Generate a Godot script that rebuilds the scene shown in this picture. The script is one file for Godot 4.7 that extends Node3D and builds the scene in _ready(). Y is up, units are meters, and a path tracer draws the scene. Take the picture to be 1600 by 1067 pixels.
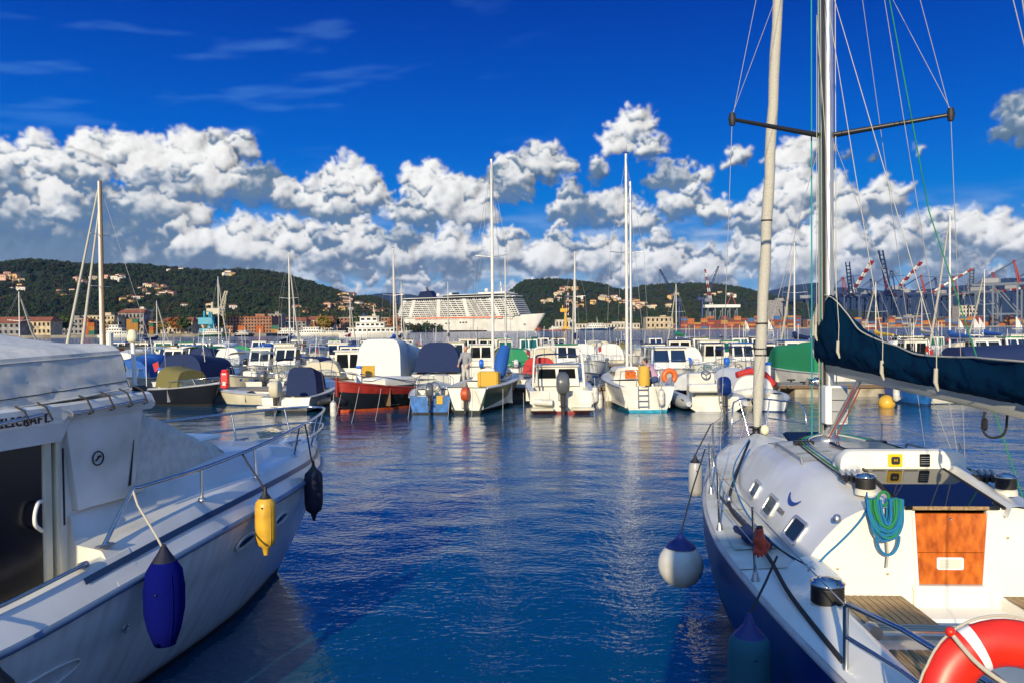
extends Node3D
# A marina seen from the quay: a cabin cruiser and a sailing yacht in front, moored boats, a cruise ship, a port and hills behind.
# Metres, y up; the eye stands at (0, 3, 0) and looks towards -z.

const FOCAL := 1256.0
var eye := Vector3(0, 3.0, 0)
var look := Basis()
var mats := {}
var texs := {}
var taken := {}
var rng := RandomNumberGenerator.new()
var shared := {}

# ---------------------------------------------------------------- mesh collecting
class MB:
	var st := SurfaceTool.new()
	func _init() -> void:
		st.begin(Mesh.PRIMITIVE_TRIANGLES)
		st.set_smooth_group(-1)
	func smooth(on := true) -> MB:
		st.set_smooth_group(1 if on else -1)
		return self
	func tri(a: Vector3, b: Vector3, c: Vector3) -> void:
		st.add_vertex(a)
		st.add_vertex(b)
		st.add_vertex(c)
	func quad(a: Vector3, b: Vector3, c: Vector3, d: Vector3) -> void:
		tri(a, b, c)
		tri(a, c, d)
	func box(c: Vector3, s: Vector3, bas := Basis()) -> MB:
		var h := [bas.x * s.x * 0.5, bas.y * s.y * 0.5, bas.z * s.z * 0.5]
		for k in 3:
			var n: Vector3 = h[k]
			var u: Vector3 = h[(k + 1) % 3]
			var v: Vector3 = h[(k + 2) % 3]
			quad(c + n - u - v, c + n - u + v, c + n + u + v, c + n + u - v)
			quad(c - n - u - v, c - n + u - v, c - n + u + v, c - n - u + v)
		return self
	# a box whose edges are cut off by r
	func rbox(c: Vector3, s: Vector3, r := 0.02, bas := Basis()) -> MB:
		var rings := []
		for lv in [[-0.5, 1.0], [-0.5, 0.0], [0.5, 0.0], [0.5, 1.0]]:
			var ins: float = r * lv[1]
			var y: float = s.y * lv[0] + (r if lv[1] == 0.0 and lv[0] < 0 else (-r if lv[1] == 0.0 else 0.0))
			var ring := PackedVector3Array()
			var hx := s.x * 0.5 - ins
			var hz := s.z * 0.5 - ins
			for q in [[hx - r, hz], [hx, hz - r], [hx, -hz + r], [hx - r, -hz], [-hx + r, -hz], [-hx, -hz + r], [-hx, hz - r], [-hx + r, hz]]:
				ring.append(c + bas * Vector3(q[0], y, q[1]))
			rings.append(ring)
		loft(rings, true, true, true)
		return self
	func loft(rings: Array, closed := false, cap_a := false, cap_b := false) -> MB:
		var mid := Vector3.ZERO
		var cnt := 0
		for r in rings:
			for p in r:
				mid += p
				cnt += 1
		mid /= maxf(cnt, 1)
		var vote := 0.0
		var n: int = rings[0].size()
		var m := n if closed else n - 1
		for i in rings.size() - 1:
			var ra: PackedVector3Array = rings[i]
			var rb: PackedVector3Array = rings[i + 1]
			var rc := Vector3.ZERO
			for p in ra:
				rc += p
			for p in rb:
				rc += p
			rc /= 2.0 * n
			for j in m:
				var k := (j + 1) % n
				var nn := (rb[k] - ra[j]).cross(rb[j] - ra[k])
				vote += nn.dot((ra[j] + rb[k]) * 0.5 - (rc if closed else mid))
		var flip := vote < 0.0
		for i in rings.size() - 1:
			var ra: PackedVector3Array = rings[i]
			var rb: PackedVector3Array = rings[i + 1]
			for j in m:
				var k := (j + 1) % n
				if flip:
					quad(ra[j], ra[k], rb[k], rb[j])
				else:
					quad(ra[j], rb[j], rb[k], ra[k])
		if cap_a:
			fan(rings[0], rings[1])
		if cap_b:
			fan(rings[-1], rings[-2])
		return self
	func fan(ring: PackedVector3Array, inner: PackedVector3Array) -> void:
		var c := Vector3.ZERO
		var d := Vector3.ZERO
		for p in ring:
			c += p
		for p in inner:
			d += p
		c /= ring.size()
		d /= inner.size()
		var nn := Vector3.ZERO
		for j in ring.size():
			nn += (ring[j] - c).cross(ring[(j + 1) % ring.size()] - c)
		var flip := nn.dot(c - d) > 0.0
		for j in ring.size():
			var k := (j + 1) % ring.size()
			if flip:
				tri(c, ring[k], ring[j])
			else:
				tri(c, ring[j], ring[k])
	# flat polygon facing "up" vector
	func poly(ring: PackedVector3Array, up: Vector3) -> MB:
		fan(ring, PackedVector3Array([ring[0] - up * 50.0, ring[1] - up * 50.0, ring[2] - up * 50.0]))
		return self
	func tube(pts: Array, r, n := 6, caps := true) -> MB:
		var rings := []
		var u := Vector3.ZERO
		for i in pts.size():
			var p: Vector3 = pts[i]
			var t: Vector3 = (pts[mini(i + 1, pts.size() - 1)] - pts[maxi(i - 1, 0)]).normalized()
			if i == 0:
				u = t.cross(Vector3.UP if absf(t.y) < 0.9 else Vector3.RIGHT).normalized()
			u = (u - t * u.dot(t)).normalized()
			var v := t.cross(u)
			var rr: float = r[i] if r is Array else r
			var ring := PackedVector3Array()
			for j in n:
				var a := TAU * j / n
				ring.append(p + (u * cos(a) + v * sin(a)) * rr)
			rings.append(ring)
		smooth()
		loft(rings, true)
		smooth(false)
		if caps:
			fan(rings[0], rings[1])
			fan(rings[-1], rings[-2])
		return self
	# profile of (radius, height) turned round the y axis of xf
	func lathe(prof: Array, n := 16, xf := Transform3D(), soft := true) -> MB:
		var rings := []
		for q in prof:
			var ring := PackedVector3Array()
			for j in n:
				var a := TAU * j / n
				ring.append(xf * Vector3(cos(a) * q[0], q[1], sin(a) * q[0]))
			rings.append(ring)
		smooth(soft)
		loft(rings, true)
		smooth(false)
		if prof[0][0] > 0.001:
			fan(rings[0], rings[1])
		if prof[-1][0] > 0.001:
			fan(rings[-1], rings[-2])
		return self
	func ball(c: Vector3, r: float, n := 14, squash := 1.0) -> MB:
		var prof := []
		var m := n / 2 + 1
		for i in m + 1:
			var a := -PI / 2 + PI * i / m
			prof.append([maxf(cos(a) * r, 0.0004), sin(a) * r * squash])
		return lathe(prof, n, Transform3D(Basis(), c))
	func torus(c: Vector3, bas: Basis, big: float, small: float, n := 28, m := 10, a0 := 0.0, a1 := TAU) -> MB:
		var pts := []
		var rings := []
		for i in n + 1:
			var a := a0 + (a1 - a0) * i / n
			var d := Vector3(cos(a), sin(a), 0)
			var ring := PackedVector3Array()
			for j in m:
				var b := TAU * j / m
				ring.append(c + bas * (d * (big + cos(b) * small) + Vector3(0, 0, sin(b) * small)))
			rings.append(ring)
		smooth()
		loft(rings, true)
		smooth(false)
		return self
	# outline in the xy plane of xf, pushed back by depth
	func prism(out: PackedVector2Array, depth: float, xf := Transform3D()) -> MB:
		var a := PackedVector3Array()
		var b := PackedVector3Array()
		for p in out:
			a.append(xf * Vector3(p.x, p.y, depth * 0.5))
			b.append(xf * Vector3(p.x, p.y, -depth * 0.5))
		loft([a, b], true)
		var idx := Geometry2D.triangulate_polygon(out)
		var w := 0.0
		for i in out.size():
			w += out[i].cross(out[(i + 1) % out.size()])
		for i in range(0, idx.size(), 3):
			var q := [idx[i], idx[i + 1], idx[i + 2]]
			var cr := (out[q[1]] - out[q[0]]).cross(out[q[2]] - out[q[0]])
			if cr > 0:
				q = [q[0], q[2], q[1]]
			tri(a[q[0]], a[q[1]], a[q[2]])
			tri(b[q[0]], b[q[2]], b[q[1]])
		return self
	func done() -> ArrayMesh:
		st.generate_normals()
		return st.commit()

# ---------------------------------------------------------------- names, things, parts
func numbered(n: String) -> String:
	var k: int = taken.get(n, 0)
	taken[n] = k + 1
	return n if k == 0 else "%s_%03d" % [n, k]

func tag(o: Node3D, label: String, category: String, group := "") -> Node3D:
	o.set_meta("label", label)
	o.set_meta("category", category)
	if group:
		o.set_meta("group", group)
	return o

func thing(called: String, label: String, category: String, at := Vector3.ZERO, turn := 0.0, group := "") -> Node3D:
	var o := Node3D.new()
	o.name = numbered(called)
	add_child(o, true)
	o.position = at
	o.rotation.y = turn
	return tag(o, label, category, group)

func put(mesh: Mesh, called: String, m: Material, parent: Node3D, at := Transform3D()) -> MeshInstance3D:
	var o := MeshInstance3D.new()
	o.name = called if parent != self else numbered(called)
	o.mesh = mesh
	o.material_override = m
	o.transform = at
	o.cast_shadow = GeometryInstance3D.SHADOW_CASTING_SETTING_ON
	parent.add_child(o, true)
	return o

func part(mb: MB, called: String, m: Material, parent: Node3D) -> MeshInstance3D:
	return put(mb.done(), called, m, parent)

func setting(mesh: Mesh, called: String, m: Material) -> MeshInstance3D:
	var o := put(mesh, called, m, self)
	o.set_meta("kind", "structure")
	return o

# ---------------------------------------------------------------- textures and materials
func noise_image(key: String, size: int, freq: float, octaves: int, type := FastNoiseLite.TYPE_SIMPLEX_SMOOTH, sd := 7) -> Image:
	var n := FastNoiseLite.new()
	n.seed = sd
	n.noise_type = type
	n.frequency = freq
	n.fractal_octaves = octaves
	return n.get_seamless_image(size, size)

# a grey texture between lo and 1 that tints an albedo; bias sharpens the patches
func tint_tex(key: String, size: int, freq: float, octaves: int, lo: Color, hi: Color, power := 1.0, sd := 7, type := FastNoiseLite.TYPE_SIMPLEX_SMOOTH) -> ImageTexture:
	if not texs.has(key):
		var src := noise_image(key, size, freq, octaves, type, sd)
		var data := src.get_data()
		var out := PackedByteArray()
		out.resize(size * size * 3)
		var lut := []
		for i in 256:
			lut.append(lo.lerp(hi, pow(i / 255.0, power)))
		for i in size * size:
			var c: Color = lut[data[i]]
			out[i * 3] = int(c.r * 255)
			out[i * 3 + 1] = int(c.g * 255)
			out[i * 3 + 2] = int(c.b * 255)
		var im := Image.create_from_data(size, size, false, Image.FORMAT_RGB8, out)
		texs[key] = ImageTexture.create_from_image(im)
	return texs[key]

func bump_tex(key: String, size: int, freq: float, octaves: int, sd := 11, type := FastNoiseLite.TYPE_SIMPLEX_SMOOTH) -> ImageTexture:
	if not texs.has(key):
		var im := noise_image(key, size, freq, octaves, type, sd)
		texs[key] = ImageTexture.create_from_image(im)
	return texs[key]

func normal_tex(key: String, im: Image, strength: float) -> ImageTexture:
	if not texs.has(key):
		im.convert(Image.FORMAT_RGBA8)
		im.bump_map_to_normal_map(strength)
		texs[key] = ImageTexture.create_from_image(im)
	return texs[key]

# linear base colour
func mat(key: String, r := 0.5, g := 0.5, b := 0.5, rough := 0.5, metal := 0.0) -> StandardMaterial3D:
	if not mats.has(key):
		var m := StandardMaterial3D.new()
		m.albedo_color = Color(r, g, b).linear_to_srgb()
		m.roughness = rough
		m.metallic = metal
		m.cull_mode = BaseMaterial3D.CULL_DISABLED
		mats[key] = m
	return mats[key]

func grain(m: StandardMaterial3D, tex: Texture2D, scale: float, bump: Texture2D = null, depth := 0.0, stretch := Vector3.ONE) -> StandardMaterial3D:
	m.uv1_triplanar = true
	m.uv1_scale = stretch * scale
	if tex:
		m.albedo_texture = tex
	if bump:
		m.heightmap_enabled = true
		m.heightmap_texture = bump
		m.heightmap_scale = depth
	return m

func glass(key: String, r: float, g: float, b: float, alpha: float) -> StandardMaterial3D:
	if not mats.has(key):
		var m := mat(key, r, g, b, 0.03)
		m.transparency = BaseMaterial3D.TRANSPARENCY_ALPHA
		m.albedo_color.a = alpha
	return mats[key]

func make_materials() -> void:
	var dirt := tint_tex("dirt", 512, 0.006, 5, Color(0.70, 0.69, 0.63), Color(1, 1, 1), 0.42)
	var soft := tint_tex("soft", 512, 0.012, 4, Color(0.84, 0.84, 0.83), Color(1, 1, 1), 0.8, 3)
	var weave := tint_tex("weave", 256, 0.09, 3, Color(0.84, 0.85, 0.86), Color(1, 1, 1), 0.9, 5)
	var stain := tint_tex("stain", 512, 0.01, 6, Color(0.55, 0.52, 0.46), Color(1, 1, 1), 0.5, 21)
	var rust := tint_tex("rust", 512, 0.008, 6, Color(0.62, 0.5, 0.42), Color(1, 1, 1), 0.4, 33)
	var fine := bump_tex("fine", 512, 0.12, 3)
	var wrinkle := bump_tex("wrinkle", 512, 0.008, 4, 19)
	var grit := bump_tex("grit", 256, 0.25, 2, 23, FastNoiseLite.TYPE_CELLULAR)
	var wood := tint_tex("wood", 512, 0.02, 5, Color(0.6, 0.52, 0.46), Color(1, 1, 1), 0.8, 41)
	grain(mat("gelcoat", 0.80, 0.80, 0.77, 0.22), dirt, 0.35).clearcoat_enabled = true
	grain(mat("gelcoat_hull", 0.80, 0.80, 0.77, 0.16), tint_tex("streaks", 512, 0.012, 5, Color(0.66, 0.65, 0.58), Color(1, 1, 1), 0.38, 71), 0.9, null, 0.0, Vector3(1.0, 0.10, 1.0)).clearcoat_enabled = true
	grain(mat("gelcoat_deck", 0.76, 0.75, 0.68, 0.45), dirt, 0.5, grit, 0.05)
	grain(mat("gelcoat_cream", 0.70, 0.66, 0.52, 0.3), dirt, 0.5)
	grain(mat("boat_white", 0.78, 0.77, 0.72, 0.3), dirt, 0.25)
	grain(mat("boat_cream", 0.66, 0.62, 0.48, 0.35), dirt, 0.3)
	grain(mat("boat_grey", 0.36, 0.37, 0.38, 0.4), dirt, 0.3)
	grain(mat("navy_hull", 0.006, 0.026, 0.15, 0.3), soft, 0.2).metallic_specular = 0.3
	grain(mat("black_hull", 0.012, 0.013, 0.016, 0.2), soft, 0.3)
	grain(mat("green_hull", 0.012, 0.06, 0.035, 0.3), dirt, 0.3)
	grain(mat("red_paint", 0.36, 0.03, 0.018, 0.4), stain, 0.5)
	grain(mat("orange_paint", 0.62, 0.10, 0.025, 0.5), stain, 0.5)
	grain(mat("blue_paint", 0.02, 0.17, 0.55, 0.45), stain, 0.6)
	grain(mat("turquoise_paint", 0.02, 0.36, 0.55, 0.4), stain, 0.6)
	grain(mat("antifoul_blue", 0.01, 0.05, 0.16, 0.7), stain, 0.5)
	grain(mat("antifoul_black", 0.012, 0.014, 0.015, 0.7), stain, 0.5)
	grain(mat("cruiser_canvas", 0.66, 0.645, 0.58, 0.85), soft, 1.4, wrinkle, 0.12)
	grain(mat("canvas_navy", 0.003, 0.018, 0.085, 0.85), weave, 1.0, wrinkle, 0.9)
	grain(mat("canvas_blue", 0.012, 0.10, 0.38, 0.8), weave, 1.0, wrinkle, 0.9)
	grain(mat("canvas_cream", 0.60, 0.55, 0.40, 0.85), weave, 1.0, wrinkle, 0.9)
	grain(mat("canvas_white", 0.72, 0.71, 0.66, 0.85), weave, 1.0, wrinkle, 0.9)
	grain(mat("canvas_green", 0.012, 0.24, 0.09, 0.8), weave, 1.0, wrinkle, 0.9)
	grain(mat("canvas_olive", 0.16, 0.14, 0.04, 0.85), weave, 1.0, wrinkle, 0.9)
	grain(mat("canvas_yellow", 0.66, 0.40, 0.05, 0.85), weave, 1.0, wrinkle, 0.9)
	grain(mat("canvas_red", 0.50, 0.03, 0.025, 0.8), weave, 1.0, wrinkle, 0.9)
	grain(mat("cover_navy", 0.001, 0.022, 0.052, 0.9), weave, 1.3, wrinkle, 0.7).metallic_specular = 0.15
	grain(mat("sailcloth", 0.54, 0.51, 0.42, 0.8), weave, 1.2, wrinkle, 0.6)
	grain(mat("rib_tube", 0.50, 0.52, 0.53, 0.5), soft, 0.5)
	grain(mat("dark_tube", 0.02, 0.022, 0.025, 0.5), soft, 0.5)
	grain(mat("teak", 0.46, 0.33, 0.165, 0.65), wood, 0.6, fine, 0.15, Vector3(6, 6, 0.6))
	grain(mat("mahogany", 0.66, 0.17, 0.016, 0.35), tint_tex("ply", 512, 0.015, 5, Color(0.62, 0.5, 0.42), Color(1, 1, 1), 0.6, 43), 0.9, fine, 0.05, Vector3(1.6, 0.8, 1.6))
	grain(mat("old_wood", 0.22, 0.15, 0.09, 0.7), wood, 0.6, fine, 0.3, Vector3(3, 3, 0.5))
	grain(mat("concrete", 0.42, 0.38, 0.29, 0.85), stain, 0.3, fine, 0.6)
	grain(mat("quay_stone", 0.36, 0.34, 0.30, 0.85), stain, 0.2, fine, 0.8)
	grain(mat("steel", 0.62, 0.63, 0.65, 0.18, 1.0), soft, 1.0)
	mat("dull_steel", 0.45, 0.46, 0.47, 0.38, 0.9)
	grain(mat("alloy", 0.70, 0.70, 0.68, 0.34, 0.75), soft, 0.6)
	grain(mat("alloy_white", 0.72, 0.71, 0.66, 0.35), soft, 0.6)
	mat("black_rubber", 0.012, 0.012, 0.013, 0.6)
	mat("black_plastic", 0.018, 0.018, 0.02, 0.35)
	mat("dark_glass", 0.008, 0.010, 0.012, 0.04)
	mat("blue_glass", 0.010, 0.022, 0.06, 0.06)
	mat("green_glass", 0.01, 0.10, 0.085, 0.08)
	mat("white_plastic", 0.76, 0.76, 0.72, 0.35)
	mat("cream_plastic", 0.68, 0.64, 0.42, 0.4)
	grain(mat("fender_white", 0.66, 0.65, 0.60, 0.42), dirt, 1.2)
	grain(mat("fender_blue", 0.003, 0.006, 0.13, 0.9), weave, 2.0).metallic_specular = 0.15
	grain(mat("fender_navy", 0.006, 0.008, 0.03, 0.7), weave, 2.0)
	grain(mat("fender_teal", 0.012, 0.115, 0.16, 0.8), weave, 2.0)
	grain(mat("fender_yellow", 0.72, 0.42, 0.04, 0.4), dirt, 1.4)
	grain(mat("buoy_red", 0.80, 0.026, 0.008, 0.38), dirt, 1.5)
	grain(mat("buoy_orange", 0.82, 0.15, 0.025, 0.4), soft, 1.5)
	mat("reflective", 0.72, 0.74, 0.76, 0.35)
	grain(mat("rope_white", 0.56, 0.52, 0.41, 0.85), weave, 6.0, fine, 0.2)
	mat("rope_black", 0.02, 0.02, 0.022, 0.8)
	grain(mat("rope_blue", 0.016, 0.30, 0.62, 0.85), tint_tex("braid", 256, 0.2, 2, Color(0.5, 0.55, 0.6), Color(1, 1, 1), 0.9, 81), 8.0, fine, 0.3)
	grain(mat("rope_green", 0.03, 0.40, 0.12, 0.85), texs["braid"], 8.0, fine, 0.3)
	mat("rope_red", 0.5, 0.06, 0.04, 0.8)
	mat("wire", 0.28, 0.28, 0.27, 0.5)
	mat("yellow_plastic", 0.80, 0.52, 0.01, 0.35)
	mat("red_plastic", 0.70, 0.02, 0.02, 0.35)
	mat("blue_plastic", 0.01, 0.12, 0.55, 0.35)
	mat("logo_blue", 0.01, 0.05, 0.25, 0.4)
	grain(mat("motor_grey", 0.10, 0.11, 0.12, 0.3), soft, 1.0)
	grain(mat("motor_white", 0.62, 0.62, 0.60, 0.3), soft, 1.0)
	grain(mat("ship_white", 0.74, 0.73, 0.68, 0.4), soft, 0.01)
	grain(mat("rusty_red", 0.34, 0.07, 0.035, 0.7), rust, 0.05)
	mat("skin", 0.42, 0.22, 0.14, 0.6)

# ---------------------------------------------------------------- pixels of the photograph and the place
func ray(px: float, py: float) -> Vector3:
	return look * Vector3((px - 800.0) / FOCAL, (533.5 - py) / FOCAL, -1.0)

# the point seen at a pixel, at a distance d along the view
func seen(px: float, py: float, d: float) -> Vector3:
	var r := ray(px, py)
	return eye + r * (d / -r.z)

# the point of the water (or of the level y) seen at a pixel column, d metres away
func spot(px: float, d: float, y := 0.0) -> Vector3:
	var r := ray(px, 514.0)
	return Vector3(r.x / -r.z * d, y, -d)

# the height above water seen at pixel row py, d metres away
func high(px: float, py: float, d: float) -> float:
	return seen(px, py, d).y

# ---------------------------------------------------------------- a smooth body round bones: [a, b, ra, rb]
func body_mesh(bones: Array, cell: float, blend: float) -> ArrayMesh:
	var lo := Vector3.INF
	var hi := -Vector3.INF
	for q in bones:
		for k in 2:
			lo = lo.min(q[k] - Vector3.ONE * (q[2 + k] + 3 * cell))
			hi = hi.max(q[k] + Vector3.ONE * (q[2 + k] + 3 * cell))
	var n := Vector3i(((hi - lo) / cell).ceil()) + Vector3i.ONE
	var f := PackedFloat32Array()
	f.resize(n.x * n.y * n.z)
	f.fill(1.0)
	for z in n.z:
		for y in n.y:
			for x in n.x:
				var p := lo + Vector3(x, y, z) * cell
				var acc := 0.0
				for q in bones:
					var ab: Vector3 = q[1] - q[0]
					var t := clampf((p - q[0]).dot(ab) / maxf(ab.length_squared(), 1e-9), 0.0, 1.0)
					var d: float = p.distance_to(q[0] + ab * t) - lerpf(q[2], q[3], t)
					acc += exp(-clampf(d / blend, -30.0, 30.0))
				f[(z * n.y + y) * n.x + x] = -log(acc) * blend
	var cells := {}
	var sx := 1
	var sy := n.x
	var sz := n.x * n.y
	for z in n.z - 1:
		for y in n.y - 1:
			for x in n.x - 1:
				var i := (z * n.y + y) * n.x + x
				var c := Vector3.ZERO
				var w := 0
				for e in [[0, sx, 0, 0, 0, 0], [sy, sy + sx, 0, 1, 0, 0], [sz, sz + sx, 0, 0, 1, 0], [sy + sz, sy + sz + sx, 0, 1, 1, 0], [0, sy, 0, 0, 0, 1], [sx, sx + sy, 1, 0, 0, 1], [sz, sz + sy, 0, 0, 1, 1], [sx + sz, sx + sz + sy, 1, 0, 1, 1], [0, sz, 0, 0, 0, 2], [sx, sx + sz, 1, 0, 0, 2], [sy, sy + sz, 0, 1, 0, 2], [sx + sy, sx + sy + sz, 1, 1, 0, 2]]:
					var a := f[i + e[0]]
					var b := f[i + e[1]]
					if (a < 0.0) != (b < 0.0):
						var t := a / (a - b)
						var p := Vector3(e[2], e[3], e[4])
						p[e[5]] += t
						c += p
						w += 1
				if w:
					cells[i] = lo + (Vector3(x, y, z) + c / w) * cell
	var mb := MB.new()
	mb.smooth()
	for i in cells:
		for ax in 3:
			var d1: int = [sx, sy, sz][ax]
			var d2: int = [sx, sy, sz][(ax + 1) % 3]
			var d3: int = [sx, sy, sz][(ax + 2) % 3]
			var a := f[i]
			var b := f[i + d1]
			if (a < 0.0) != (b < 0.0) and cells.has(i - d2) and cells.has(i - d3) and cells.has(i - d2 - d3):
				if a < 0.0:
					mb.quad(cells[i], cells[i - d3], cells[i - d2 - d3], cells[i - d2])
				else:
					mb.quad(cells[i], cells[i - d2], cells[i - d2 - d3], cells[i - d3])
	return mb.done()

# ---------------------------------------------------------------- the scene
func _ready() -> void:
	rng.seed = 20240611
	look = Basis.from_euler(Vector3(deg_to_rad(-0.89), 0, 0)) * Basis(Vector3(0, 0, 1), deg_to_rad(-0.5))
	var cam := Camera3D.new()
	cam.name = "camera"
	cam.transform = Transform3D(look, eye)
	cam.fov = rad_to_deg(2.0 * atan(533.5 / FOCAL))
	cam.near = 0.1
	cam.far = 40000.0
	add_child(cam)
	cam.current = true
	var env := Environment.new()
	env.background_mode = Environment.BG_SKY
	env.sky = Sky.new()
	var pano := PanoramaSkyMaterial.new()
	pano.panorama = make_sky()
	pano.energy_multiplier = 1.0
	env.sky.sky_material = pano
	env.background_energy_multiplier = 1.0
	env.tonemap_mode = Environment.TONE_MAPPER_LINEAR
	env.tonemap_exposure = 1.85
	env.sdfgi_enabled = true
	env.ssao_enabled = true
	env.ssil_enabled = true
	env.fog_enabled = true
	env.fog_density = 0.000022
	env.fog_light_color = Color(0.38, 0.62, 1.0)
	var we := WorldEnvironment.new()
	we.name = "environment"
	we.environment = env
	add_child(we)
	var sun := DirectionalLight3D.new()
	sun.name = "sun"
	sun.light_color = Color(1.0, 0.925, 0.78)
	sun.light_energy = 0.96
	sun.light_angular_distance = 0.5
	sun.shadow_enabled = true
	var az := deg_to_rad(17.0)
	var el := deg_to_rad(18.0)
	var to_sun := Vector3(-sin(az) * cos(el), sin(el), cos(az) * cos(el))
	add_child(sun)
	sun.look_at_from_position(to_sun * 50.0, Vector3.ZERO)
	make_materials()
	print("setting ", Time.get_ticks_msec())
	make_setting()
	print("cruiser ", Time.get_ticks_msec())
	make_cruiser()
	print("yacht ", Time.get_ticks_msec())
	make_yacht()
	print("marina ", Time.get_ticks_msec())
	make_marina()
	print("port ", Time.get_ticks_msec())
	make_port()
	print("done ", Time.get_ticks_msec())

# ---------------------------------------------------------------- sky: deep blue air, cumulus banks, thin cirrus
# big puffs as photographed: column, row, radius in the photograph's pixels, grey (0 sunlit, 1 a dark one)
var puffs := []
const PUFFS := [[60, 258, 58, 0.1], [15, 262, 52, 0.1], [150, 245, 44, 0.0], [188, 228, 36, 0.0], [100, 315, 80, 0.35], [235, 262, 56, 0.0], [30, 345, 85, 0.6], [292, 255, 52, 0.0], [345, 245, 42, 0.0], [378, 235, 34, 0.0],
	[330, 290, 62, 0.1], [250, 335, 74, 0.4], [130, 392, 85, 0.7], [405, 300, 44, 0.5], [440, 305, 38, 0.1], [300, 392, 60, 0.3], [380, 395, 58, 0.15], [60, 405, 75, 0.9], [210, 405, 66, 0.8], [0, 420, 80, 1.0],
	[545, 283, 40, 0.0], [500, 312, 40, 0.2], [575, 315, 44, 0.2], [530, 335, 46, 0.5], [460, 380, 46, 0.1], [420, 405, 46, 0.2], [665, 288, 36, 0.0], [700, 322, 56, 0.0], [740, 335, 42, 0.2], [650, 345, 42, 0.2],
	[848, 262, 38, 0.0], [808, 285, 40, 0.1], [875, 268, 30, 0.0], [780, 305, 36, 0.5], [992, 208, 34, 0.0], [1004, 196, 24, 0.0], [962, 235, 26, 0.0], [1015, 238, 26, 0.1], [935, 265, 20, 0.2],
	[1060, 282, 34, 0.4], [1028, 290, 24, 0.4], [1100, 285, 24, 0.2], [1150, 250, 24, 0.3], [900, 335, 44, 0.4], [955, 328, 40, 0.2], [1005, 352, 34, 0.3], [1070, 325, 36, 0.3], [1120, 330, 30, 0.2],
	[560, 385, 48, 0.1], [620, 405, 46, 0.3], [505, 405, 44, 0.3], [700, 402, 50, 0.2], [780, 400, 46, 0.4], [860, 408, 46, 0.2], [945, 408, 42, 0.1], [1040, 412, 46, 0.15], [1110, 425, 46, 0.2], [1000, 425, 40, 0.2],
	[1240, 250, 36, 0.1], [1272, 238, 30, 0.1], [1250, 312, 56, 0.0], [1200, 355, 56, 0.3], [1318, 335, 54, 0.0], [1385, 325, 44, 0.1], [1300, 395, 60, 0.0], [1400, 395, 56, 0.1], [1450, 372, 46, 0.1], [1515, 362, 50, 0.0],
	[1565, 375, 54, 0.1], [1180, 405, 46, 0.1], [1600, 395, 50, 0.2], [1590, 190, 40, 0.5], [1568, 214, 26, 0.7], [1625, 205, 60, 0.5], [1440, 240, 12, 0.4], [1370, 250, 13, 0.5], [1330, 245, 12, 0.5], [1240, 420, 60, 0.2], [1340, 430, 60, 0.3], [1480, 430, 60, 0.4]]

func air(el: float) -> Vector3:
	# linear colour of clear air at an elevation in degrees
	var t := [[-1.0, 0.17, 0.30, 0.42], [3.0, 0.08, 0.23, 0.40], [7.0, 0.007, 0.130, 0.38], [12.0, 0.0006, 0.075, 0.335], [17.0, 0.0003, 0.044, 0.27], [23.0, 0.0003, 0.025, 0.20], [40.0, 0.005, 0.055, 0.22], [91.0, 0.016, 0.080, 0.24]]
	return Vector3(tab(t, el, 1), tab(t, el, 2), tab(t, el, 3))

# the air grows brighter and paler towards the sun, which stands behind the camera
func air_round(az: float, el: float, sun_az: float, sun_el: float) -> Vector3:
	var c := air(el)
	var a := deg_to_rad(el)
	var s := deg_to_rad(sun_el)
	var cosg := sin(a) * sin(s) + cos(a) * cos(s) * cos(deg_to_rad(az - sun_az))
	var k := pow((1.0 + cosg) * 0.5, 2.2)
	return c * (1.0 + 0.5 * k) + Vector3(0.15, 0.24, 0.30) * k

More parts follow.
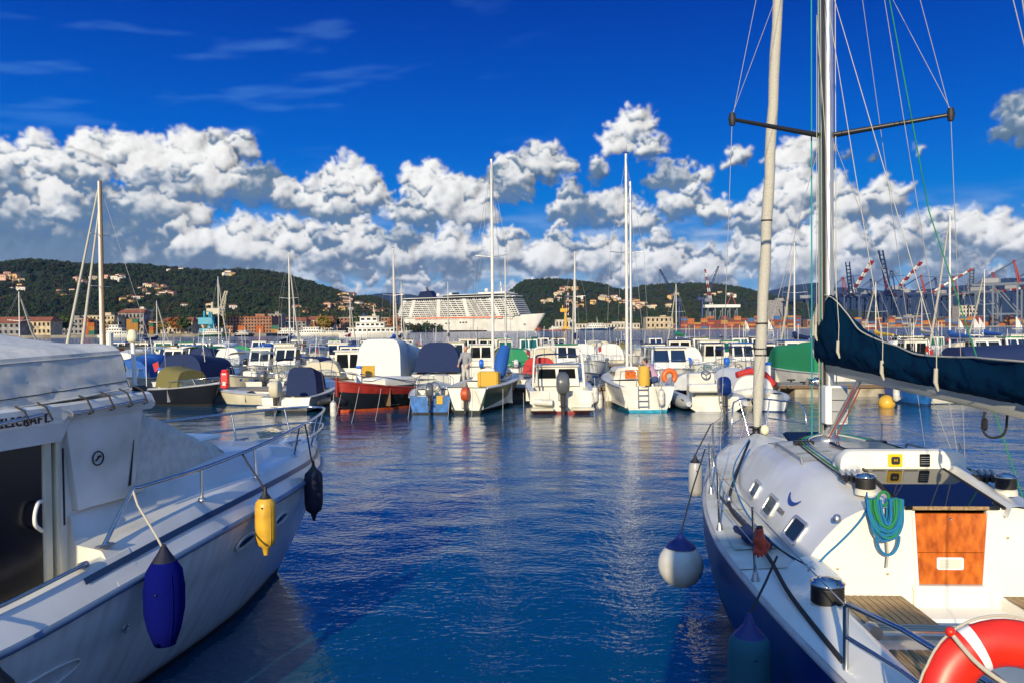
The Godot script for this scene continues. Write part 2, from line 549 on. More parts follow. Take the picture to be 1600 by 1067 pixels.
func sky_band(az0: float, az1: float, ppd: float, el1: float, deep: bool) -> Image:
	var w := int(round((az1 - az0) * ppd))
	var h := int(round((el1 + 1.0) * ppd))
	var cover := PackedFloat32Array()
	var relief := PackedFloat32Array()
	var grey := PackedFloat32Array()
	cover.resize(w * h)
	relief.resize(w * h)
	grey.resize(w * h)
	relief.fill(-1.0)
	var n1 := FastNoiseLite.new()
	n1.seed = 3
	n1.frequency = 0.55
	n1.fractal_octaves = 3
	var n2 := FastNoiseLite.new()
	n2.seed = 8
	n2.frequency = 1.4
	n2.fractal_octaves = 3
	var wx := PackedFloat32Array()
	var wy := PackedFloat32Array()
	wx.resize(w * h)
	wy.resize(w * h)
	for y in h:
		var el := el1 - y / ppd
		for x in w:
			var az := az0 + x / ppd
			wx[y * w + x] = n1.get_noise_3d(az, el, 0.0) * 0.75 + n2.get_noise_3d(az, el, 9.0) * 0.22
			wy[y * w + x] = n1.get_noise_3d(az, el, 20.0) * 0.75 + n2.get_noise_3d(az, el, 29.0) * 0.22
	# the big puffs and the smaller ones on their shoulders
	var all := []
	for p in puffs:
		if p[0] + p[2] * 2 < az0 or p[0] - p[2] * 2 > az1:
			continue
		all.append(p)
		var r0 := RandomNumberGenerator.new()
		r0.seed = int(p[0] * 991 + p[1] * 313 + 100000)
		for k in 11:
			var a := r0.randf_range(-0.15, PI + 0.15) if k < 9 else r0.randf_range(0, TAU)
			var rr: float = p[2] * r0.randf_range(0.28, 0.5)
			var q := [p[0] + cos(a) * p[2] * 0.74, p[1] + sin(a) * p[2] * 0.66, rr, p[3] * 0.95 + clampf(-sin(a), 0.0, 1.0) * 0.3, p[4] + sin(a) * 0.2 * p[2] + r0.randf_range(-0.1, 0.4) * p[2]]
			all.append(q)
			if deep:
				for j in 6:
					var a2 := r0.randf_range(-0.3, PI + 0.3)
					all.append([q[0] + cos(a2) * rr * 0.75, q[1] + sin(a2) * rr * 0.75, rr * r0.randf_range(0.3, 0.5), q[3] * 0.92, q[4] + r0.randf_range(0.0, 0.35) * rr])
	for p in all:
		var r: float = p[2]
		var x0 := maxi(0, int((p[0] - r * 1.5 - 1 - az0) * ppd))
		var x1 := mini(w, int((p[0] + r * 1.5 + 1 - az0) * ppd))
		var y0 := maxi(0, int((el1 - p[1] - r * 1.5 - 1) * ppd))
		var y1 := mini(h, int((el1 - p[1] + r * 1.5 + 1) * ppd))
		var sq := 0.85
		for y in range(y0, y1):
			var dy0: float = el1 - y / ppd - p[1]
			for x in range(x0, x1):
				var i := y * w + x
				var dx: float = (az0 + x / ppd - p[0] + wx[i]) / r
				var dy: float = (dy0 + wy[i]) / (r * sq)
				if dy < 0:
					dy *= 1.25
				var d := dx * dx + dy * dy
				if d < 1.0:
					var e := 1.0 - d
					var c := minf(1.0, e * r * 1.6)
					if dy < 0:
						c *= clampf(1.0 + dy * 0.7, 0.0, 1.0)
					if c > cover[i]:
						cover[i] = c
					var z: float = p[4] + r * sqrt(e)
					if z > relief[i]:
						relief[i] = z
						grey[i] = clampf(p[3] * 0.85 + clampf(-dy * 0.8 + 0.24, 0.0, 0.9), 0.0, 1.0)
	var out := PackedByteArray()
	out.resize(w * h * 3)
	var lut := PackedByteArray()
	for k in 4096:
		lut.append(int(clampf(linear_byte(k / 4095.0), 0.0, 255.0)))
	var ci := FastNoiseLite.new()
	ci.seed = 51
	ci.frequency = 0.12
	ci.fractal_octaves = 4
	var lift := Vector3(-0.50, 0.42, 0.76).normalized()
	var step := maxi(1, int(ppd * 0.27))
	for y in h:
		var el := el1 - y / ppd
		var row_air := air(el)
		for x in w:
			var i := y * w + x
			var az := az0 + x / ppd
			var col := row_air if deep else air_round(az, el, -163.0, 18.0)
			# thin ice cloud high up, hazy layer low down
			var c1 := ci.get_noise_2d(az * 0.5 + el * 0.9, el * 3.4 - az * 0.5)
			var veil := smoothstep(0.12, 0.6, c1) * smoothstep(9.0, 15.0, el) * smoothstep(8.0, -20.0, az) * 0.09
			col = col.lerp(Vector3(0.20, 0.46, 0.72), veil)
			var c2 := ci.get_noise_2d(az * 1.4 + 300, el * 5.0 + 90)
			var low := clampf((smoothstep(-0.25, 0.35, c2) * 0.65 + 0.18) * (1.0 - smoothstep(3.5, 9.0, el)) * 1.25, 0.0, 0.92)
			col = col.lerp(Vector3(0.34, 0.38, 0.42) * (0.8 + 0.75 * c2), low)
			var cv0 := cover[i]
			if cv0 > 0.0:
				var xl := mini(w - 1, x + step)
				var yl := mini(h - 1, y + step)
				var xm := maxi(0, x - step)
				var ym := maxi(0, y - step)
				var gx := (relief[y * w + xl] - relief[y * w + xm]) * ppd / (2.0 * step)
				var gy := (relief[ym * w + x] - relief[yl * w + x]) * ppd / (2.0 * step)
				gx = clampf(gx, -1.6, 1.6)
				gy = clampf(gy, -1.6, 1.6)
				var f := n2.get_noise_3d(az * 1.1, el * 1.3, 60.0)
				var nn := Vector3(-gx * 0.55, -gy * 0.55, 1.0).normalized()
				var lit := clampf(nn.dot(lift) * 1.12 + f * 0.10 - 0.04, 0.0, 1.0)
				var g := clampf(grey[i] + f * 0.22 + ci.get_noise_2d(az * 0.9 + 50.0, el * 1.8) * 0.55, 0.0, 1.0)
				var bright := Vector3(0.53, 0.526, 0.51) * (0.34 + 0.70 * lit)
				var dark := Vector3(0.056, 0.094, 0.142) * (0.55 + 0.8 * lit)
				var cc := bright.lerp(dark, smoothstep(0.14, 0.74, g))
				cc = cc.lerp(Vector3(0.40, 0.44, 0.48), 0.25 * (1.0 - smoothstep(1.0, 7.0, el)))
				var a := smoothstep(0.05, 0.85, cv0 + f * 0.55 * (1.0 - cv0))
				col = col.lerp(cc, a)
			out[i * 3] = lut[int(clampf(col.x, 0.0, 1.0) * 4095.0)]
			out[i * 3 + 1] = lut[int(clampf(col.y, 0.0, 1.0) * 4095.0)]
			out[i * 3 + 2] = lut[int(clampf(col.z, 0.0, 1.0) * 4095.0)]
	return Image.create_from_data(w, h, false, Image.FORMAT_RGB8, out)

func linear_byte(v: float) -> float:
	return 255.0 * (12.92 * v if v < 0.0031308 else 1.055 * pow(v, 0.41667) - 0.055)

func make_sky() -> ImageTexture:
	for p in PUFFS:
		var az := rad_to_deg(atan((p[0] - 800.0) / FOCAL))
		var c := cos(deg_to_rad(az))
		var el := rad_to_deg(atan((514.0 - p[1] - (p[0] - 800.0) * 0.00657) / FOCAL * c))
		puffs.append([az, el, rad_to_deg(p[2] / FOCAL) * c * c * 1.02, p[3], rad_to_deg((p[1] - 200.0) / FOCAL) * 0.25])
	# small far clouds low over the hills
	rng.seed = 40
	for k in 70:
		var az := rng.randf_range(-42.0, 42.0)
		puffs.append([az, rng.randf_range(1.2, 5.0), rng.randf_range(0.7, 1.6), rng.randf_range(0.0, 0.6), 2.0])
	# the bank of cloud goes on all round the horizon
	rng.seed = 4
	for k in 330:
		var az := rng.randf_range(44.0, 316.0)
		var r := rng.randf_range(1.2, 3.8)
		var el := rng.randf_range(1.0, 13.5) * rng.randf_range(0.5, 1.0)
		puffs.append([az if az < 180.0 else az - 360.0, el, r, rng.randf() * 0.8 * (1.0 - el / 16.0), (14.0 - el) * 0.2])
	var w := 4096
	var h := 2048
	var ppd := w / 360.0
	var im := Image.create(w, h, false, Image.FORMAT_RGB8)
	var coarse := Image.create(128, 128, false, Image.FORMAT_RGB8)
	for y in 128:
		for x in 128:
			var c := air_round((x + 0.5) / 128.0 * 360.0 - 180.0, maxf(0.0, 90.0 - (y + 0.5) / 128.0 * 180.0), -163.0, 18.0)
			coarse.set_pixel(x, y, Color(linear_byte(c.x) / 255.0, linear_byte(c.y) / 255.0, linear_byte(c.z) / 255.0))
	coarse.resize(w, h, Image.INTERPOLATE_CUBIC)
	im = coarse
	var top := 30.0
	var y0 := int((90.0 - top) * ppd)
	var round_ := sky_band(-180.0, 180.0, ppd / 4.0, top, false)
	round_.resize(w, int(round((top + 1.0) * ppd)), Image.INTERPOLATE_CUBIC)
	im.blit_rect(round_, Rect2i(0, 0, w, round_.get_height()), Vector2i(0, y0))
	var ahead := sky_band(-40.0, 40.0, ppd, top, true)
	im.blit_rect(ahead, Rect2i(0, 0, ahead.get_width(), ahead.get_height()), Vector2i(int(140.0 * ppd), y0))
	# straight ahead (-z) is the panorama's first column
	var turned := Image.create(w, h, false, Image.FORMAT_RGB8)
	turned.blit_rect(im, Rect2i(w / 2, 0, w / 2, h), Vector2i(0, 0))
	turned.blit_rect(im, Rect2i(0, 0, w / 2, h), Vector2i(w / 2, 0))
	return ImageTexture.create_from_image(turned)

# ---------------------------------------------------------------- water, quay
func wave_height(n: Array, x: float, z: float) -> float:
	return n[0].get_noise_2d(x * 0.8 + z * 0.2, z * 1.25) * 0.015 + n[1].get_noise_2d(x * 0.75 - z * 0.3, z * 1.3) * 0.0065

func make_water() -> void:
	var ns := []
	for q in [[17, 0.42], [29, 1.25]]:
		var n := FastNoiseLite.new()
		n.seed = q[0]
		n.frequency = q[1]
		n.fractal_octaves = 2
		ns.append(n)
	# fine sheet between the quay and the first pontoon, coarse sheets beyond
	var sheets := [[-24.0, 24.0, -34.0, -1.0, 0.13], [-70.0, 70.0, -110.0, -34.0, 0.42]]
	var v := PackedVector3Array()
	var nr := PackedVector3Array()
	var ix := PackedInt32Array()
	for s in sheets:
		var nx := int((s[1] - s[0]) / s[4]) + 1
		var nz := int((s[3] - s[2]) / s[4]) + 1
		var first := v.size()
		for j in nz:
			for i in nx:
				var x := lerpf(s[0], s[1], i / float(nx - 1))
				var z := lerpf(s[2], s[3], j / float(nz - 1))
				var edge := minf(minf(x - s[0], s[1] - x), minf(z - s[2], s[3] - z))
				var k := clampf(edge / 2.0, 0.0, 1.0)
				var hh := wave_height(ns, x, z) * k
				var e := 0.05
				var dx := (wave_height(ns, x + e, z) - wave_height(ns, x - e, z)) / (2 * e) * k
				var dz := (wave_height(ns, x, z + e) - wave_height(ns, x, z - e)) / (2 * e) * k
				v.append(Vector3(x, hh, z))
				nr.append(Vector3(-dx, 1, -dz).normalized())
		for j in nz - 1:
			for i in nx - 1:
				var a := first + j * nx + i
				for t in [a, a + nx + 1, a + nx, a, a + 1, a + nx + 1]:
					ix.append(t)
	# outer sheets without waves of their own
	for q in [[-6000.0, -24.0, -34.0, 60.0], [24.0, 6000.0, -34.0, 60.0], [-24.0, 24.0, -1.0, 60.0], [-6000.0, -70.0, -110.0, -34.0], [70.0, 6000.0, -110.0, -34.0]]:
		var first := v.size()
		for p in [[q[0], q[2]], [q[1], q[2]], [q[1], q[3]], [q[0], q[3]]]:
			v.append(Vector3(p[0], 0, p[1]))
			nr.append(Vector3.UP)
		for t in [0, 1, 2, 0, 2, 3]:
			ix.append(first + t)
	var arr := []
	arr.resize(Mesh.ARRAY_MAX)
	arr[Mesh.ARRAY_VERTEX] = v
	arr[Mesh.ARRAY_NORMAL] = nr
	arr[Mesh.ARRAY_INDEX] = ix
	var me := ArrayMesh.new()
	me.add_surface_from_arrays(Mesh.PRIMITIVE_TRIANGLES, arr)
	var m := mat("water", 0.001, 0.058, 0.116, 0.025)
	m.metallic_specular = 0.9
	m.uv1_triplanar = true
	m.uv1_world_triplanar = true
	m.uv1_scale = Vector3(0.22, 0.22, 0.34)
	m.normal_enabled = true
	m.normal_texture = normal_tex("ripple", noise_image("ripple", 1024, 0.022, 4, FastNoiseLite.TYPE_SIMPLEX_SMOOTH, 77), 9.0)
	m.normal_scale = 0.17
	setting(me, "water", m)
	# the open bay beyond the marina, ruffled by the wind
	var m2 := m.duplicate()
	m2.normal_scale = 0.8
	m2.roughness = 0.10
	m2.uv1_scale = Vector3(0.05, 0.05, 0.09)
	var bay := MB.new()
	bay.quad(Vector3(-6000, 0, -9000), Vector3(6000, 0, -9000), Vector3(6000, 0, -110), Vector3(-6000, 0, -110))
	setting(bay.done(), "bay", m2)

func make_setting() -> void:
	make_water()
	# the quay behind and under the camera
	var mb := MB.new()
	mb.box(Vector3(0, 0.0, 26.0), Vector3(160, 2.6, 54.0))
	setting(mb.done(), "quay", mat("quay_stone"))
	mb = MB.new()
	mb.rbox(Vector3(0, 1.36, -0.75), Vector3(160, 0.12, 0.5), 0.02)
	setting(mb.done(), "quay_kerb", mat("concrete"))
	# added, unseen kiosk on the quay behind the camera, sized to shade the yacht
	var shade_caster := thing("added_blocker", "tall narrow grey added kiosk standing on the quay behind", "blocker", Vector3(-0.77, 1.3, 1.9))
	part(MB.new().rbox(Vector3(0, 1.35, 0), Vector3(1.03, 2.7, 0.8), 0.03), "cabinet", grain(mat("render_white", 0.5, 0.5, 0.47, 0.6), texs["dirt"], 0.3), shade_caster)
	part(MB.new().rbox(Vector3(0, 2.75, 0), Vector3(1.07, 0.10, 0.84), 0.02), "roof", mat("concrete"), shade_caster)
	part(MB.new().rbox(Vector3(0, 1.2, -0.41), Vector3(0.7, 2.0, 0.03), 0.008), "door", mat("boat_grey"), shade_caster)

# ---------------------------------------------------------------- tools for boats
# smooth value of column k in a table of rows [s, v1, v2, ...]
func tab(t: Array, s: float, k: int) -> float:
	var n := t.size()
	if s <= t[0][0]:
		return t[0][k]
	for i in n - 1:
		if s <= t[i + 1][0]:
			var u: float = (s - t[i][0]) / (t[i + 1][0] - t[i][0])
			var a: float = t[maxi(i - 1, 0)][k]
			var d: float = t[mini(i + 2, n - 1)][k]
			return lerpf(lerpf(t[i][k], t[i + 1][k], u), cubic_interpolate(t[i][k], t[i + 1][k], a, d, u), 0.7)
	return t[n - 1][k]

func mirror(half: Array) -> PackedVector3Array:
	var r := PackedVector3Array(half)
	for i in range(half.size() - 1, -1, -1):
		if absf(half[i].x) > 0.0005 or i < half.size() - 1:
			r.append(Vector3(-half[i].x, half[i].y, half[i].z))
	return r

func rope_pts(a: Vector3, b: Vector3, sag: float, n := 8) -> Array:
	var r := []
	for i in n + 1:
		var u := float(i) / n
		r.append(a.lerp(b, u) - Vector3(0, sag * 4.0 * u * (1 - u), 0))
	return r

func curve_pts(pts: Array, per := 6) -> Array:
	var r := []
	for i in pts.size() - 1:
		var a: Vector3 = pts[maxi(i - 1, 0)]
		var d: Vector3 = pts[mini(i + 2, pts.size() - 1)]
		for k in per:
			r.append(pts[i].cubic_interpolate(pts[i + 1], a, d, float(k) / per))
	r.append(pts[-1])
	return r

# lettering lying on a face: x along the writing, z out of the face
func letters(text: String, size: float, bas: Basis, at: Vector3, m: Material, parent: Node3D, called := "lettering") -> void:
	var tm := TextMesh.new()
	var f := SystemFont.new()
	f.font_names = PackedStringArray(["Droid Sans"])
	f.font_weight = 700
	tm.font = f
	tm.text = text
	tm.font_size = 64
	tm.pixel_size = size / 46.0
	tm.depth = 0.004
	put(tm, called, m, parent, Transform3D(bas, at))

# a fender hanging by a line; prof is (radius, height below the top)
func fender(called: String, label: String, top: Vector3, prof: Array, body: String, ends: String, hung: Array, line := "rope_black", group := "", n := 20, lean := Basis()) -> Node3D:
	var t := thing(called, label, "fender", top, 0.0, group)
	var a := []
	var cap := []
	for i in prof.size():
		var q := [prof[i][0], -prof[i][1]]
		if i < 3:
			cap.append(q)
		if i >= 2:
			a.append(q)
	part(MB.new().lathe(a, n, Transform3D(lean, Vector3.ZERO)), "fender_body", mat(body), t)
	part(MB.new().lathe(cap, n, Transform3D(lean, Vector3.ZERO)), "end_cap", mat(ends), t)
	var seam := []
	for i in range(3, prof.size() - 1):
		seam.append(lean * Vector3(prof[i][0] * 0.7 + 0.001, -prof[i][1], prof[i][0] * 0.72 + 0.001))
	if seam.size() > 1:
		part(MB.new().tube(seam, 0.0028, 5), "seam", mat(body), t)
	part(MB.new().lathe([[0.009, 0.0], [0.008, 0.006], [0.003, 0.008]], 8, Transform3D(Basis(Vector3.RIGHT, PI / 2), Vector3(0, -prof[prof.size() / 2][1], prof[prof.size() / 2][0]))), "valve", mat(ends), t)
	var pts := []
	for h in hung:
		pts.append(h - top)
	part(MB.new().tube(pts, 0.009, 6), "line", mat(line), t)
	return t

# ---------------------------------------------------------------- the cabin cruiser
var cr_tab := [[0.0, 0.02, 1.32, 0.015, 1.49, 0.0, 1.22], [0.4, 0.31, 1.33, 0.23, 1.53, 0.0, 0.6], [1.0, 0.66, 1.34, 0.55, 1.57, 0.02, 0.0], [1.7, 0.96, 1.345, 0.83, 1.60, 0.25, -0.25],
	[2.5, 1.2, 1.35, 1.06, 1.62, 0.5, -0.35], [3.4, 1.4, 1.345, 1.25, 1.61, 0.66, -0.4], [4.2, 1.5, 1.31, 1.34, 1.57, 0.76, -0.4], [5.0, 1.55, 1.24, 1.40, 1.50, 0.9, -0.4],
	[6.0, 1.56, 1.13, 1.42, 1.37, 1.05, -0.4], [7.5, 1.54, 1.08, 1.41, 1.31, 1.15, -0.4], [9.0, 1.5, 1.08, 1.38, 1.3, 1.2, -0.4]]

func cv(s: float, t: float, y: float) -> Vector3:
	return Vector3(t, y, s - 5.0)

# hull point between the rub rail (f 0) and the waterline (f 1)
func cr_side(s: float, f: float) -> Vector3:
	var rt := tab(cr_tab, s, 1)
	var ry := tab(cr_tab, s, 2)
	var ky := tab(cr_tab, s, 6)
	var yb := maxf(ky, -0.02)
	return cv(s, lerpf(rt, tab(cr_tab, s, 5), pow(f, 1.25)), lerpf(ry, yb, f))

func make_cruiser() -> void:
	var turn := deg_to_rad(-17.0)
	var o := Vector3(-2.7, 0, -11.0) + Basis(Vector3.UP, turn) * Vector3(0, 0, 5.0)
	var b := thing("cabin_cruiser", "white cabin cruiser with grey canvas covers, moored beside the quay", "motor boat", o, turn)
	var xf := Transform3D(Basis(Vector3.UP, turn), o)
	var ss := []
	for i in 46:
		ss.append(9.0 * pow(i / 45.0, 1.15))
	# hull below the rub rail
	var up := []
	var low := []
	var moulding := []
	for s in ss:
		var h := []
		for f in [0.0, 0.12, 0.27]:
			h.append(cr_side(s, f))
		up.append(h)
		var h2 := []
		var kn := cr_side(s, 0.275)
		h2.append(kn - Vector3(0.012 if kn.x > 0.05 else 0.0, 0.012, 0))
		for f in [0.4, 0.55, 0.7, 0.85, 1.0]:
			h2.append(cr_side(s, f))
		h2.append(cv(s, 0, minf(tab(cr_tab, s, 6), -0.02 if s > 1.0 else tab(cr_tab, s, 6))))
		low.append(h2)
	var mb := MB.new().smooth()
	for side in [1, -1]:
		var ru := []
		var rl := []
		for i in ss.size():
			var a := PackedVector3Array()
			var c := PackedVector3Array()
			for p in up[i]:
				a.append(Vector3(p.x * side, p.y, p.z))
			for p in low[i]:
				c.append(Vector3(p.x * side, p.y, p.z))
			a.append(c[0])
			ru.append(a)
			rl.append(c)
		mb.loft(ru)
		mb.loft(rl)
	mb.smooth(false)
	var tr := []
	for p in up[-1]:
		tr.append(p)
	for p in low[-1]:
		tr.append(p)
	mb.poly(mirror(tr), Vector3(0, 0, 1))
	part(mb, "hull", mat("gelcoat_hull"), b)
	# deck moulding above the rub rail, with the raised foredeck and the side decks
	mb = MB.new().smooth()
	var rings := []
	var trunk := [[0.0, -9.0, 0.03], [1.4, 0.40, 0.05], [1.9, 0.60, 0.10], [2.6, 0.84, 0.18], [3.3, 0.98, 0.235], [4.2, 1.10, 0.22], [5.25, 1.13, 0.24]]
	for s in ss:
		if s > 5.22:
			break
		var rt := tab(cr_tab, s, 1)
		var ry := tab(cr_tab, s, 2)
		var tt := tab(cr_tab, s, 3)
		var ty := tab(cr_tab, s, 4)
		var kt := minf(tab(trunk, s, 1) if s > 1.4 else tt * 0.6, tt - 0.10) if s > 0.7 else tt * 0.7
		var ky := ty + tab(trunk, s, 2)
		var mid := lerpf(tt, kt, 0.45)
		rings.append(mirror([cv(s, rt - 0.004, ry + 0.012), cv(s, lerpf(rt, tt, 0.55), lerpf(ry, ty, 0.5)), cv(s, tt, ty - 0.015), cv(s, tt * 0.985, ty), cv(s, mid, ty + 0.012), cv(s, kt + 0.03 * minf(tt, 1.0), ty + 0.025), cv(s, kt, ky - 0.02), cv(s, kt * 0.93, ky), cv(s, 0, ky + 0.05)]))
	mb.loft(rings)
	mb.smooth(false)
	var endr: PackedVector3Array = rings[-1]
	mb.poly(endr, Vector3(0, 0, 1))
	part(mb, "foredeck", mat("gelcoat"), b)
	# low side decks and bulwark aft of the raised deck
	for side in [1, -1]:
		mb = MB.new()
		rings = []
		for s in ss:
			if s < 5.0:
				continue
			var rt := tab(cr_tab, s, 1)
			var ry := tab(cr_tab, s, 2)
			var tt := tab(cr_tab, s, 3)
			var ty := tab(cr_tab, s, 4) - 0.06
			rings.append(PackedVector3Array([cv(s, (rt - 0.006) * side, ry + 0.01), cv(s, (tt + 0.03) * side, ty), cv(s, (tt - 0.02) * side, ty + 0.02), cv(s, (tt - 0.09) * side, ty), cv(s, (tt - 0.1) * side, ty - 0.14), cv(s, 1.08 * side, ty - 0.15)]))
		mb.loft(rings)
		part(mb, "side_deck", mat("gelcoat"), b)
	# rub rail, blue stripe
	for side in [1, -1]:
		var pts := []
		var rr := []
		for s in ss:
			pts.append(cv(s, (tab(cr_tab, s, 1) + 0.005) * side, tab(cr_tab, s, 2)))
			rr.append(0.026)
		part(MB.new().tube(pts, rr, 8), "rub_rail", grain(mat("rub_blue", 0.10, 0.17, 0.30, 0.4), texs["soft"], 1.0), b)
		mb = MB.new()
		rings = []
		for i in 60:
			var s := 0.25 + 5.2 * i / 59.0
			var r := PackedVector3Array()
			for f in [0.49, 0.65]:
				r.append(cv(s, (lerpf(tab(cr_tab, s, 1), tab(cr_tab, s, 3), f * 1.06) + 0.011) * side, lerpf(tab(cr_tab, s, 2), tab(cr_tab, s, 4), f)))
			rings.append(r)
		mb.loft(rings)
		part(mb, "stripe", mat("stripe_blue", 0.012, 0.035, 0.085, 0.35), b)
	# bottom paint line
	mb = MB.new()
	for side in [1, -1]:
		rings = []
		for s in ss:
			if s < 0.95:
				continue
			var a := cr_side(s, 0.93)
			var c := cr_side(s, 1.0)
			var off := Vector3(0.008, -0.002, 0)
			a += off
			c += off
			rings.append(PackedVector3Array([Vector3(a.x * side, a.y, a.z), Vector3(c.x * side, c.y, c.z)]))
		mb.loft(rings)
	part(mb, "bottom_paint", mat("antifoul_black"), b)
	# portholes: eye-shaped frames and dark glass
	for side in [1, -1]:
		for ps in [3.45, 2.62]:
			var c := cr_side(ps, 0.185)
			var ax := (cr_side(ps - 0.1, 0.185) - cr_side(ps + 0.1, 0.185)).normalized()
			var dn := (cr_side(ps, 0.1) - cr_side(ps, 0.27)).normalized()
			var nn := dn.cross(ax).normalized()
			if nn.x < 0:
				nn = -nn
			var rg := []
			for lv in [[0.205, 0.082, 0.004], [0.20, 0.078, 0.018], [0.165, 0.052, 0.018], [0.16, 0.048, 0.002]]:
				var r := PackedVector3Array()
				for k in 24:
					var a := TAU * k / 24
					var p: Vector3 = c + ax * cos(a) * lv[0] + dn * sin(a) * lv[1] * (1.0 - 0.25 * cos(a)) + nn * lv[2]
					r.append(Vector3(p.x * side, p.y, p.z))
				rg.append(r)
			var fr := part(MB.new().loft(rg, true), "porthole", mat("gelcoat"), b)
			var g := PackedVector3Array()
			for p in rg[3]:
				g.append(p + Vector3(0.004 * side, 0, 0))
			part(MB.new().poly(g, Vector3(side, 0, 0)), "pane", mat("dark_glass"), fr)
	# drain fittings
	for q in [[5.02, 0.30], [4.62, 0.93]]:
		var c := cr_side(q[0], q[1])
		part(MB.new().lathe([[0.03, 0.0], [0.034, 0.012], [0.022, 0.02], [0.018, 0.004]], 14, Transform3D(Basis(Vector3(0, 0, 1), -PI / 2), c)), "drain", mat("dull_steel"), b)
	# raised oval moulding on the quarter
	var ov := []
	for k in 33:
		var a := TAU * k / 32
		var s := 5.95 + cos(a) * 0.42 + signf(cos(a)) * 0.1
		var p := cr_side(s, 0.34 + sin(a) * 0.07)
		ov.append(p + Vector3(0.006, 0, 0))
	part(MB.new().tube(ov, 0.01, 6), "hull_moulding", mat("gelcoat"), b)
	# cabin
	mb = MB.new()
	mb.rbox(cv(6.75, 0, 1.78), Vector3(2.2, 1.2, 4.1), 0.04)
	part(mb, "cabin", mat("gelcoat"), b)
	for side in [1, -1]:
		var x: float = 1.104 * side
		# white side panel
		var out := [cv(4.64, x, 1.735), cv(4.53, x, 2.40), cv(5.27, x, 2.385), cv(5.17, x, 1.735)]
		var outer := PackedVector3Array()
		var inner := PackedVector3Array()
		for p in out:
			outer.append(p + Vector3(0.05 * side, 0, 0))
			inner.append(p - Vector3(0.02 * side, 0, 0))
		part(MB.new().loft([inner, outer], true, false, true), "side_panel", mat("gelcoat"), b)
		# round emblem: ring and slanted mark
		var e := cv(4.99, x + 0.056 * side, 2.08)
		var bas := Basis(Vector3(0, 0, -1), Vector3.UP, Vector3(1, 0, 0))
		var em := part(MB.new().torus(e, bas, 0.05, 0.0055, 28, 6), "emblem", mat("logo_dark", 0.012, 0.014, 0.03, 0.4), b)
		var mk := MB.new()
		mk.box(e, Vector3(0.008, 0.011, 0.055), Basis(Vector3.RIGHT, deg_to_rad(38)))
		mk.box(e + Vector3(0, 0.012, -0.012), Vector3(0.008, 0.010, 0.032), Basis(Vector3.RIGHT, deg_to_rad(-12)))
		part(mk, "mark", mat("logo_dark"), em)
		# sliding door: dark pane, frame posts, handle
		var d := part(MB.new().rbox(cv(6.2, x + 0.012 * side, 1.72), Vector3(0.03, 1.1, 1.5), 0.005), "door", grain(mat("door_dark", 0.006, 0.007, 0.016, 0.25), texs["soft"], 1.0), b)
		var fm := MB.new()
		fm.rbox(cv(5.415, x + 0.02 * side, 1.74), Vector3(0.05, 1.12, 0.07), 0.01)
		fm.rbox(cv(5.34, x + 0.03 * side, 1.72), Vector3(0.06, 1.1, 0.035), 0.008)
		part(fm, "door_frame", mat("gelcoat_cream"), d)
		part(MB.new().tube(curve_pts([cv(5.47, x + 0.04 * side, 1.86), cv(5.53, x + 0.075 * side, 1.86), cv(5.56, x + 0.08 * side, 1.79), cv(5.555, x + 0.08 * side, 1.72), cv(5.47, x + 0.04 * side, 1.66)], 5), 0.014, 8), "handle", mat("white_plastic"), d)
		part(MB.new().tube([cv(5.302, x + 0.055 * side, 2.2), cv(5.298, x + 0.055 * side, 1.66)], 0.007, 6), "gutter_pipe", mat("black_rubber"), b)
		# slanting dark seam strip between panel and windscreen cover
		part(MB.new().loft([PackedVector3Array([cv(4.70, x + 0.055 * side, 1.82), cv(4.67, x + 0.055 * side, 1.82)]), PackedVector3Array([cv(4.635, x + 0.055 * side, 2.17), cv(4.628, x + 0.055 * side, 2.17)])]), "seam_strip", mat("black_rubber"), b)
	# roof with fascia
	mb = MB.new()
	rings = []
	for q in [[4.36, 2.41, 2.46], [4.45, 2.395, 2.53], [5.24, 2.39, 2.51], [5.32, 2.25, 2.51], [8.9, 2.24, 2.48]]:
		var hw := 1.17 if q[0] > 4.4 else 1.12
		rings.append(PackedVector3Array([cv(q[0], hw, q[1]), cv(q[0], hw + 0.01, (q[1] + q[2]) * 0.5), cv(q[0], hw, q[2] - 0.015), cv(q[0], hw - 0.03, q[2]), cv(q[0], -hw + 0.03, q[2]), cv(q[0], -hw, q[2] - 0.015), cv(q[0], -hw - 0.01, (q[1] + q[2]) * 0.5), cv(q[0], -hw, q[1])]))
	mb.loft(rings, true, true, true)
	part(mb, "roof", mat("gelcoat"), b)
	letters("ILICRAFT", 0.062, Basis(Vector3(0, 0, -1), Vector3.UP, Vector3(1, 0, 0)), cv(5.62, 1.182, 2.425), mat("logo_dark"), b)
	# rails along the roof edge with the straps of the cover
	for seg in [[4.56, 5.22], [5.5, 6.6]]:
		part(MB.new().tube([cv(seg[0], 1.205, 2.475 - 0.02 * (seg[0] - 4.5)), cv(seg[1], 1.205, 2.475 - 0.055 * (seg[1] - 4.5))], 0.013, 8), "roof_rail", mat("steel"), b)
	part(MB.new().tube([cv(5.20, 1.205, 2.437), cv(5.27, 1.205, 2.434)], 0.022, 10), "rail_end", mat("dull_steel"), b)
	for s in [4.58, 4.74, 4.92, 5.12, 5.47, 5.64]:
		var y: float = 2.585 - 0.055 * (s - 4.5)
		part(MB.new().tube([cv(s + 0.005, 1.13, y), cv(s, 1.20, y - 0.03), cv(s - 0.025, 1.226, 2.455 - 0.045 * (s - 4.5)), cv(s - 0.02, 1.19, 2.445 - 0.045 * (s - 4.5))], 0.007, 5), "strap", mat("rope_black"), b)
	# flybridge cover: creased sides and a top that rises to a ridge
	var wr := FastNoiseLite.new()
	wr.seed = 5
	wr.frequency = 1.6
	wr.fractal_octaves = 3
	var side_rings := []
	var top_rings := []
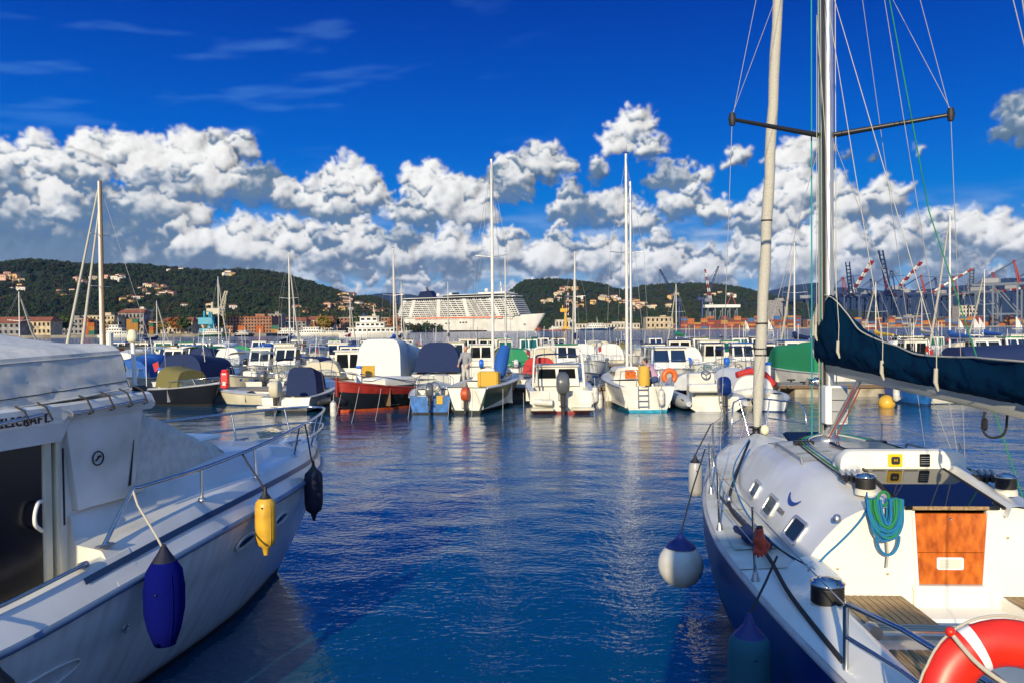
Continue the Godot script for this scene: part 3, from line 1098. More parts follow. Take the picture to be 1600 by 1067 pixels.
	for i in 61:
		var s := 4.62 + 3.8 * i / 60.0
		var drop: float = 0.055 * (s - 4.5)
		var hang := []
		for side in [1, -1]:
			var r := PackedVector3Array()
			for k in 11:
				var u := k / 10.0
				var y := lerpf(2.57 - drop, 2.865 - 0.03 * (s - 4.5), u)
				var crease := absf(wr.get_noise_3d(s * 1.3 + u * 0.8, u * 0.9, 4.0 * side)) * 0.05
				var fold := absf(wr.get_noise_3d(s * 3.5 - u * 1.4, u * 0.5, 9.0 * side)) * 0.018
				r.append(cv(s, (lerpf(1.13, 1.05, u) + (crease + fold) * (1.0 - u * 0.6) - 0.03) * side, y))
			hang.append(r)
		side_rings.append(hang)
		var t := PackedVector3Array()
		var s0: PackedVector3Array = hang[0]
		var s1: PackedVector3Array = hang[1]
		t.append(s0[10])
		for k in 13:
			var u := -1.0 + 2.0 * (k + 0.5) / 13.0
			var rise := 0.15 * (1.0 - absf(u)) * smoothstep(4.3, 5.0, s) + 0.015
			t.append(cv(s, -u * 1.03, 2.87 - 0.03 * (s - 4.5) + rise + wr.get_noise_3d(s * 1.0, u * 1.4, 30) * 0.035))
		t.append(s1[10])
		top_rings.append(t)
	for k in 2:
		# stitched hem along the lower edge and a seam below the top edge
		for q in [[0, 0.006, "cruiser_canvas"], [2, 0.003, "rope_black"], [9, 0.005, "cruiser_canvas"]]:
			var sp := []
			for h in side_rings:
				sp.append(h[k][q[0]] + Vector3(0.003 if k == 0 else -0.003, 0, 0))
			part(MB.new().tube(sp, q[1], 5), "seam", mat(q[2]), b)
		mb = MB.new().smooth()
		var rr := []
		for h in side_rings:
			rr.append(h[k])
		mb.loft(rr)
		part(mb, "flybridge_cover_side", mat("cruiser_canvas"), b)
	mb = MB.new().smooth()
	mb.loft(top_rings)
	part(mb, "flybridge_cover_top", mat("cruiser_canvas"), b)
	mb = MB.new()
	var front := []
	for k in 12:
		var u := k / 11.0
		var r := PackedVector3Array()
		for j in 9:
			var w := j / 8.0
			var a: Vector3 = side_rings[0][0][int(round(w * 10))]
			var c: Vector3 = side_rings[0][1][int(round(w * 10))]
			var p := a.lerp(c, u)
			p.z -= sin(u * PI) * 0.10 + absf(wr.get_noise_2d(u * 5, w)) * 0.05
			if j == 8:
				p = p.lerp(top_rings[0][1 + int(u * 13.0 * 0.99)], 0.8)
			r.append(p)
		front.append(r)
	mb.smooth().loft(front)
	part(mb, "flybridge_cover_front", mat("cruiser_canvas"), b)
	# canvas over the windscreen
	rings = []
	for i in 25:
		var u := i / 24.0
		var s := lerpf(3.22, 4.66, u)
		var hw := lerpf(0.93, 1.135, pow(u, 0.8))
		var base := lerpf(1.84, 1.735, u)
		var topy := lerpf(1.86, 2.47, pow(u, 0.92))
		var r := []
		for k in 9:
			var w := k / 8.0
			var y := lerpf(base, topy, minf(1.0, w * 1.5))
			var x := hw - 0.07 * w if w < 0.66 else lerpf(hw - 0.05, 0.0, (w - 0.66) / 0.34)
			r.append(cv(s, x + wr.get_noise_3d(s * 1.5, w * 2.0, 50) * 0.05 * sin(w * PI), y + (0.05 * (w - 0.66) if w > 0.66 else 0.0) + wr.get_noise_3d(s * 2, w * 2, 70) * 0.03))
		rings.append(mirror(r))
	part(MB.new().smooth().loft(rings), "windscreen_cover", mat("cruiser_canvas"), b)
	# bow rail: top bar round the bow, posts, lower bar at the bow
	var half := [[5.20, 1.40, 1.50], [4.84, 1.31, 1.80], [4.70, 1.30, 1.825], [3.98, 1.30, 1.85], [3.1, 1.21, 1.90], [2.0, 0.96, 1.94], [1.0, 0.62, 1.955], [0.35, 0.33, 1.96], [0.06, 0.12, 1.96]]
	var pts := []
	for q in half:
		pts.append(cv(q[0], q[1], q[2]))
	for i in range(half.size() - 1, -1, -1):
		pts.append(cv(half[i][0], -half[i][1], half[i][2]))
	var rail := part(MB.new().tube(curve_pts(pts, 5), 0.0165, 10), "bow_rail", mat("steel"), b)
	pts = []
	for q in [[1.55, 0.80, 1.75], [0.9, 0.56, 1.75], [0.3, 0.28, 1.75], [0.08, 0.1, 1.75], [0.08, -0.1, 1.75], [0.3, -0.28, 1.75], [0.9, -0.56, 1.75], [1.55, -0.80, 1.75]]:
		pts.append(cv(q[0], q[1], q[2]))
	part(MB.new().tube(curve_pts(pts, 5), 0.013, 8), "lower_rail", mat("steel"), rail)
	for q in [[4.03, 1.32, 1.30, 1.845], [3.14, 1.24, 1.20, 1.897], [1.9, 0.86, 0.92, 1.942], [1.0, 0.53, 0.62, 1.953], [0.3, 0.18, 0.30, 1.957]]:
		for side in [1, -1]:
			var y0: float = tab(cr_tab, q[0], 4) + 0.01
			part(MB.new().tube([cv(q[0] + 0.02, q[1] * side, y0), cv(q[0], q[2] * side, q[3])], 0.0125, 8), "rail_post", mat("steel"), rail)
			part(MB.new().lathe([[0.034, 0.0], [0.032, 0.01], [0.018, 0.02]], 12, Transform3D(Basis(), cv(q[0] + 0.02, q[1] * side, y0 - 0.004))), "foot", mat("dull_steel"), rail)
	part(MB.new().rbox(cv(5.19, 1.40, 1.505), Vector3(0.05, 0.016, 0.14), 0.004), "rail_foot", mat("dull_steel"), b)
	# low grab rail along the cockpit
	part(MB.new().tube(curve_pts([cv(5.4, 1.43, 1.43), cv(5.5, 1.45, 1.43), cv(6.2, 1.45, 1.36), cv(7.4, 1.44, 1.34)], 5), 0.014, 8), "grab_rail", mat("steel"), b)
	part(MB.new().lathe([[0.024, -0.03], [0.024, 0.03]], 10, Transform3D(Basis(Vector3.RIGHT, PI / 2), cv(5.41, 1.43, 1.43))), "grab_rail_end", mat("dull_steel"), b)
	# white pole with a lamp housing on the roof
	part(MB.new().tube([cv(4.38, 0.95, 2.5), cv(4.38, 0.93, 2.93)], 0.017, 10), "light_pole", mat("white_plastic"), b)
	part(MB.new().lathe([[0.03, 0.0], [0.042, 0.01], [0.042, 0.05], [0.036, 0.055], [0.036, 0.085], [0.02, 0.1]], 14, Transform3D(Basis(), cv(4.38, 0.93, 2.92))), "navigation_light", mat("cream_plastic"), b)
	part(MB.new().rbox(cv(4.42, 1.03, 2.55), Vector3(0.09, 0.05, 0.10), 0.015), "bracket", mat("black_plastic"), b)
	# hatch, cleat and coil of line on the foredeck
	part(MB.new().rbox(cv(2.6, 0, 1.87), Vector3(0.5, 0.05, 0.5), 0.02), "deck_hatch", mat("white_plastic"), b)
	for side in [1, -1]:
		var cl := MB.new()
		cl.tube([cv(1.0, 0.38 * side, 1.65), cv(1.28, 0.38 * side, 1.65)], 0.014, 6)
		cl.tube([cv(1.08, 0.38 * side, 1.6), cv(1.08, 0.38 * side, 1.65)], 0.012, 6)
		cl.tube([cv(1.20, 0.38 * side, 1.6), cv(1.20, 0.38 * side, 1.65)], 0.012, 6)
		part(cl, "cleat", mat("steel"), b)
	# things on it: fenders and a coiled line
	fender("fender", "large fender in a royal blue cloth cover on the cabin cruiser's side", xf * cv(4.98, 1.72, 1.42), [[0.012, -0.06], [0.045, 0.0], [0.085, 0.06], [0.128, 0.13], [0.145, 0.26], [0.142, 0.42], [0.118, 0.54], [0.075, 0.66], [0.03, 0.675]], "fender_blue", "fender_navy",
		[xf * cv(4.82, 1.31, 1.82), xf * cv(4.87, 1.40, 1.72), xf * cv(4.95, 1.63, 1.53), xf * cv(4.98, 1.72, 1.44)], "rope_white", "fenders hanging on the front boats", 10)
	fender("fender", "yellow cylindrical fender with black ends on the cabin cruiser's side", xf * cv(3.50, 1.56, 1.55), [[0.012, -0.06], [0.02, 0.0], [0.055, 0.05], [0.084, 0.08], [0.092, 0.12], [0.092, 0.40], [0.08, 0.46], [0.035, 0.49], [0.02, 0.56]], "fender_yellow", "black_rubber",
		[xf * cv(3.4, 1.25, 1.885), xf * cv(3.42, 1.32, 1.80), xf * cv(3.47, 1.49, 1.64), xf * cv(3.50, 1.56, 1.56)], "rope_black", "fenders hanging on the front boats", 18)
	fender("fender", "black cylindrical fender hanging at the cabin cruiser's bow rail", xf * cv(1.98, 1.14, 1.52), [[0.012, -0.06], [0.02, 0.0], [0.06, 0.05], [0.092, 0.08], [0.10, 0.13], [0.10, 0.40], [0.085, 0.48], [0.035, 0.52], [0.012, 0.60]], "fender_navy", "black_rubber",
		[xf * cv(1.75, 0.90, 1.945), xf * cv(1.80, 0.96, 1.84), xf * cv(1.93, 1.08, 1.62), xf * cv(1.98, 1.14, 1.53)], "rope_black", "fenders hanging on the front boats", 18)
	fender("fender", "orange fender with a black conical top low on the cruiser's quarter", xf * cv(6.35, 1.73, 1.13), [[0.012, -0.08], [0.05, 0.0], [0.11, 0.08], [0.125, 0.11], [0.125, 0.42], [0.1, 0.5], [0.03, 0.52]], "buoy_orange", "black_rubber",
		[xf * cv(6.25, 1.45, 1.37), xf * cv(6.28, 1.53, 1.33), xf * cv(6.35, 1.72, 1.16)], "rope_black", "fenders hanging on the front boats", 18)
	var coil := thing("rope_coil", "coiled pale mooring line lying on the cruiser's foredeck", "rope", xf * cv(0.95, -0.1, 1.67))
	var cm := MB.new()
	var cp := []
	for i in 90:
		var a := i * 0.42
		cp.append(Vector3(cos(a) * (0.13 + 0.02 * sin(i * 1.7)), 0.012 + i * 0.0007 + 0.01 * sin(i * 0.9), sin(a) * (0.16 + 0.02 * cos(i * 2.3))))
	cm.tube(cp, 0.011, 5)
	part(cm, "coils", mat("rope_white"), coil)

# ---------------------------------------------------------------- the sailing yacht
var ya_tab := [[0.0, 0.03, 1.28, 0.0, 1.10], [0.5, 0.34, 1.26, 0.0, 0.45], [1.0, 0.64, 1.235, 0.12, 0.0], [2.1, 1.13, 1.165, 0.60, -0.3], [4.1, 1.56, 1.06, 1.2, -0.4], [5.7, 1.73, 1.02, 1.42, -0.45], [7.3, 1.70, 1.0, 1.42, -0.4], [8.6, 1.61, 1.0, 1.25, -0.3], [9.9, 1.46, 1.0, 1.0, -0.15]]
var roof_tab := [[1.8, 0.42, 0.34, 1.25], [2.4, 0.72, 0.52, 1.42], [3.0, 0.93, 0.66, 1.55], [3.6, 1.06, 0.74, 1.62], [4.5, 1.15, 0.80, 1.65], [5.5, 1.19, 0.81, 1.62], [6.4, 1.16, 0.76, 1.50]]

# a point on the cabin's side: u 0 at the deck, 1 at the roof edge
func cabin_side(s: float, u: float, side: float) -> Vector3:
	var bt := tab(roof_tab, s, 1)
	var rt := tab(roof_tab, s, 2)
	var by := tab(ya_tab, s, 2) + 0.03
	var ry := tab(roof_tab, s, 3) - 0.03
	return cv(s, lerpf(bt, rt + 0.04, pow(maxf(u, 0.0), 1.3)) * side, lerpf(by, ry, u))

func rounded_rect(hw: float, hh: float, r: float, n := 5) -> PackedVector2Array:
	var out := PackedVector2Array()
	for c in [[1, 1, 0], [-1, 1, 1], [-1, -1, 2], [1, -1, 3]]:
		for k in n + 1:
			var a: float = PI / 2 * (c[2] + float(k) / n)
			out.append(Vector2(c[0] * (hw - r) + cos(a) * r, c[1] * (hh - r) + sin(a) * r))
	return out

func make_yacht() -> void:
	var turn := deg_to_rad(-3.0)
	var o := Vector3(3.88, 0, -12.9) + Basis(Vector3.UP, turn) * Vector3(0, 0, 5.0)
	var xf := Transform3D(Basis(Vector3.UP, turn), o)
	var b := thing("sailing_yacht", "sailing yacht with navy hull and navy sail cover, lying beside the quay", "sailboat", o, turn)
	var ss := []
	for i in 44:
		ss.append(9.9 * pow(i / 43.0, 1.1))
	# topsides
	var mb := MB.new().smooth()
	for side in [1, -1]:
		var rings := []
		for s in ss:
			var t := tab(ya_tab, s, 1)
			var y := tab(ya_tab, s, 2)
			var w := tab(ya_tab, s, 3)
			var k := tab(ya_tab, s, 4)
			var yb := maxf(k, -0.02)
			var r := PackedVector3Array()
			for f in [0.0, 0.1, 0.3, 0.5, 0.7, 0.85, 1.0]:
				var bulge := 0.07 * sin(f * PI) * smoothstep(0.5, 4.0, s)
				r.append(cv(s, (lerpf(t, w, f * f * 0.6 + f * 0.4) + bulge) * side, lerpf(y - 0.012, yb, f)))
			r.append(cv(s, 0, minf(k, -0.03) if s > 1.1 else k))
			rings.append(r)
		mb.loft(rings)
	mb.smooth(false)
	mb.poly(mirror([cv(9.9, 1.46, 0.99), cv(9.9, 1.3, 0.4), cv(9.9, 1.0, 0.0)]), Vector3(0, 0, 1))
	part(mb, "hull", mat("navy_hull"), b)
	for side in [1, -1]:
		# grey rub band and toe rail along the sheer, thin pale line on the topsides
		var rings := []
		var rings2 := []
		for s in ss:
			var t := tab(ya_tab, s, 1)
			var y := tab(ya_tab, s, 2)
			rings.append(PackedVector3Array([cv(s, t * side, y - 0.022), cv(s, (t + 0.009) * side, y - 0.010), cv(s, (t + 0.004) * side, y + 0.010), cv(s, (t - 0.010) * side, y + 0.018), cv(s, (t - 0.030) * side, y + 0.017), cv(s, (t - 0.036) * side, y - 0.01)]))
		part(MB.new().smooth().loft(rings), "toe_rail", grain(mat("toe_grey", 0.46, 0.45, 0.46, 0.4), texs["dirt"], 0.8), b)
	# deck and cabin
	mb = MB.new().smooth()
	var rings := []
	for s in ss:
		if s > 6.42:
			break
		var t := tab(ya_tab, s, 1) - 0.03
		var y := tab(ya_tab, s, 2)
		rings.append(mirror([cv(s, t, y), cv(s, t * 0.66, y + 0.025), cv(s, t * 0.33, y + 0.04), cv(s, 0, y + 0.05)]))
	mb.loft(rings)
	part(mb, "foredeck", mat("gelcoat_deck"), b)
	mb = MB.new().smooth()
	rings = []
	for i in 32:
		var s := lerpf(1.8, 6.4, i / 31.0)
		var rt := tab(roof_tab, s, 2)
		var ry := tab(roof_tab, s, 3)
		var h := []
		for u in [-0.06, 0.15, 0.35, 0.55, 0.75, 0.9]:
			h.append(cabin_side(s, u, 1.0))
		h.append(cv(s, rt + 0.015, ry - 0.035))
		h.append(cv(s, rt - 0.05, ry - 0.002))
		h.append(cv(s, rt * 0.6, ry + 0.03))
		h.append(cv(s, 0, ry + 0.05))
		rings.append(mirror(h))
	mb.loft(rings)
	mb.smooth(false)
	mb.poly(rings[0], Vector3(0, 0, -1))
	part(mb, "cabin", mat("gelcoat"), b)
	# aft bulkhead with the companionway
	var cut := PackedVector2Array()
	for p in rings[-1]:
		cut.append(Vector2(p.x, p.y))
	var below := PackedVector2Array([Vector2(-1.17, 0.98), Vector2(-1.1, 0.46), Vector2(-0.24, 0.46), Vector2(-0.24, 0.89), Vector2(0.24, 0.89), Vector2(0.24, 0.46), Vector2(1.1, 0.46), Vector2(1.17, 0.98)])
	var wall := PackedVector2Array()
	for i in cut.size():
		wall.append(cut[i])
	for p in below:
		wall.append(p)
	var hole := PackedVector2Array([Vector2(-0.25, 0.9), Vector2(0.25, 0.9), Vector2(0.29, 1.49), Vector2(-0.29, 1.49)])
	var left := Geometry2D.clip_polygons(wall, PackedVector2Array([Vector2(-0.27, 0.3), Vector2(3, 0.3), Vector2(3, 3), Vector2(-0.30, 3)]))
	var right := Geometry2D.clip_polygons(wall, PackedVector2Array([Vector2(0.27, 0.3), Vector2(0.30, 3), Vector2(-3, 3), Vector2(-3, 0.3)]))
	for p in left + right:
		part(MB.new().prism(p, 0.04, Transform3D(Basis(), cv(6.40, 0, 0))), "bulkhead", mat("gelcoat_cream_white", 0.78, 0.76, 0.66, 0.3), b)
	part(MB.new().rbox(cv(6.42, 0, 0.87), Vector3(0.62, 0.05, 0.10), 0.01), "sill", mat("gelcoat_cream_white"), b)
	part(MB.new().rbox(cv(6.44, 0, 0.66), Vector3(0.60, 0.40, 0.05), 0.01), "sill_front", mat("gelcoat_cream_white"), b)
	# washboards of orange-brown plywood in two pieces, vent, frame
	var wb := [PackedVector2Array([Vector2(-0.262, 0.90), Vector2(0.262, 0.90), Vector2(0.275, 1.155), Vector2(-0.275, 1.155)]), PackedVector2Array([Vector2(-0.2755, 1.160), Vector2(0.2755, 1.160), Vector2(0.293, 1.475), Vector2(-0.293, 1.475)])]
	for k in 2:
		var w := part(MB.new().prism(wb[k], 0.025, Transform3D(Basis(), cv(6.405, 0, 0))), "washboard", mat("mahogany"), b)
		if k == 0:
			part(MB.new().prism(rounded_rect(0.105, 0.05, 0.015), 0.014, Transform3D(Basis(), cv(6.424, -0.005, 1.07))), "vent", mat("white_plastic"), w)
			for i in 6:
				part(MB.new().box(cv(6.433, -0.005, 1.038 + i * 0.0125), Vector3(0.17, 0.004, 0.006), Basis(Vector3.RIGHT, 0.5)), "slat", mat("gelcoat_cream"), w)
		else:
			part(MB.new().lathe([[0.012, 0], [0.012, 0.006], [0.006, 0.01]], 10, Transform3D(Basis(Vector3.RIGHT, PI / 2), cv(6.42, 0, 1.43))), "lock", mat("steel"), w)
	for q in [[-0.42, 1.30], [-0.9, 1.02], [-0.5, 0.98], [0.45, 1.28], [0.6, 1.0]]:
		part(MB.new().lathe([[0.011, 0.0], [0.010, 0.004], [0.004, 0.006]], 10, Transform3D(Basis(Vector3.RIGHT, PI / 2), cv(6.421, q[0], q[1]))), "screw", mat("brass", 0.5, 0.36, 0.12, 0.35, 0.8), b)
	for side in [1, -1]:
		part(MB.new().tube([cv(6.425, 0.262 * side, 0.89), cv(6.425, 0.298 * side, 1.49)], 0.013, 8), "door_frame", mat("white_plastic"), b)
	# sliding hatch of dark acrylic, its rails, the hood before it
	mb = MB.new()
	mb.loft([PackedVector3Array([cv(5.52, -0.34, 1.69), cv(5.52, 0.34, 1.69), cv(5.52, 0.34, 1.655), cv(5.52, -0.34, 1.655)]), PackedVector3Array([cv(6.46, -0.37, 1.545), cv(6.46, 0.37, 1.545), cv(6.46, 0.37, 1.515), cv(6.46, -0.37, 1.515)])], true, true, true)
	var ha := part(mb, "sliding_hatch", mat("dark_glass"), b)
	part(MB.new().rbox(cv(6.468, -0.02, 1.53), Vector3(0.60, 0.03, 0.02), 0.004), "hatch_edge", mat("teak"), ha)
	for side in [1, -1]:
		part(MB.new().tube([cv(5.5, 0.36 * side, 1.69), cv(6.47, 0.40 * side, 1.53)], 0.014, 6), "hatch_seal", mat("black_rubber"), ha)
		var cr := []
		for i in 13:
			var u := i / 12.0
			var s := lerpf(5.3, 6.5, u)
			var y := tab(roof_tab, minf(s, 6.4), 3)
			var h := lerpf(0.13, 0.05, u)
			var x := lerpf(0.47, 0.50, u)
			cr.append(PackedVector3Array([cv(s, (x + 0.11) * side, y - 0.04), cv(s, (x + 0.07) * side, y + h * 0.75), cv(s, x * side, y + h), cv(s, (x - 0.06) * side, y + h * 0.9), cv(s, (x - 0.09) * side, y - 0.04)]))
		part(MB.new().smooth().loft(cr, false), "hatch_coaming", mat("gelcoat"), b)
	rings = []
	for q in [[5.0, 0.42, 1.66], [5.2, 0.53, 1.78], [5.42, 0.56, 1.855], [5.5, 0.565, 1.86], [5.54, 0.565, 1.845]]:
		var r := PackedVector3Array()
		for p in rounded_rect(q[1], (q[2] - 1.60) * 0.5, (q[2] - 1.60) * 0.45, 6):
			var yy: float = 1.60 + (q[2] - 1.60) * 0.5 + p.y
			if p.y < 0:
				r.append(cv(q[0], clampf(p.x * 1.05, -q[1], q[1]), minf(yy, 1.63)))
			else:
				r.append(cv(q[0], p.x, yy))
		rings.append(r)
	mb = MB.new().smooth()
	mb.loft(rings, true)
	mb.smooth(false)
	mb.fan(rings[-1], rings[-2])
	var pod := part(mb, "hatch_hood", mat("gelcoat_cream_white"), b)
	var pz := 5.546
	for q in [[-0.22, "white_plastic", 0.062], [-0.075, "yellow_plastic", 0.062], [0.07, "white_plastic", 0.062], [0.19, "dark_glass", 0.045]]:
		var ins := part(MB.new().prism(rounded_rect(q[2], 0.058, 0.008, 3), 0.014, Transform3D(Basis(), cv(pz, q[0], 1.765))), "instrument", mat(q[1]), pod)
		if q[1] == "yellow_plastic":
			part(MB.new().prism(rounded_rect(0.038, 0.036, 0.016, 4), 0.008, Transform3D(Basis(), cv(pz + 0.010, q[0], 1.765))), "dial", mat("black_plastic"), ins)
			for m in [-0.012, 0.0, 0.012]:
				part(MB.new().box(cv(pz + 0.016, q[0] + m, 1.768), Vector3(0.004, 0.02, 0.003)), "pointer", mat("yellow_plastic"), ins)
		if q[1] == "dark_glass":
			var bz := MB.new()
			for rr in 4:
				bz.box(cv(pz + 0.008, q[0], 1.735 + rr * 0.02), Vector3(0.08, 0.004, 0.004))
			part(bz, "bezel", mat("boat_grey"), ins)
	# side windows with frames, on both sides
	for side in [-1.0, 1.0]:
		for ws in [[4.40, 0.105], [5.12, 0.115], [5.92, 0.12]]:
			var s: float = ws[0]
			var c := cabin_side(s, 0.34, side)
			var ax := (cabin_side(s + 0.1, 0.34, side) - cabin_side(s - 0.1, 0.34, side)).normalized()
			var upv := (cabin_side(s, 0.6, side) - cabin_side(s, 0.25, side)).normalized()
			var nn := ax.cross(upv).normalized()
			if nn.x * side < 0:
				nn = -nn
			var bas := Basis(ax, upv, nn)
			var rg := []
			for lv in [[0.165, ws[1], 0.05, -0.01], [0.162, ws[1] - 0.004, 0.05, 0.014], [0.135, ws[1] - 0.03, 0.035, 0.014], [0.132, ws[1] - 0.033, 0.035, 0.004]]:
				var r := PackedVector3Array()
				for p in rounded_rect(lv[0], lv[1], lv[2]):
					r.append(c + bas * Vector3(p.x, p.y, lv[3]))
				rg.append(r)
			var fr := part(MB.new().loft(rg, true), "window", mat("alloy"), b)
			part(MB.new().poly(rg[3], nn), "pane", grain(mat("cabin_glass", 0.02, 0.03, 0.026, 0.05), texs["soft"], 2.0), fr)
	# blue crescent and a few small letters on the cabin side
	for side in [-1.0]:
		var c := cabin_side(5.55, 0.66, side)
		var ax := (cabin_side(5.65, 0.66, side) - cabin_side(5.45, 0.66, side)).normalized()
		var upv := (cabin_side(5.55, 0.8, side) - cabin_side(5.55, 0.5, side)).normalized()
		var nn := -ax.cross(upv).normalized()
		if nn.x * side < 0:
			nn = -nn
		var cr := PackedVector2Array()
		for k in 15:
			var a := deg_to_rad(lerpf(205, 335, k / 14.0))
			cr.append(Vector2(cos(a) * 0.17, sin(a) * 0.17 + 0.10))
		for k in 15:
			var a := deg_to_rad(lerpf(330, 210, k / 14.0))
			cr.append(Vector2(cos(a) * 0.165 + 0.005, sin(a) * 0.11 + 0.085))
		part(MB.new().prism(cr, 0.006, Transform3D(Basis(ax, upv, nn), c + nn * 0.006)), "crescent_mark", mat("logo_blue"), b)
		var lm := MB.new()
		rng.seed = 77
		var c2 := cabin_side(5.47, 0.40, side)
		for k in 8:
			var p := c2 + ax * ((k - 4) * 0.022) + nn * 0.005
			lm.box(p, Vector3(0.004, 0.05, 0.004), Basis(ax, upv, nn))
			lm.box(p + ax * 0.007 + upv * rng.randf_range(-0.02, 0.02), Vector3(0.014, 0.006, 0.004), Basis(ax, upv, nn))
		part(lm, "lettering", mat("logo_dark"), b)
	# non-slip panels on the roof and the side decks, with their screws along the genoa track
	var grip := grain(mat("nonslip", 0.60, 0.60, 0.56, 0.8), texs["dirt"], 0.7, texs["grit"], 0.12)
	for side in [-1.0, 1.0]:
		for q in [[2.3, 3.1], [3.2, 4.5], [4.6, 5.9]]:
			var pr := []
			var dr := []
			for i in 9:
				var s := lerpf(q[0], q[1], i / 8.0)
				var rt := tab(roof_tab, s, 2)
				var ry := tab(roof_tab, s, 3)
				if s < 5.0 and s > 2.5:
					pr.append(PackedVector3Array([cv(s, (rt - 0.10) * side, ry + 0.012), cv(s, (rt * 0.6) * side, ry + 0.034), cv(s, (rt * 0.36) * side, ry + 0.044)]))
				var t := tab(ya_tab, s, 1)
				var bt := tab(roof_tab, s, 1)
				var y := tab(ya_tab, s, 2)
				dr.append(PackedVector3Array([cv(s, (t - 0.12) * side, y + 0.012), cv(s, lerpf(t - 0.12, bt + 0.06, 0.5) * side, y + 0.022), cv(s, (bt + 0.06) * side, y + 0.030)]))
			if pr.size() > 2:
				part(MB.new().smooth().loft(pr), "nonslip_panel", grip, b)
			part(MB.new().smooth().loft(dr), "nonslip_panel", grip, b)
		for i in 14:
			part(MB.new().lathe([[0.008, 0.0], [0.007, 0.004], [0.003, 0.005]], 8, Transform3D(Basis(), cv(3.6 + i * 0.155, 1.34 * side, 1.091))), "screw", mat("steel"), b)
	# grab rail on the roof, deck hatch, tracks
	for side in [-1, 1]:
		part(MB.new().tube([cv(3.9, 0.72 * side, 1.64), cv(3.95, 0.72 * side, 1.69), cv(5.0, 0.76 * side, 1.70), cv(5.05, 0.76 * side, 1.65)], 0.014, 6), "grab_rail", mat("boat_grey"), b)
		part(MB.new().box(cv(4.6, 1.34 * side, 1.075), Vector3(0.035, 0.03, 2.2)), "genoa_track", mat("black_plastic"), b)
	part(MB.new().rbox(cv(2.75, 0, 1.56), Vector3(0.5, 0.05, 0.5), 0.02, Basis(Vector3.RIGHT, 0.25)), "deck_hatch", mat("dark_glass"), b)
	part(MB.new().rbox(cv(4.3, 0.1, 1.715), Vector3(0.55, 0.03, 0.5), 0.01), "deck_hatch", mat("dark_glass"), b)
	# cockpit: side decks and coamings, seats, sole
	for side in [-1, 1]:
		rings = []
		for i in 20:
			var s := lerpf(6.40, 9.9, i / 19.0)
			var t := tab(ya_tab, s, 1) - 0.03
			var inb := lerpf(1.0, 1.22, smoothstep(6.9, 7.4, s))
			rings.append(PackedVector3Array([cv(s, t * side, 1.0), cv(s, (inb + 0.30) * side, 1.02), cv(s, (inb + 0.22) * side, 1.10), cv(s, (inb + 0.10) * side, 1.125), cv(s, (inb + 0.04) * side, 1.10), cv(s, inb * side, 0.80), cv(s, 0.42 * side, 0.795), cv(s, 0.40 * side, 0.77), cv(s, 0.39 * side, 0.45)]))
		part(MB.new().smooth().loft(rings), "cockpit_side", mat("gelcoat_cream_white"), b)
		# teak slats on the seats, each a plank
		for k in 9:
			var x := 0.43 + k * 0.058
			put(MB.new().rbox(Vector3.ZERO, Vector3(0.05, 0.012, 0.88), 0.004).done(), "teak_slat", mat("teak"), b, Transform3D(Basis(), cv(6.90, x * side, 0.812)))
		for k in 12:
			var x := 0.47 + k * 0.058
			put(MB.new().rbox(Vector3.ZERO, Vector3(0.05, 0.012, 1.1), 0.004).done(), "teak_slat", mat("teak"), b, Transform3D(Basis(), cv(8.12, x * side, 0.812)))
	part(MB.new().box(cv(8.15, 0, 0.44), Vector3(0.8, 0.03, 3.5)), "cockpit_sole", mat("gelcoat_cream_white"), b)
	part(MB.new().rbox(cv(9.85, 0, 0.72), Vector3(2.6, 0.5, 0.08), 0.02), "transom_wall", mat("gelcoat_cream_white"), b)
	part(MB.new().rbox(cv(6.62, 0, 0.6), Vector3(0.78, 0.26, 0.3), 0.03), "step", mat("gelcoat_cream_white"), b)
	# traveller across the cockpit with its lines
	mb = MB.new()
	mb.rbox(cv(7.46, 0, 0.87), Vector3(2.1, 0.05, 0.07), 0.01)
	var tv := part(mb, "traveller", mat("alloy"), b)
	part(MB.new().lathe([[0.05, -0.05], [0.055, 0.0], [0.05, 0.05]], 12, Transform3D(Basis(Vector3.RIGHT, PI / 2), cv(7.46, -1.02, 0.90))), "traveller_end", mat("dull_steel"), tv)
	for k in 3:
		part(MB.new().tube(rope_pts(cv(7.44 + k * 0.025, -1.0, 0.94 - k * 0.008), cv(7.44 + k * 0.02, 0.9, 0.93), 0.012, 10), 0.008, 6), "traveller_line", mat("rope_white"), tv)
	# winches: base, drum with turns of dark line, polished top
	for q in [[7.5, -1.34, 1.0, 1.12], [7.5, 1.34, 1.0, 1.12], [6.12, -0.56, 1.53, 0.85], [6.12, 0.60, 1.53, 0.85]]:
		var k: float = q[3]
		var w := part(MB.new().lathe([[0.105 * k, 0.0], [0.10 * k, 0.05 * k], [0.085 * k, 0.06 * k]], 22, Transform3D(Basis(), cv(q[0], q[1], q[2] + 0.04))), "winch", mat("gelcoat_cream"), b)
		var prof := []
		for i in 13:
			prof.append([(0.088 + (0.012 if i % 2 else 0.0)) * k, (0.06 + i * 0.0085) * k])
		part(MB.new().lathe(prof, 22, Transform3D(Basis(), cv(q[0], q[1], q[2] + 0.04))), "drum", mat("black_rubber"), w)
		part(MB.new().lathe([[0.08 * k, 0.165 * k], [0.102 * k, 0.172 * k], [0.104 * k, 0.185 * k], [0.085 * k, 0.19 * k], [0.08 * k, 0.203 * k], [0.04 * k, 0.208 * k], [0.03 * k, 0.215 * k], [0.001, 0.215 * k]], 22, Transform3D(Basis(), cv(q[0], q[1], q[2] + 0.04))), "winch_top", mat("steel"), w)
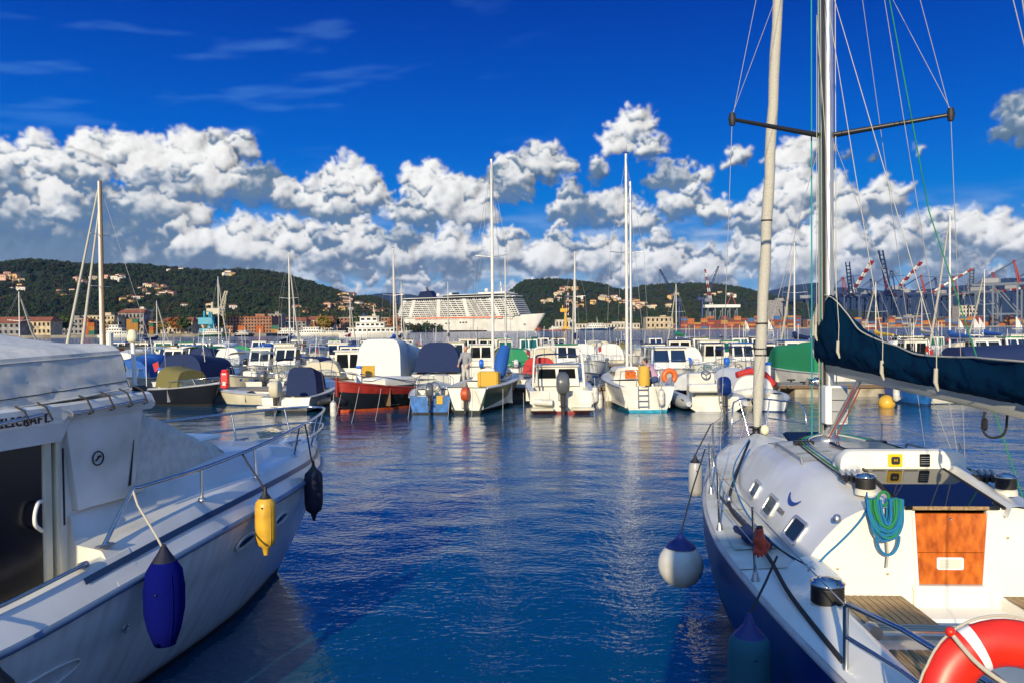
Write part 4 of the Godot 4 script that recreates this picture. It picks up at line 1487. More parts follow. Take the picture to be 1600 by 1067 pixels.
	# rope clutches and the lines led aft
	for side in [-1, 1]:
		for k in 4:
			var c := part(MB.new().rbox(cv(5.86, (0.50 + k * 0.05) * side, 1.66), Vector3(0.04, 0.06, 0.16), 0.012), "rope_clutch", mat("black_plastic"), b)
			part(MB.new().rbox(cv(5.82, (0.50 + k * 0.05) * side, 1.70), Vector3(0.03, 0.02, 0.10), 0.006, Basis(Vector3.RIGHT, 0.4)), "lever", mat("boat_grey"), c)
			var mm: String = ["rope_white", "rope_blue", "rope_green", "rope_black"][k]
			part(MB.new().tube(curve_pts([cv(3.55, (0.08 + k * 0.03) * side, 1.74), cv(3.9, (0.34 + k * 0.04) * side, 1.70), cv(5.8, (0.50 + k * 0.05) * side, 1.665)], 5), 0.0085, 6), "control_line", mat(mm), b)
		part(MB.new().rbox(cv(3.9, 0.40 * side, 1.695), Vector3(0.22, 0.05, 0.08), 0.01), "deck_organiser", mat("black_plastic"), b)
	# mast with its groove, box, vang, boom
	var me := cv(3.45, 0, 0)
	rings = []
	for y in [1.62, 3.0, 6.0, 10.0, 15.5]:
		var r := PackedVector3Array()
		for k in 18:
			var a := TAU * k / 18
			r.append(me + Vector3(cos(a) * 0.083, y, sin(a) * 0.118 + (0.014 if absf(sin(a)) > 0.97 else 0.0)))
		rings.append(r)
	part(MB.new().smooth().loft(rings, true), "mast", mat("alloy"), b)
	part(MB.new().box(me + Vector3(-0.06, 8.4, 0.105), Vector3(0.03, 13.2, 0.03)), "sail_track", mat("black_plastic"), b)
	part(MB.new().lathe([[0.17, 0.0], [0.165, 0.03], [0.11, 0.07]], 20, Transform3D(Basis(), me + Vector3(0, 1.66, 0))), "mast_collar", mat("dull_steel"), b)
	for k in 3:
		part(MB.new().tube([me + Vector3(-0.10 + k * 0.012, 1.75, 0.06 + k * 0.03), me + Vector3(-0.095, 15.0, 0.05)], 0.004, 5), "halyard", mat(["rope_white", "rope_green", "rope_white"][k]), b)
	part(MB.new().tube([me + Vector3(0.10, 1.75, 0.06), me + Vector3(0.095, 15.0, 0.03)], 0.006, 5), "halyard", mat("rope_white"), b)
	var bx := part(MB.new().rbox(me + Vector3(0.02, 2.10, 0.22), Vector3(0.25, 0.44, 0.16), 0.012), "mast_box", mat("white_plastic"), b)
	part(MB.new().rbox(me + Vector3(0.045, 2.10, 0.305), Vector3(0.17, 0.40, 0.012), 0.003), "box_lid", mat("boat_grey"), bx)
	for k in 2:
		part(MB.new().box(me + Vector3(0.045, 2.03 + k * 0.13, 0.313), Vector3(0.165, 0.008, 0.006)), "lid_joint", mat("black_plastic"), bx)
	part(MB.new().lathe([[0.05, 0.0], [0.055, 0.06], [0.035, 0.08], [0.035, 0.13], [0.05, 0.15]], 14, Transform3D(Basis(Vector3(0, 0, 1), PI / 2), me + Vector3(-0.07, 2.35, 0.0))), "mast_winch", mat("steel"), b)
	part(MB.new().tube([me + Vector3(0.0, 1.78, 0.16), me + Vector3(0, 2.45, 1.05)], [0.034, 0.028], 10), "vang", mat("alloy"), b)
	for k in 2:
		part(MB.new().tube(rope_pts(me + Vector3(0.04 - 0.08 * k, 1.72, 0.2), me + Vector3(0.03 - 0.06 * k, 2.34, 0.96), 0.015), 0.007, 5), "vang_line", mat("rope_red"), b)
	rings = []
	for q in [[3.6, 2.55], [5.5, 2.50], [8.35, 2.44]]:
		var r := PackedVector3Array()
		for k in 14:
			var a := TAU * k / 14
			r.append(cv(q[0], cos(a) * 0.062, q[1] + sin(a) * 0.10))
		rings.append(r)
	part(MB.new().smooth().loft(rings, true, true, true), "boom", mat("boom_grey", 0.40, 0.41, 0.36, 0.4, 0.3), b)
	# sail cover: tall at the mast, lower aft, creased, with white cord along the top
	var cov := [[3.28, 2.52, 3.06, 0.10], [3.42, 2.50, 3.36, 0.145], [3.75, 2.51, 3.33, 0.16], [4.1, 2.52, 3.16, 0.165], [4.6, 2.51, 2.97, 0.17], [5.2, 2.50, 2.84, 0.17], [5.9, 2.48, 2.76, 0.165], [6.6, 2.46, 2.75, 0.155], [7.4, 2.44, 2.76, 0.15], [8.2, 2.42, 2.74, 0.13], [8.4, 2.45, 2.66, 0.08]]
	var wr := FastNoiseLite.new()
	wr.seed = 12
	wr.frequency = 1.0
	wr.fractal_octaves = 3
	rings = []
	var cord := []
	for i in 66:
		var s := lerpf(3.28, 8.4, i / 65.0)
		var y0 := tab(cov, s, 1)
		var y1 := tab(cov, s, 2)
		var w := tab(cov, s, 3)
		var r := PackedVector3Array()
		for k in 22:
			var a := TAU * k / 22
			var v := sin(a) * 0.5 + 0.5
			var ww := w * (1.0 - 0.62 * pow(v, 1.4)) * (0.75 if v < 0.05 else 1.0)
			var fold := wr.get_noise_3d(s * 2.2 - v * 2.6, v * 2.2, 3.0 if cos(a) > 0 else 20.0) * 0.085 + absf(wr.get_noise_3d(s * 5.0 + v * 4.0, v * 3.0, 8.0)) * 0.02
			r.append(cv(s, cos(a) * ww + signf(cos(a)) * fold * (1.0 - pow(absf(2 * v - 1), 4)), lerpf(y0, y1, v)))
		rings.append(r)
		cord.append(cv(s, -0.035 + 0.02 * sin(s * 5.0), y1 + 0.004 - 0.012 * absf(sin(s * 2.3))))
	part(MB.new().smooth().loft(rings, true, true, true), "sail_cover", mat("cover_navy"), b)
	part(MB.new().tube(cord, 0.0085, 6), "lacing_cord", mat("rope_white"), b)
	part(MB.new().tube(curve_pts([cv(3.24, -0.05, 2.62), cv(3.20, -0.06, 2.95), cv(3.3, -0.05, 3.2), cv(3.55, -0.02, 3.42)], 5), [0.03, 0.032, 0.034, 0.036, 0.036, 0.036, 0.036, 0.036, 0.034, 0.032, 0.03, 0.028, 0.026, 0.024, 0.02, 0.015], 8), "furled_sail_edge", mat("sailcloth"), b)
	# lazy jacks with knots on the cover, topping lift, mainsheet
	for q in [[3.62, 2.95, 3.55, 6.6], [4.35, 2.78, 3.55, 6.6], [5.5, 2.62, 3.6, 7.4], [6.55, 2.60, 3.6, 7.4]]:
		var top := cv(q[2], -0.13, q[3])
		part(MB.new().tube([cv(q[0], -0.17, q[1]), cv(q[0] - 0.04, -0.15, q[1] + 0.22), top], 0.0042, 5), "lazy_jack", mat("rope_white"), b)
		part(MB.new().tube([cv(q[0], -0.175, q[1] + 0.06), cv(q[0] + 0.005, -0.18, q[1] - 0.05), cv(q[0] + 0.01, -0.16, q[1] - 0.12)], [0.016, 0.018, 0.008], 7), "knot", mat("rope_white"), b)
	part(MB.new().tube([cv(8.3, 0, 2.55), cv(3.6, 0, 15.3)], 0.004, 5), "topping_lift", mat("wire"), b)
	part(MB.new().tube(curve_pts([cv(7.0, -0.03, 2.36), cv(6.98, -0.04, 2.24), cv(7.05, -0.02, 2.18), cv(7.16, 0.02, 2.22), cv(7.2, 0.02, 2.36)], 5), 0.009, 6), "reef_line", mat("rope_black"), b)
	part(MB.new().rbox(cv(7.0, -0.03, 2.27), Vector3(0.03, 0.09, 0.05), 0.012), "block", mat("black_plastic"), b)
	# spreaders, shrouds, stays
	for side in [-1, 1]:
		var tip: Vector3 = cv(3.95, 1.19 * side, 5.32)
		var sp := part(MB.new().tube([me + Vector3(0.07 * side, 5.23, 0.02), tip], [0.034, 0.022], 8), "spreader", mat("black_plastic"), b)
		part(MB.new().lathe([[0.03, -0.07], [0.045, 0.0], [0.03, 0.07]], 10, Transform3D(Basis(), tip)), "spreader_tip", mat("black_rubber"), sp)
		var foot: Vector3 = cv(3.95, 1.36 * side, 1.09)
		part(MB.new().tube([foot, tip, me + Vector3(0.09 * side, 10.4, 0.1)], 0.0038, 5), "shroud", mat("wire"), b)
		part(MB.new().tube([tip + Vector3(0, 0.05, 0), me + Vector3(0.06 * side, 8.2, 0)], 0.0036, 5), "shroud", mat("wire"), b)
		part(MB.new().tube([foot + Vector3(-0.03 * side, 0, 0.14), me + Vector3(0.08 * side, 5.15, 0.05)], 0.0038, 5), "shroud", mat("wire"), b)
		part(MB.new().tube([foot + Vector3(0, 0.0, 0), foot + Vector3(0, 0.30, 0)], 0.011, 6), "turnbuckle", mat("steel"), b)
		part(MB.new().tube([cv(9.8, 0.9 * side, 1.05), cv(6.9, 0.0, 7.5)], 0.005, 5), "backstay", mat("wire"), b)
	part(MB.new().tube([cv(6.9, 0.0, 7.5), cv(3.6, 0, 15.4)], 0.005, 5), "backstay", mat("wire"), b)
	part(MB.new().tube([cv(4.9, 1.5, 1.06), cv(4.4, 0.75, 4.2), cv(3.75, 0.1, 9.5)], 0.0065, 5), "green_line", mat("rope_green"), b)
	part(MB.new().tube([me + Vector3(-0.16, 1.72, -0.02), me + Vector3(-0.13, 15.0, -0.05)], 0.009, 5), "green_line", mat("rope_turquoise", 0.01, 0.26, 0.28, 0.8), b)
	part(MB.new().tube([cv(4.6, 0.95, 1.65), cv(3.8, 0.25, 8.5)], 0.0038, 5), "halyard", mat("wire"), b)
	part(MB.new().tube([cv(3.3, 1.25, 1.2), cv(3.52, 0.1, 9.0)], 0.0035, 5), "halyard", mat("wire"), b)
	# furled genoa on the forestay, with the sheet wound round and the drum
	var stay := []
	var rr := []
	for i in 41:
		var u := i / 40.0
		var p := cv(0.18, 0, 1.42).lerp(cv(2.95, 0, 15.3), u)
		p.z -= sin(u * PI) * 0.14
		p.x += sin(u * PI) * 0.05
		stay.append(p + Vector3(sin(i * 1.9) * 0.006, 0, cos(i * 2.3) * 0.006))
		rr.append(lerpf(0.088, 0.05, u) * (0.55 if i == 0 else (0.85 if i == 1 else 1.0)) * (1.0 + 0.05 * sin(i * 2.1)))
	part(MB.new().tube(stay, rr, 14), "furled_genoa", mat("sailcloth"), b)
	for y in [2.56, 2.66, 3.05, 4.6, 8.4]:
		var f: float = (y - 1.42) / 13.88 * 40.0
		var p: Vector3 = stay[int(f)].lerp(stay[int(f) + 1], f - int(f))
		part(MB.new().lathe([[rr[int(f)] + 0.004, -0.012], [rr[int(f)] + 0.006, 0.0], [rr[int(f)] + 0.004, 0.012]], 14, Transform3D(Basis(), p)), "sail_tie", mat("rope_black"), b)
	part(MB.new().lathe([[0.05, 0.0], [0.11, 0.01], [0.11, 0.03], [0.06, 0.04], [0.06, 0.12], [0.11, 0.13], [0.11, 0.15], [0.04, 0.16]], 16, Transform3D(Basis(), cv(0.15, 0, 1.27))), "furling_drum", mat("black_plastic"), b)
	part(MB.new().ball(cv(0.25, 0.11, 1.38), 0.07, 12, 1.2), "anchor_roller", mat("cream_plastic"), b)
	# pulpit, pushpit, stanchions and lifelines
	for side in [-1, 1]:
		var t: Array = [[0.95, 0.56, 1.25], [0.85, 0.52, 1.80], [0.3, 0.34, 1.84], [-0.1, 0.16, 1.84], [-0.15, 0.0, 1.84]]
		var pts := []
		for q in t:
			pts.append(cv(q[0], q[1] * side, q[2]))
		var pu := part(MB.new().tube(curve_pts(pts, 4), 0.0125, 8), "pulpit", mat("steel"), b)
		part(MB.new().tube([cv(0.2, 0.12 * side, 1.27), cv(0.05, 0.24 * side, 1.84)], 0.0125, 8), "pulpit_leg", mat("steel"), pu)
		part(MB.new().tube([cv(0.9, 0.53 * side, 1.55), cv(0.12, 0.2 * side, 1.55)], 0.010, 8), "pulpit_bar", mat("steel"), pu)
		var prev: Vector3 = cv(0.9, 0.54 * side, 1.80)
		var posts := [2.3, 3.7, 5.2, 6.7]
		for s in posts:
			var x: float = (tab(ya_tab, s, 1) - 0.09) * side
			var y := tab(ya_tab, s, 2)
			part(MB.new().tube([cv(s, x, y), cv(s, x * 1.012, y + 0.58)], 0.0115, 8), "stanchion", mat("steel"), b)
			part(MB.new().lathe([[0.035, 0.0], [0.03, 0.02], [0.018, 0.07]], 10, Transform3D(Basis(), cv(s, x, y))), "stanchion_foot", mat("dull_steel"), b)
			var tp: Vector3 = cv(s, x * 1.012, y + 0.565)
			part(MB.new().tube(rope_pts(prev, tp, 0.006, 5), 0.0048, 5), "lifeline", mat("wire"), b)
			part(MB.new().tube(rope_pts(prev - Vector3(0, 0.27, 0), tp - Vector3(0, 0.27, 0), 0.006, 5), 0.0048, 5), "lifeline", mat("wire"), b)
			prev = tp
		var pp := []
		for q in [[8.38, 1.53, 1.0], [8.38, 1.53, 1.38], [8.42, 1.53, 1.41], [8.9, 1.42, 1.44], [9.6, 1.33, 1.46], [9.92, 1.18, 1.46], [9.95, 0.5, 1.46]]:
			pp.append(cv(q[0], q[1] * side, q[2]))
		var ph := part(MB.new().tube(pp, 0.0165, 10), "pushpit", mat("steel"), b)
		pp = []
		for q in [[8.38, 1.53, 1.21], [8.9, 1.43, 1.23], [9.6, 1.34, 1.24], [9.9, 1.2, 1.24]]:
			pp.append(cv(q[0], q[1] * side, q[2]))
		part(MB.new().tube(pp, 0.013, 8), "pushpit_bar", mat("steel"), ph)
		part(MB.new().tube([cv(9.62, 1.33 * side, 1.0), cv(9.62, 1.33 * side, 1.46)], 0.0145, 8), "pushpit_post", mat("steel"), ph)
		part(MB.new().tube(rope_pts(prev, cv(8.38, 1.53 * side, 1.39), 0.006, 5), 0.0048, 5), "lifeline", mat("wire"), b)
	# black sheet along the port side deck, thin blue line to the winch
	part(MB.new().tube(curve_pts([cv(2.0, -0.55, 1.45), cv(3.0, -0.95, 1.18), cv(4.4, -1.34, 1.11), cv(5.3, -1.38, 1.085), cv(6.3, -1.42, 1.07), cv(7.2, -1.50, 1.05), cv(8.3, -1.52, 1.03)], 5), 0.017, 7), "genoa_sheet", mat("rope_black"), b)
	part(MB.new().tube(curve_pts([cv(2.2, -0.6, 1.5), cv(3.3, -1.05, 1.30), cv(4.4, -1.22, 1.14), cv(5.6, -1.28, 1.09), cv(6.5, -1.18, 1.07), cv(6.55, -1.0, 1.2), cv(6.5, -0.72, 1.47), cv(6.2, -0.58, 1.6)], 5), 0.008, 6), "furling_line", mat("rope_blue"), b)
	part(MB.new().tube(rope_pts(cv(6.7, -1.58, 1.35), cv(6.6, -1.2, 1.1), 0.01), 0.007, 5), "tie_line", mat("rope_black"), b)
	for q in [[6.5, -0.93, 1.43], [6.56, -1.15, 1.06], [6.72, -1.2, 1.07], [4.3, -1.32, 1.12]]:
		part(MB.new().lathe([[0.03, 0.0], [0.034, 0.02], [0.026, 0.045], [0.012, 0.055]], 12, Transform3D(Basis(), cv(q[0], q[1], q[2]))), "fairlead", mat("dull_steel"), b)
	# canvas wheel cover, folded blue cloth on the side deck
	part(MB.new().lathe([[0.001, 0.06], [0.30, 0.055], [0.40, 0.03], [0.42, 0.0], [0.40, -0.03], [0.001, -0.05]], 28, Transform3D(Basis(Vector3.RIGHT, PI / 2 - 0.25), cv(8.5, 0.02, 0.86))), "wheel_cover", mat("wheel_navy", 0.008, 0.012, 0.05, 0.7), b)
	part(MB.new().tube([cv(8.35, 0.0, 0.45), cv(8.4, 0.0, 0.85)], [0.08, 0.06], 12), "steering_column", mat("white_plastic"), b)
	# stern lamp on a rod by the far rail
	part(MB.new().tube([cv(5.25, 1.6, 1.0), cv(5.25, 1.62, 1.66)], 0.011, 6), "lamp_rod", mat("steel"), b)
	part(MB.new().ball(cv(5.25, 1.62, 1.70), 0.035, 12), "lamp_globe", mat("white_plastic"), b)
	# --- things that hang on it or lie on it
	var coil := thing("rope_coil", "blue and green rope coil hanging from a winch on the yacht's cabin", "rope", xf * cv(6.46, -0.57, 1.62))
	rng.seed = 31
	for k in 40:
		var w := rng.randf_range(0.035, 0.145)
		var d := rng.randf_range(0.22, 0.36) * (0.75 + 0.3 * (w - 0.03) / 0.11)
		var z := 0.005 + k * 0.0018 + rng.randf_range(0, 0.012)
		var tw := rng.randf_range(-0.025, 0.025)
		var pts := []
		for i in 13:
			var a := PI * i / 12.0
			pts.append(Vector3(-cos(a) * w + tw * sin(a) + rng.randf_range(-0.003, 0.003), -pow(sin(a), 0.8) * d - 0.005, z + 0.035 * sin(a)))
		part(MB.new().tube(curve_pts(pts, 2), 0.0105, 6), "loop", mat("rope_green" if k % 7 == 2 or k in [30, 33, 36] else "rope_blue"), coil)
	var loopp := []
	for i in 14:
		var a := PI * i / 13.0
		loopp.append(Vector3(0.02 - cos(a) * 0.09, -0.30 - sin(a) * 0.15, 0.085))
	part(MB.new().tube(loopp, 0.011, 7), "loop", mat("rope_blue"), coil)
	part(MB.new().tube([Vector3(0.02, -0.34, 0.07), Vector3(0.03, -0.46, 0.06), Vector3(0.025, -0.56, 0.05)], 0.008, 6), "tail", mat("rope_white"), coil)
	part(MB.new().torus(Vector3(0.0, -0.005, 0.05), Basis(Vector3.UP, 0.3), 0.055, 0.012, 16, 7), "turn", mat("rope_green"), coil)
	# red lifebuoy on the pushpit
	var lb := thing("lifebuoy", "red ring lifebuoy with white bands and grab line on the yacht's stern rail", "lifebuoy", xf * cv(9.62, -1.27, 1.36))
	var lbas := Basis(Vector3.UP, deg_to_rad(-8)) * Basis(Vector3.RIGHT, deg_to_rad(-14))
	lb.basis = lbas
	var lm := MB.new()
	rings = []
	for i in 49:
		var a := TAU * i / 48
		var r := PackedVector3Array()
		for j in 16:
			var c := TAU * j / 16
			r.append(Vector3(cos(a), sin(a), 0) * (0.285 + cos(c) * 0.098) + Vector3(0, 0, sin(c) * 0.062))
		rings.append(r)
	lm.smooth().loft(rings, true)
	part(lm, "ring", mat("buoy_red"), lb)
	for k in 4:
		var a0 := deg_to_rad(118.0 + k * 90.0)
		rings = []
		for i in 7:
			var a := a0 + deg_to_rad(-4.0 + 8.0 * i / 6.0)
			var r := PackedVector3Array()
			for j in 16:
				var c := TAU * j / 16
				r.append(Vector3(cos(a), sin(a), 0) * (0.285 + cos(c) * 0.1) + Vector3(0, 0, sin(c) * 0.064))
			rings.append(r)
		part(MB.new().smooth().loft(rings, true), "reflective_band", mat("reflective"), lb)
		var q0 := deg_to_rad(150.0 + k * 90.0)
		var pts := []
		for i in 13:
			var a := q0 + PI / 2 * i / 12.0
			var out := 0.384 + 0.014 * sin(PI * i / 12.0)
			pts.append(Vector3(cos(a) * out, sin(a) * out, 0.012))
		part(MB.new().tube(pts, 0.006, 6), "grab_line", mat("rope_white"), lb)
	part(MB.new().tube(curve_pts([Vector3(-0.24, 0.31, 0.06), Vector3(-0.16, 0.20, 0.10), Vector3(-0.02, 0.11, 0.11), Vector3(0.16, 0.07, 0.10), Vector3(0.3, 0.04, 0.08)], 5), 0.010, 7), "throw_line", mat("rope_white"), lb)
	part(MB.new().ball(Vector3(-0.245, 0.325, 0.05), 0.022, 10), "toggle", mat("buoy_red"), lb)
	# ball fender, teal fender, small grey fender
	var bf := thing("ball_fender", "round white ball fender with navy neck hanging off the yacht's side", "fender", xf * cv(5.45, -2.02, 0.76), 0.0, "fenders hanging on the front boats")
	part(MB.new().ball(Vector3.ZERO, 0.212, 26), "ball", mat("fender_white"), bf)
	part(MB.new().lathe([[0.145, 0.166], [0.12, 0.20], [0.055, 0.245], [0.03, 0.27], [0.02, 0.30], [0.001, 0.30]], 22), "neck", grain(mat("neck_navy", 0.008, 0.02, 0.16, 0.5), texs["soft"], 2.0), bf)
	var knot := xf * cv(3.9, -1.5, 1.62) - bf.position
	part(MB.new().tube([Vector3(0, 0.29, 0), Vector3(0, 0.29, 0).lerp(knot, 0.5) + Vector3(-0.01, 0, 0), knot], 0.008, 6), "line", mat("rope_black"), bf)
	fender("fender", "long fender in a teal cloth sleeve with navy end on the yacht's quarter", xf * cv(7.75, -1.93, 1.02), [[0.012, -0.10], [0.04, -0.02], [0.105, 0.05], [0.128, 0.08], [0.138, 0.16], [0.142, 0.5], [0.14, 0.75], [0.10, 0.84], [0.03, 0.86]], "fender_teal", "neck_navy",
		[xf * cv(7.28, -1.62, 1.36), xf * cv(7.5, -1.76, 1.24), xf * cv(7.75, -1.93, 1.10)], "rope_black", "fenders hanging on the front boats", 22)
	fender("fender", "small grey fender with dark top hanging at the yacht's bow", xf * cv(2.45, -1.36, 1.28), [[0.01, -0.06], [0.03, 0.0], [0.07, 0.05], [0.085, 0.09], [0.09, 0.15], [0.09, 0.42], [0.07, 0.48], [0.02, 0.5]], "boat_grey", "black_rubber",
		[xf * cv(2.3, -1.12, 1.72), xf * cv(2.45, -1.36, 1.33)], "rope_black", "fenders hanging on the front boats", 16)
	# red work glove clipped to the lifeline
	var gp := xf * cv(6.72, -1.6, 1.40)
	var gl := thing("work_glove", "red rubber glove hanging fingers down from the yacht's lifeline", "glove", gp)
	var bones := [[Vector3(0, 0.0, 0), Vector3(0, -0.06, 0), 0.030, 0.036], [Vector3(-0.015, -0.07, 0), Vector3(0.015, -0.11, 0), 0.036, 0.034]]
	for k in 4:
		var x := -0.033 + k * 0.022
		var ln: float = [0.06, 0.075, 0.07, 0.055][k]
		bones.append([Vector3(x * 0.9, -0.11, 0), Vector3(x * 1.25, -0.125 - ln * 0.5, 0.008), 0.0125, 0.012])
		bones.append([Vector3(x * 1.25, -0.125 - ln * 0.5, 0.008), Vector3(x * 1.3, -0.125 - ln, 0.002), 0.012, 0.0095])
	bones.append([Vector3(0.03, -0.06, 0.0), Vector3(0.062, -0.10, 0.01), 0.014, 0.013])
	bones.append([Vector3(0.062, -0.10, 0.01), Vector3(0.066, -0.135, 0.01), 0.013, 0.010])
	put(body_mesh(bones, 0.0065, 0.005), "glove", grain(mat("glove_red", 0.50, 0.05, 0.02, 0.55), texs["soft"], 3.0), gl)
	part(MB.new().rbox(Vector3(0, 0.02, 0), Vector3(0.05, 0.05, 0.03), 0.01), "clip", mat("black_plastic"), gl)
	var cl := thing("folded_cloth", "crumpled navy cloth tied on the yacht's side deck", "cloth", xf * cv(5.75, -1.42, 1.05))
	bones = []
	rng.seed = 9
	for k in 12:
		bones.append([Vector3(rng.randf_range(-0.08, 0.08), rng.randf_range(0.02, 0.10), rng.randf_range(-0.3, 0.25)), Vector3(rng.randf_range(-0.08, 0.08), rng.randf_range(0.02, 0.08), rng.randf_range(-0.3, 0.3)), 0.035, 0.03])
	put(body_mesh(bones, 0.022, 0.012), "cloth", mat("canvas_navy"), cl)

# ---------------------------------------------------------------- moored boats: hull and fittings
# local axes: bow towards -z, origin amidships on the waterline
func hp(o: Dictionary, u: float, f: float) -> Vector3:
	# u 0 stern .. 1 bow; f 0 sheer .. 1 waterline; starboard side
	var tw: float = o.get("tw", 0.86)
	var plan := lerpf(tw, 1.0, sin(clampf(u / 0.45, 0, 1) * PI / 2)) if u < 0.45 else pow(maxf(0.0, 1.0 - pow((u - 0.45) / 0.55, o.get("sharp", 2.2))), 0.75)
	var sheer: float = lerpf(o.hs, o.hb, u * u)
	var wl = plan * (o.get("flare", 0.84) - 0.35 * u * u)
	var rake: float = o.get("rake", 0.10) * o.L * pow(u, 5.0)
	var x: float = o.B * 0.5 * lerpf(plan, wl, f * f * 0.5 + f * 0.5)
	return Vector3(x, lerpf(sheer, 0.0, f), o.L * 0.5 - o.L * u + rake * f)

func make_hull(b: Node3D, o: Dictionary) -> void:
	var us := [0.0, 0.08, 0.18, 0.3, 0.42, 0.54, 0.64, 0.73, 0.81, 0.88, 0.94, 0.98, 1.0]
	var bands := [[0.0, 1.0, "hull", o.hull]]
	if o.has("strake"):
		bands = [[0.0, o.get("cut", 0.28), "top_strake", o.strake], [o.get("cut", 0.28), 1.0, "hull", o.hull]]
	for q in bands:
		var mb := MB.new().smooth()
		for side in [1, -1]:
			var rings := []
			for u in us:
				var r := PackedVector3Array()
				for k in 5:
					var p := hp(o, u, lerpf(q[0], q[1], k / 4.0))
					r.append(Vector3(p.x * side, p.y, p.z))
				rings.append(r)
			mb.loft(rings)
		mb.smooth(false)
		mb.poly(mirror([hp(o, 0, q[0]), hp(o, 0, lerpf(q[0], q[1], 0.5)), hp(o, 0, q[1])]), Vector3(0, 0, 1))
		part(mb, q[2], mat(q[3]), b)
	# bottom: paint band at and below the water
	var bt := MB.new()
	for side in [1, -1]:
		var rings := []
		for u in us:
			var a := hp(o, u, 0.9)
			var c := hp(o, u, 1.0)
			var w: float = 0.012 if u < 0.99 else 0.004
			rings.append(PackedVector3Array([Vector3((a.x + w) * side, a.y, a.z), Vector3((c.x + w) * side, c.y, c.z), Vector3((c.x * 0.75) * side, -0.22, c.z + 0.1 * u)]))
		bt.loft(rings)
	var a0 := hp(o, 0, 0.9)
	var c0 := hp(o, 0, 1.0)
	bt.poly(mirror([a0 + Vector3(0.012, 0, 0.008), c0 + Vector3(0.012, 0, 0.008), Vector3(c0.x * 0.75, -0.22, c0.z + 0.008)]), Vector3(0, 0, 1))
	part(bt, "bottom_paint", mat(o.get("bottom", "antifoul_blue")), b)
	# rub rail
	for side in [1, -1]:
		var pts := []
		for u in us:
			var p := hp(o, u, 0.03)
			pts.append(Vector3((p.x + 0.012) * side, p.y, p.z))
		part(MB.new().tube(pts, o.get("rail_r", 0.03), 6), "rub_rail", mat(o.get("rail", "boat_grey")), b)
	# foredeck, side decks and the cockpit well
	var well: float = o.get("well", 0.5)
	var floor_y := 0.16
	var fd := MB.new().smooth()
	var rings := []
	for u in us:
		if u >= well - 0.04:
			var p := hp(o, u, 0.02)
			rings.append(mirror([p, p * Vector3(0.6, 1, 1) + Vector3(0, 0.04, 0), Vector3(0, p.y + 0.06, p.z)]))
	fd.loft(rings)
	fd.smooth(false)
	var w0: PackedVector3Array = rings[0]
	fd.quad(w0[0], w0[4] if w0.size() > 4 else w0[-1], Vector3(w0[-1].x, floor_y, w0[0].z), Vector3(w0[0].x, floor_y, w0[0].z))
	part(fd, "foredeck", mat(o.get("deck", "boat_white")), b)
	for side in [1, -1]:
		rings = []
		for u in us:
			if u <= well + 0.08:
				var p := hp(o, u, 0.02)
				rings.append(PackedVector3Array([Vector3(p.x * side, p.y, p.z), Vector3((p.x - 0.04) * side, p.y + 0.03, p.z), Vector3((p.x - 0.20) * side, p.y + 0.02, p.z), Vector3((p.x - 0.22) * side, floor_y, p.z)]))
		part(MB.new().loft(rings), "gunwale", mat(o.get("deck", "boat_white")), b)
	rings = []
	for u in us:
		if u <= well + 0.08:
			var p := hp(o, u, 0.02)
			rings.append(PackedVector3Array([Vector3(p.x - 0.2, floor_y, p.z), Vector3(-p.x + 0.2, floor_y, p.z)]))
	part(MB.new().loft(rings), "cockpit_floor", mat(o.get("floor", "boat_cream")), b)
	if o.get("transom", true):
		part(MB.new().rbox(Vector3(0, (o.hs + floor_y) * 0.5 - 0.02, o.L * 0.5 - 0.09), Vector3(o.B * o.get("tw", 0.86) - 0.3, o.hs - floor_y - 0.02, 0.10), 0.02), "transom", mat(o.get("deck", "boat_white")), b)

func outboard(b: Node3D, at: Vector3, k: float, cowl: String, tilt := 0.0) -> void:
	var bas := Basis(Vector3.RIGHT, -tilt) * k
	var rings := []
	for q in [[0.06, 0.09, 0.15, 0.02], [0.12, 0.135, 0.22, 0.03], [0.30, 0.145, 0.25, 0.04], [0.44, 0.135, 0.235, 0.03], [0.52, 0.10, 0.17, 0.0], [0.55, 0.06, 0.09, -0.01]]:
		var r := PackedVector3Array()
		for p in rounded_rect(q[1], q[2], minf(q[1], q[2]) * 0.5, 3):
			r.append(at + bas * Vector3(p.x, q[0], p.y + 0.12 + q[3]))
		rings.append(r)
	var m := part(MB.new().smooth().loft(rings, true, true, true), "outboard_motor", mat(cowl), b)
	var lg := MB.new()
	lg.loft([ring_at(at, bas, 0.10, 0.07, 0.12, 0.14), ring_at(at, bas, -0.25, 0.05, 0.10, 0.16), ring_at(at, bas, -0.55, 0.03, 0.09, 0.18)], true, true, true)
	lg.box(at + bas * Vector3(0, -0.22, 0.22), Vector3(0.18, 0.015, 0.26) * k, Basis(Vector3.RIGHT, -tilt))
	part(lg, "leg", mat("black_plastic" if cowl != "motor_white" else "motor_grey"), m)
	part(MB.new().rbox(at + bas * Vector3(0, 0.02, 0.0), Vector3(0.22, 0.26, 0.10) * k, 0.02, Basis(Vector3.RIGHT, -tilt)), "bracket", mat("dull_steel"), m)
	part(MB.new().lathe([[0.02, -0.06], [0.045, 0.0], [0.04, 0.06], [0.01, 0.1]], 8, Transform3D(bas * Basis(Vector3.RIGHT, PI / 2), at + bas * Vector3(0, -0.46, 0.24))), "gearcase", mat("black_plastic"), m)

func ring_at(at: Vector3, bas: Basis, y: float, hx: float, hz: float, z: float) -> PackedVector3Array:
	var r := PackedVector3Array()
	for p in rounded_rect(hx, hz, minf(hx, hz) * 0.6, 2):
		r.append(at + bas * Vector3(p.x, y, p.y + z))
	return r

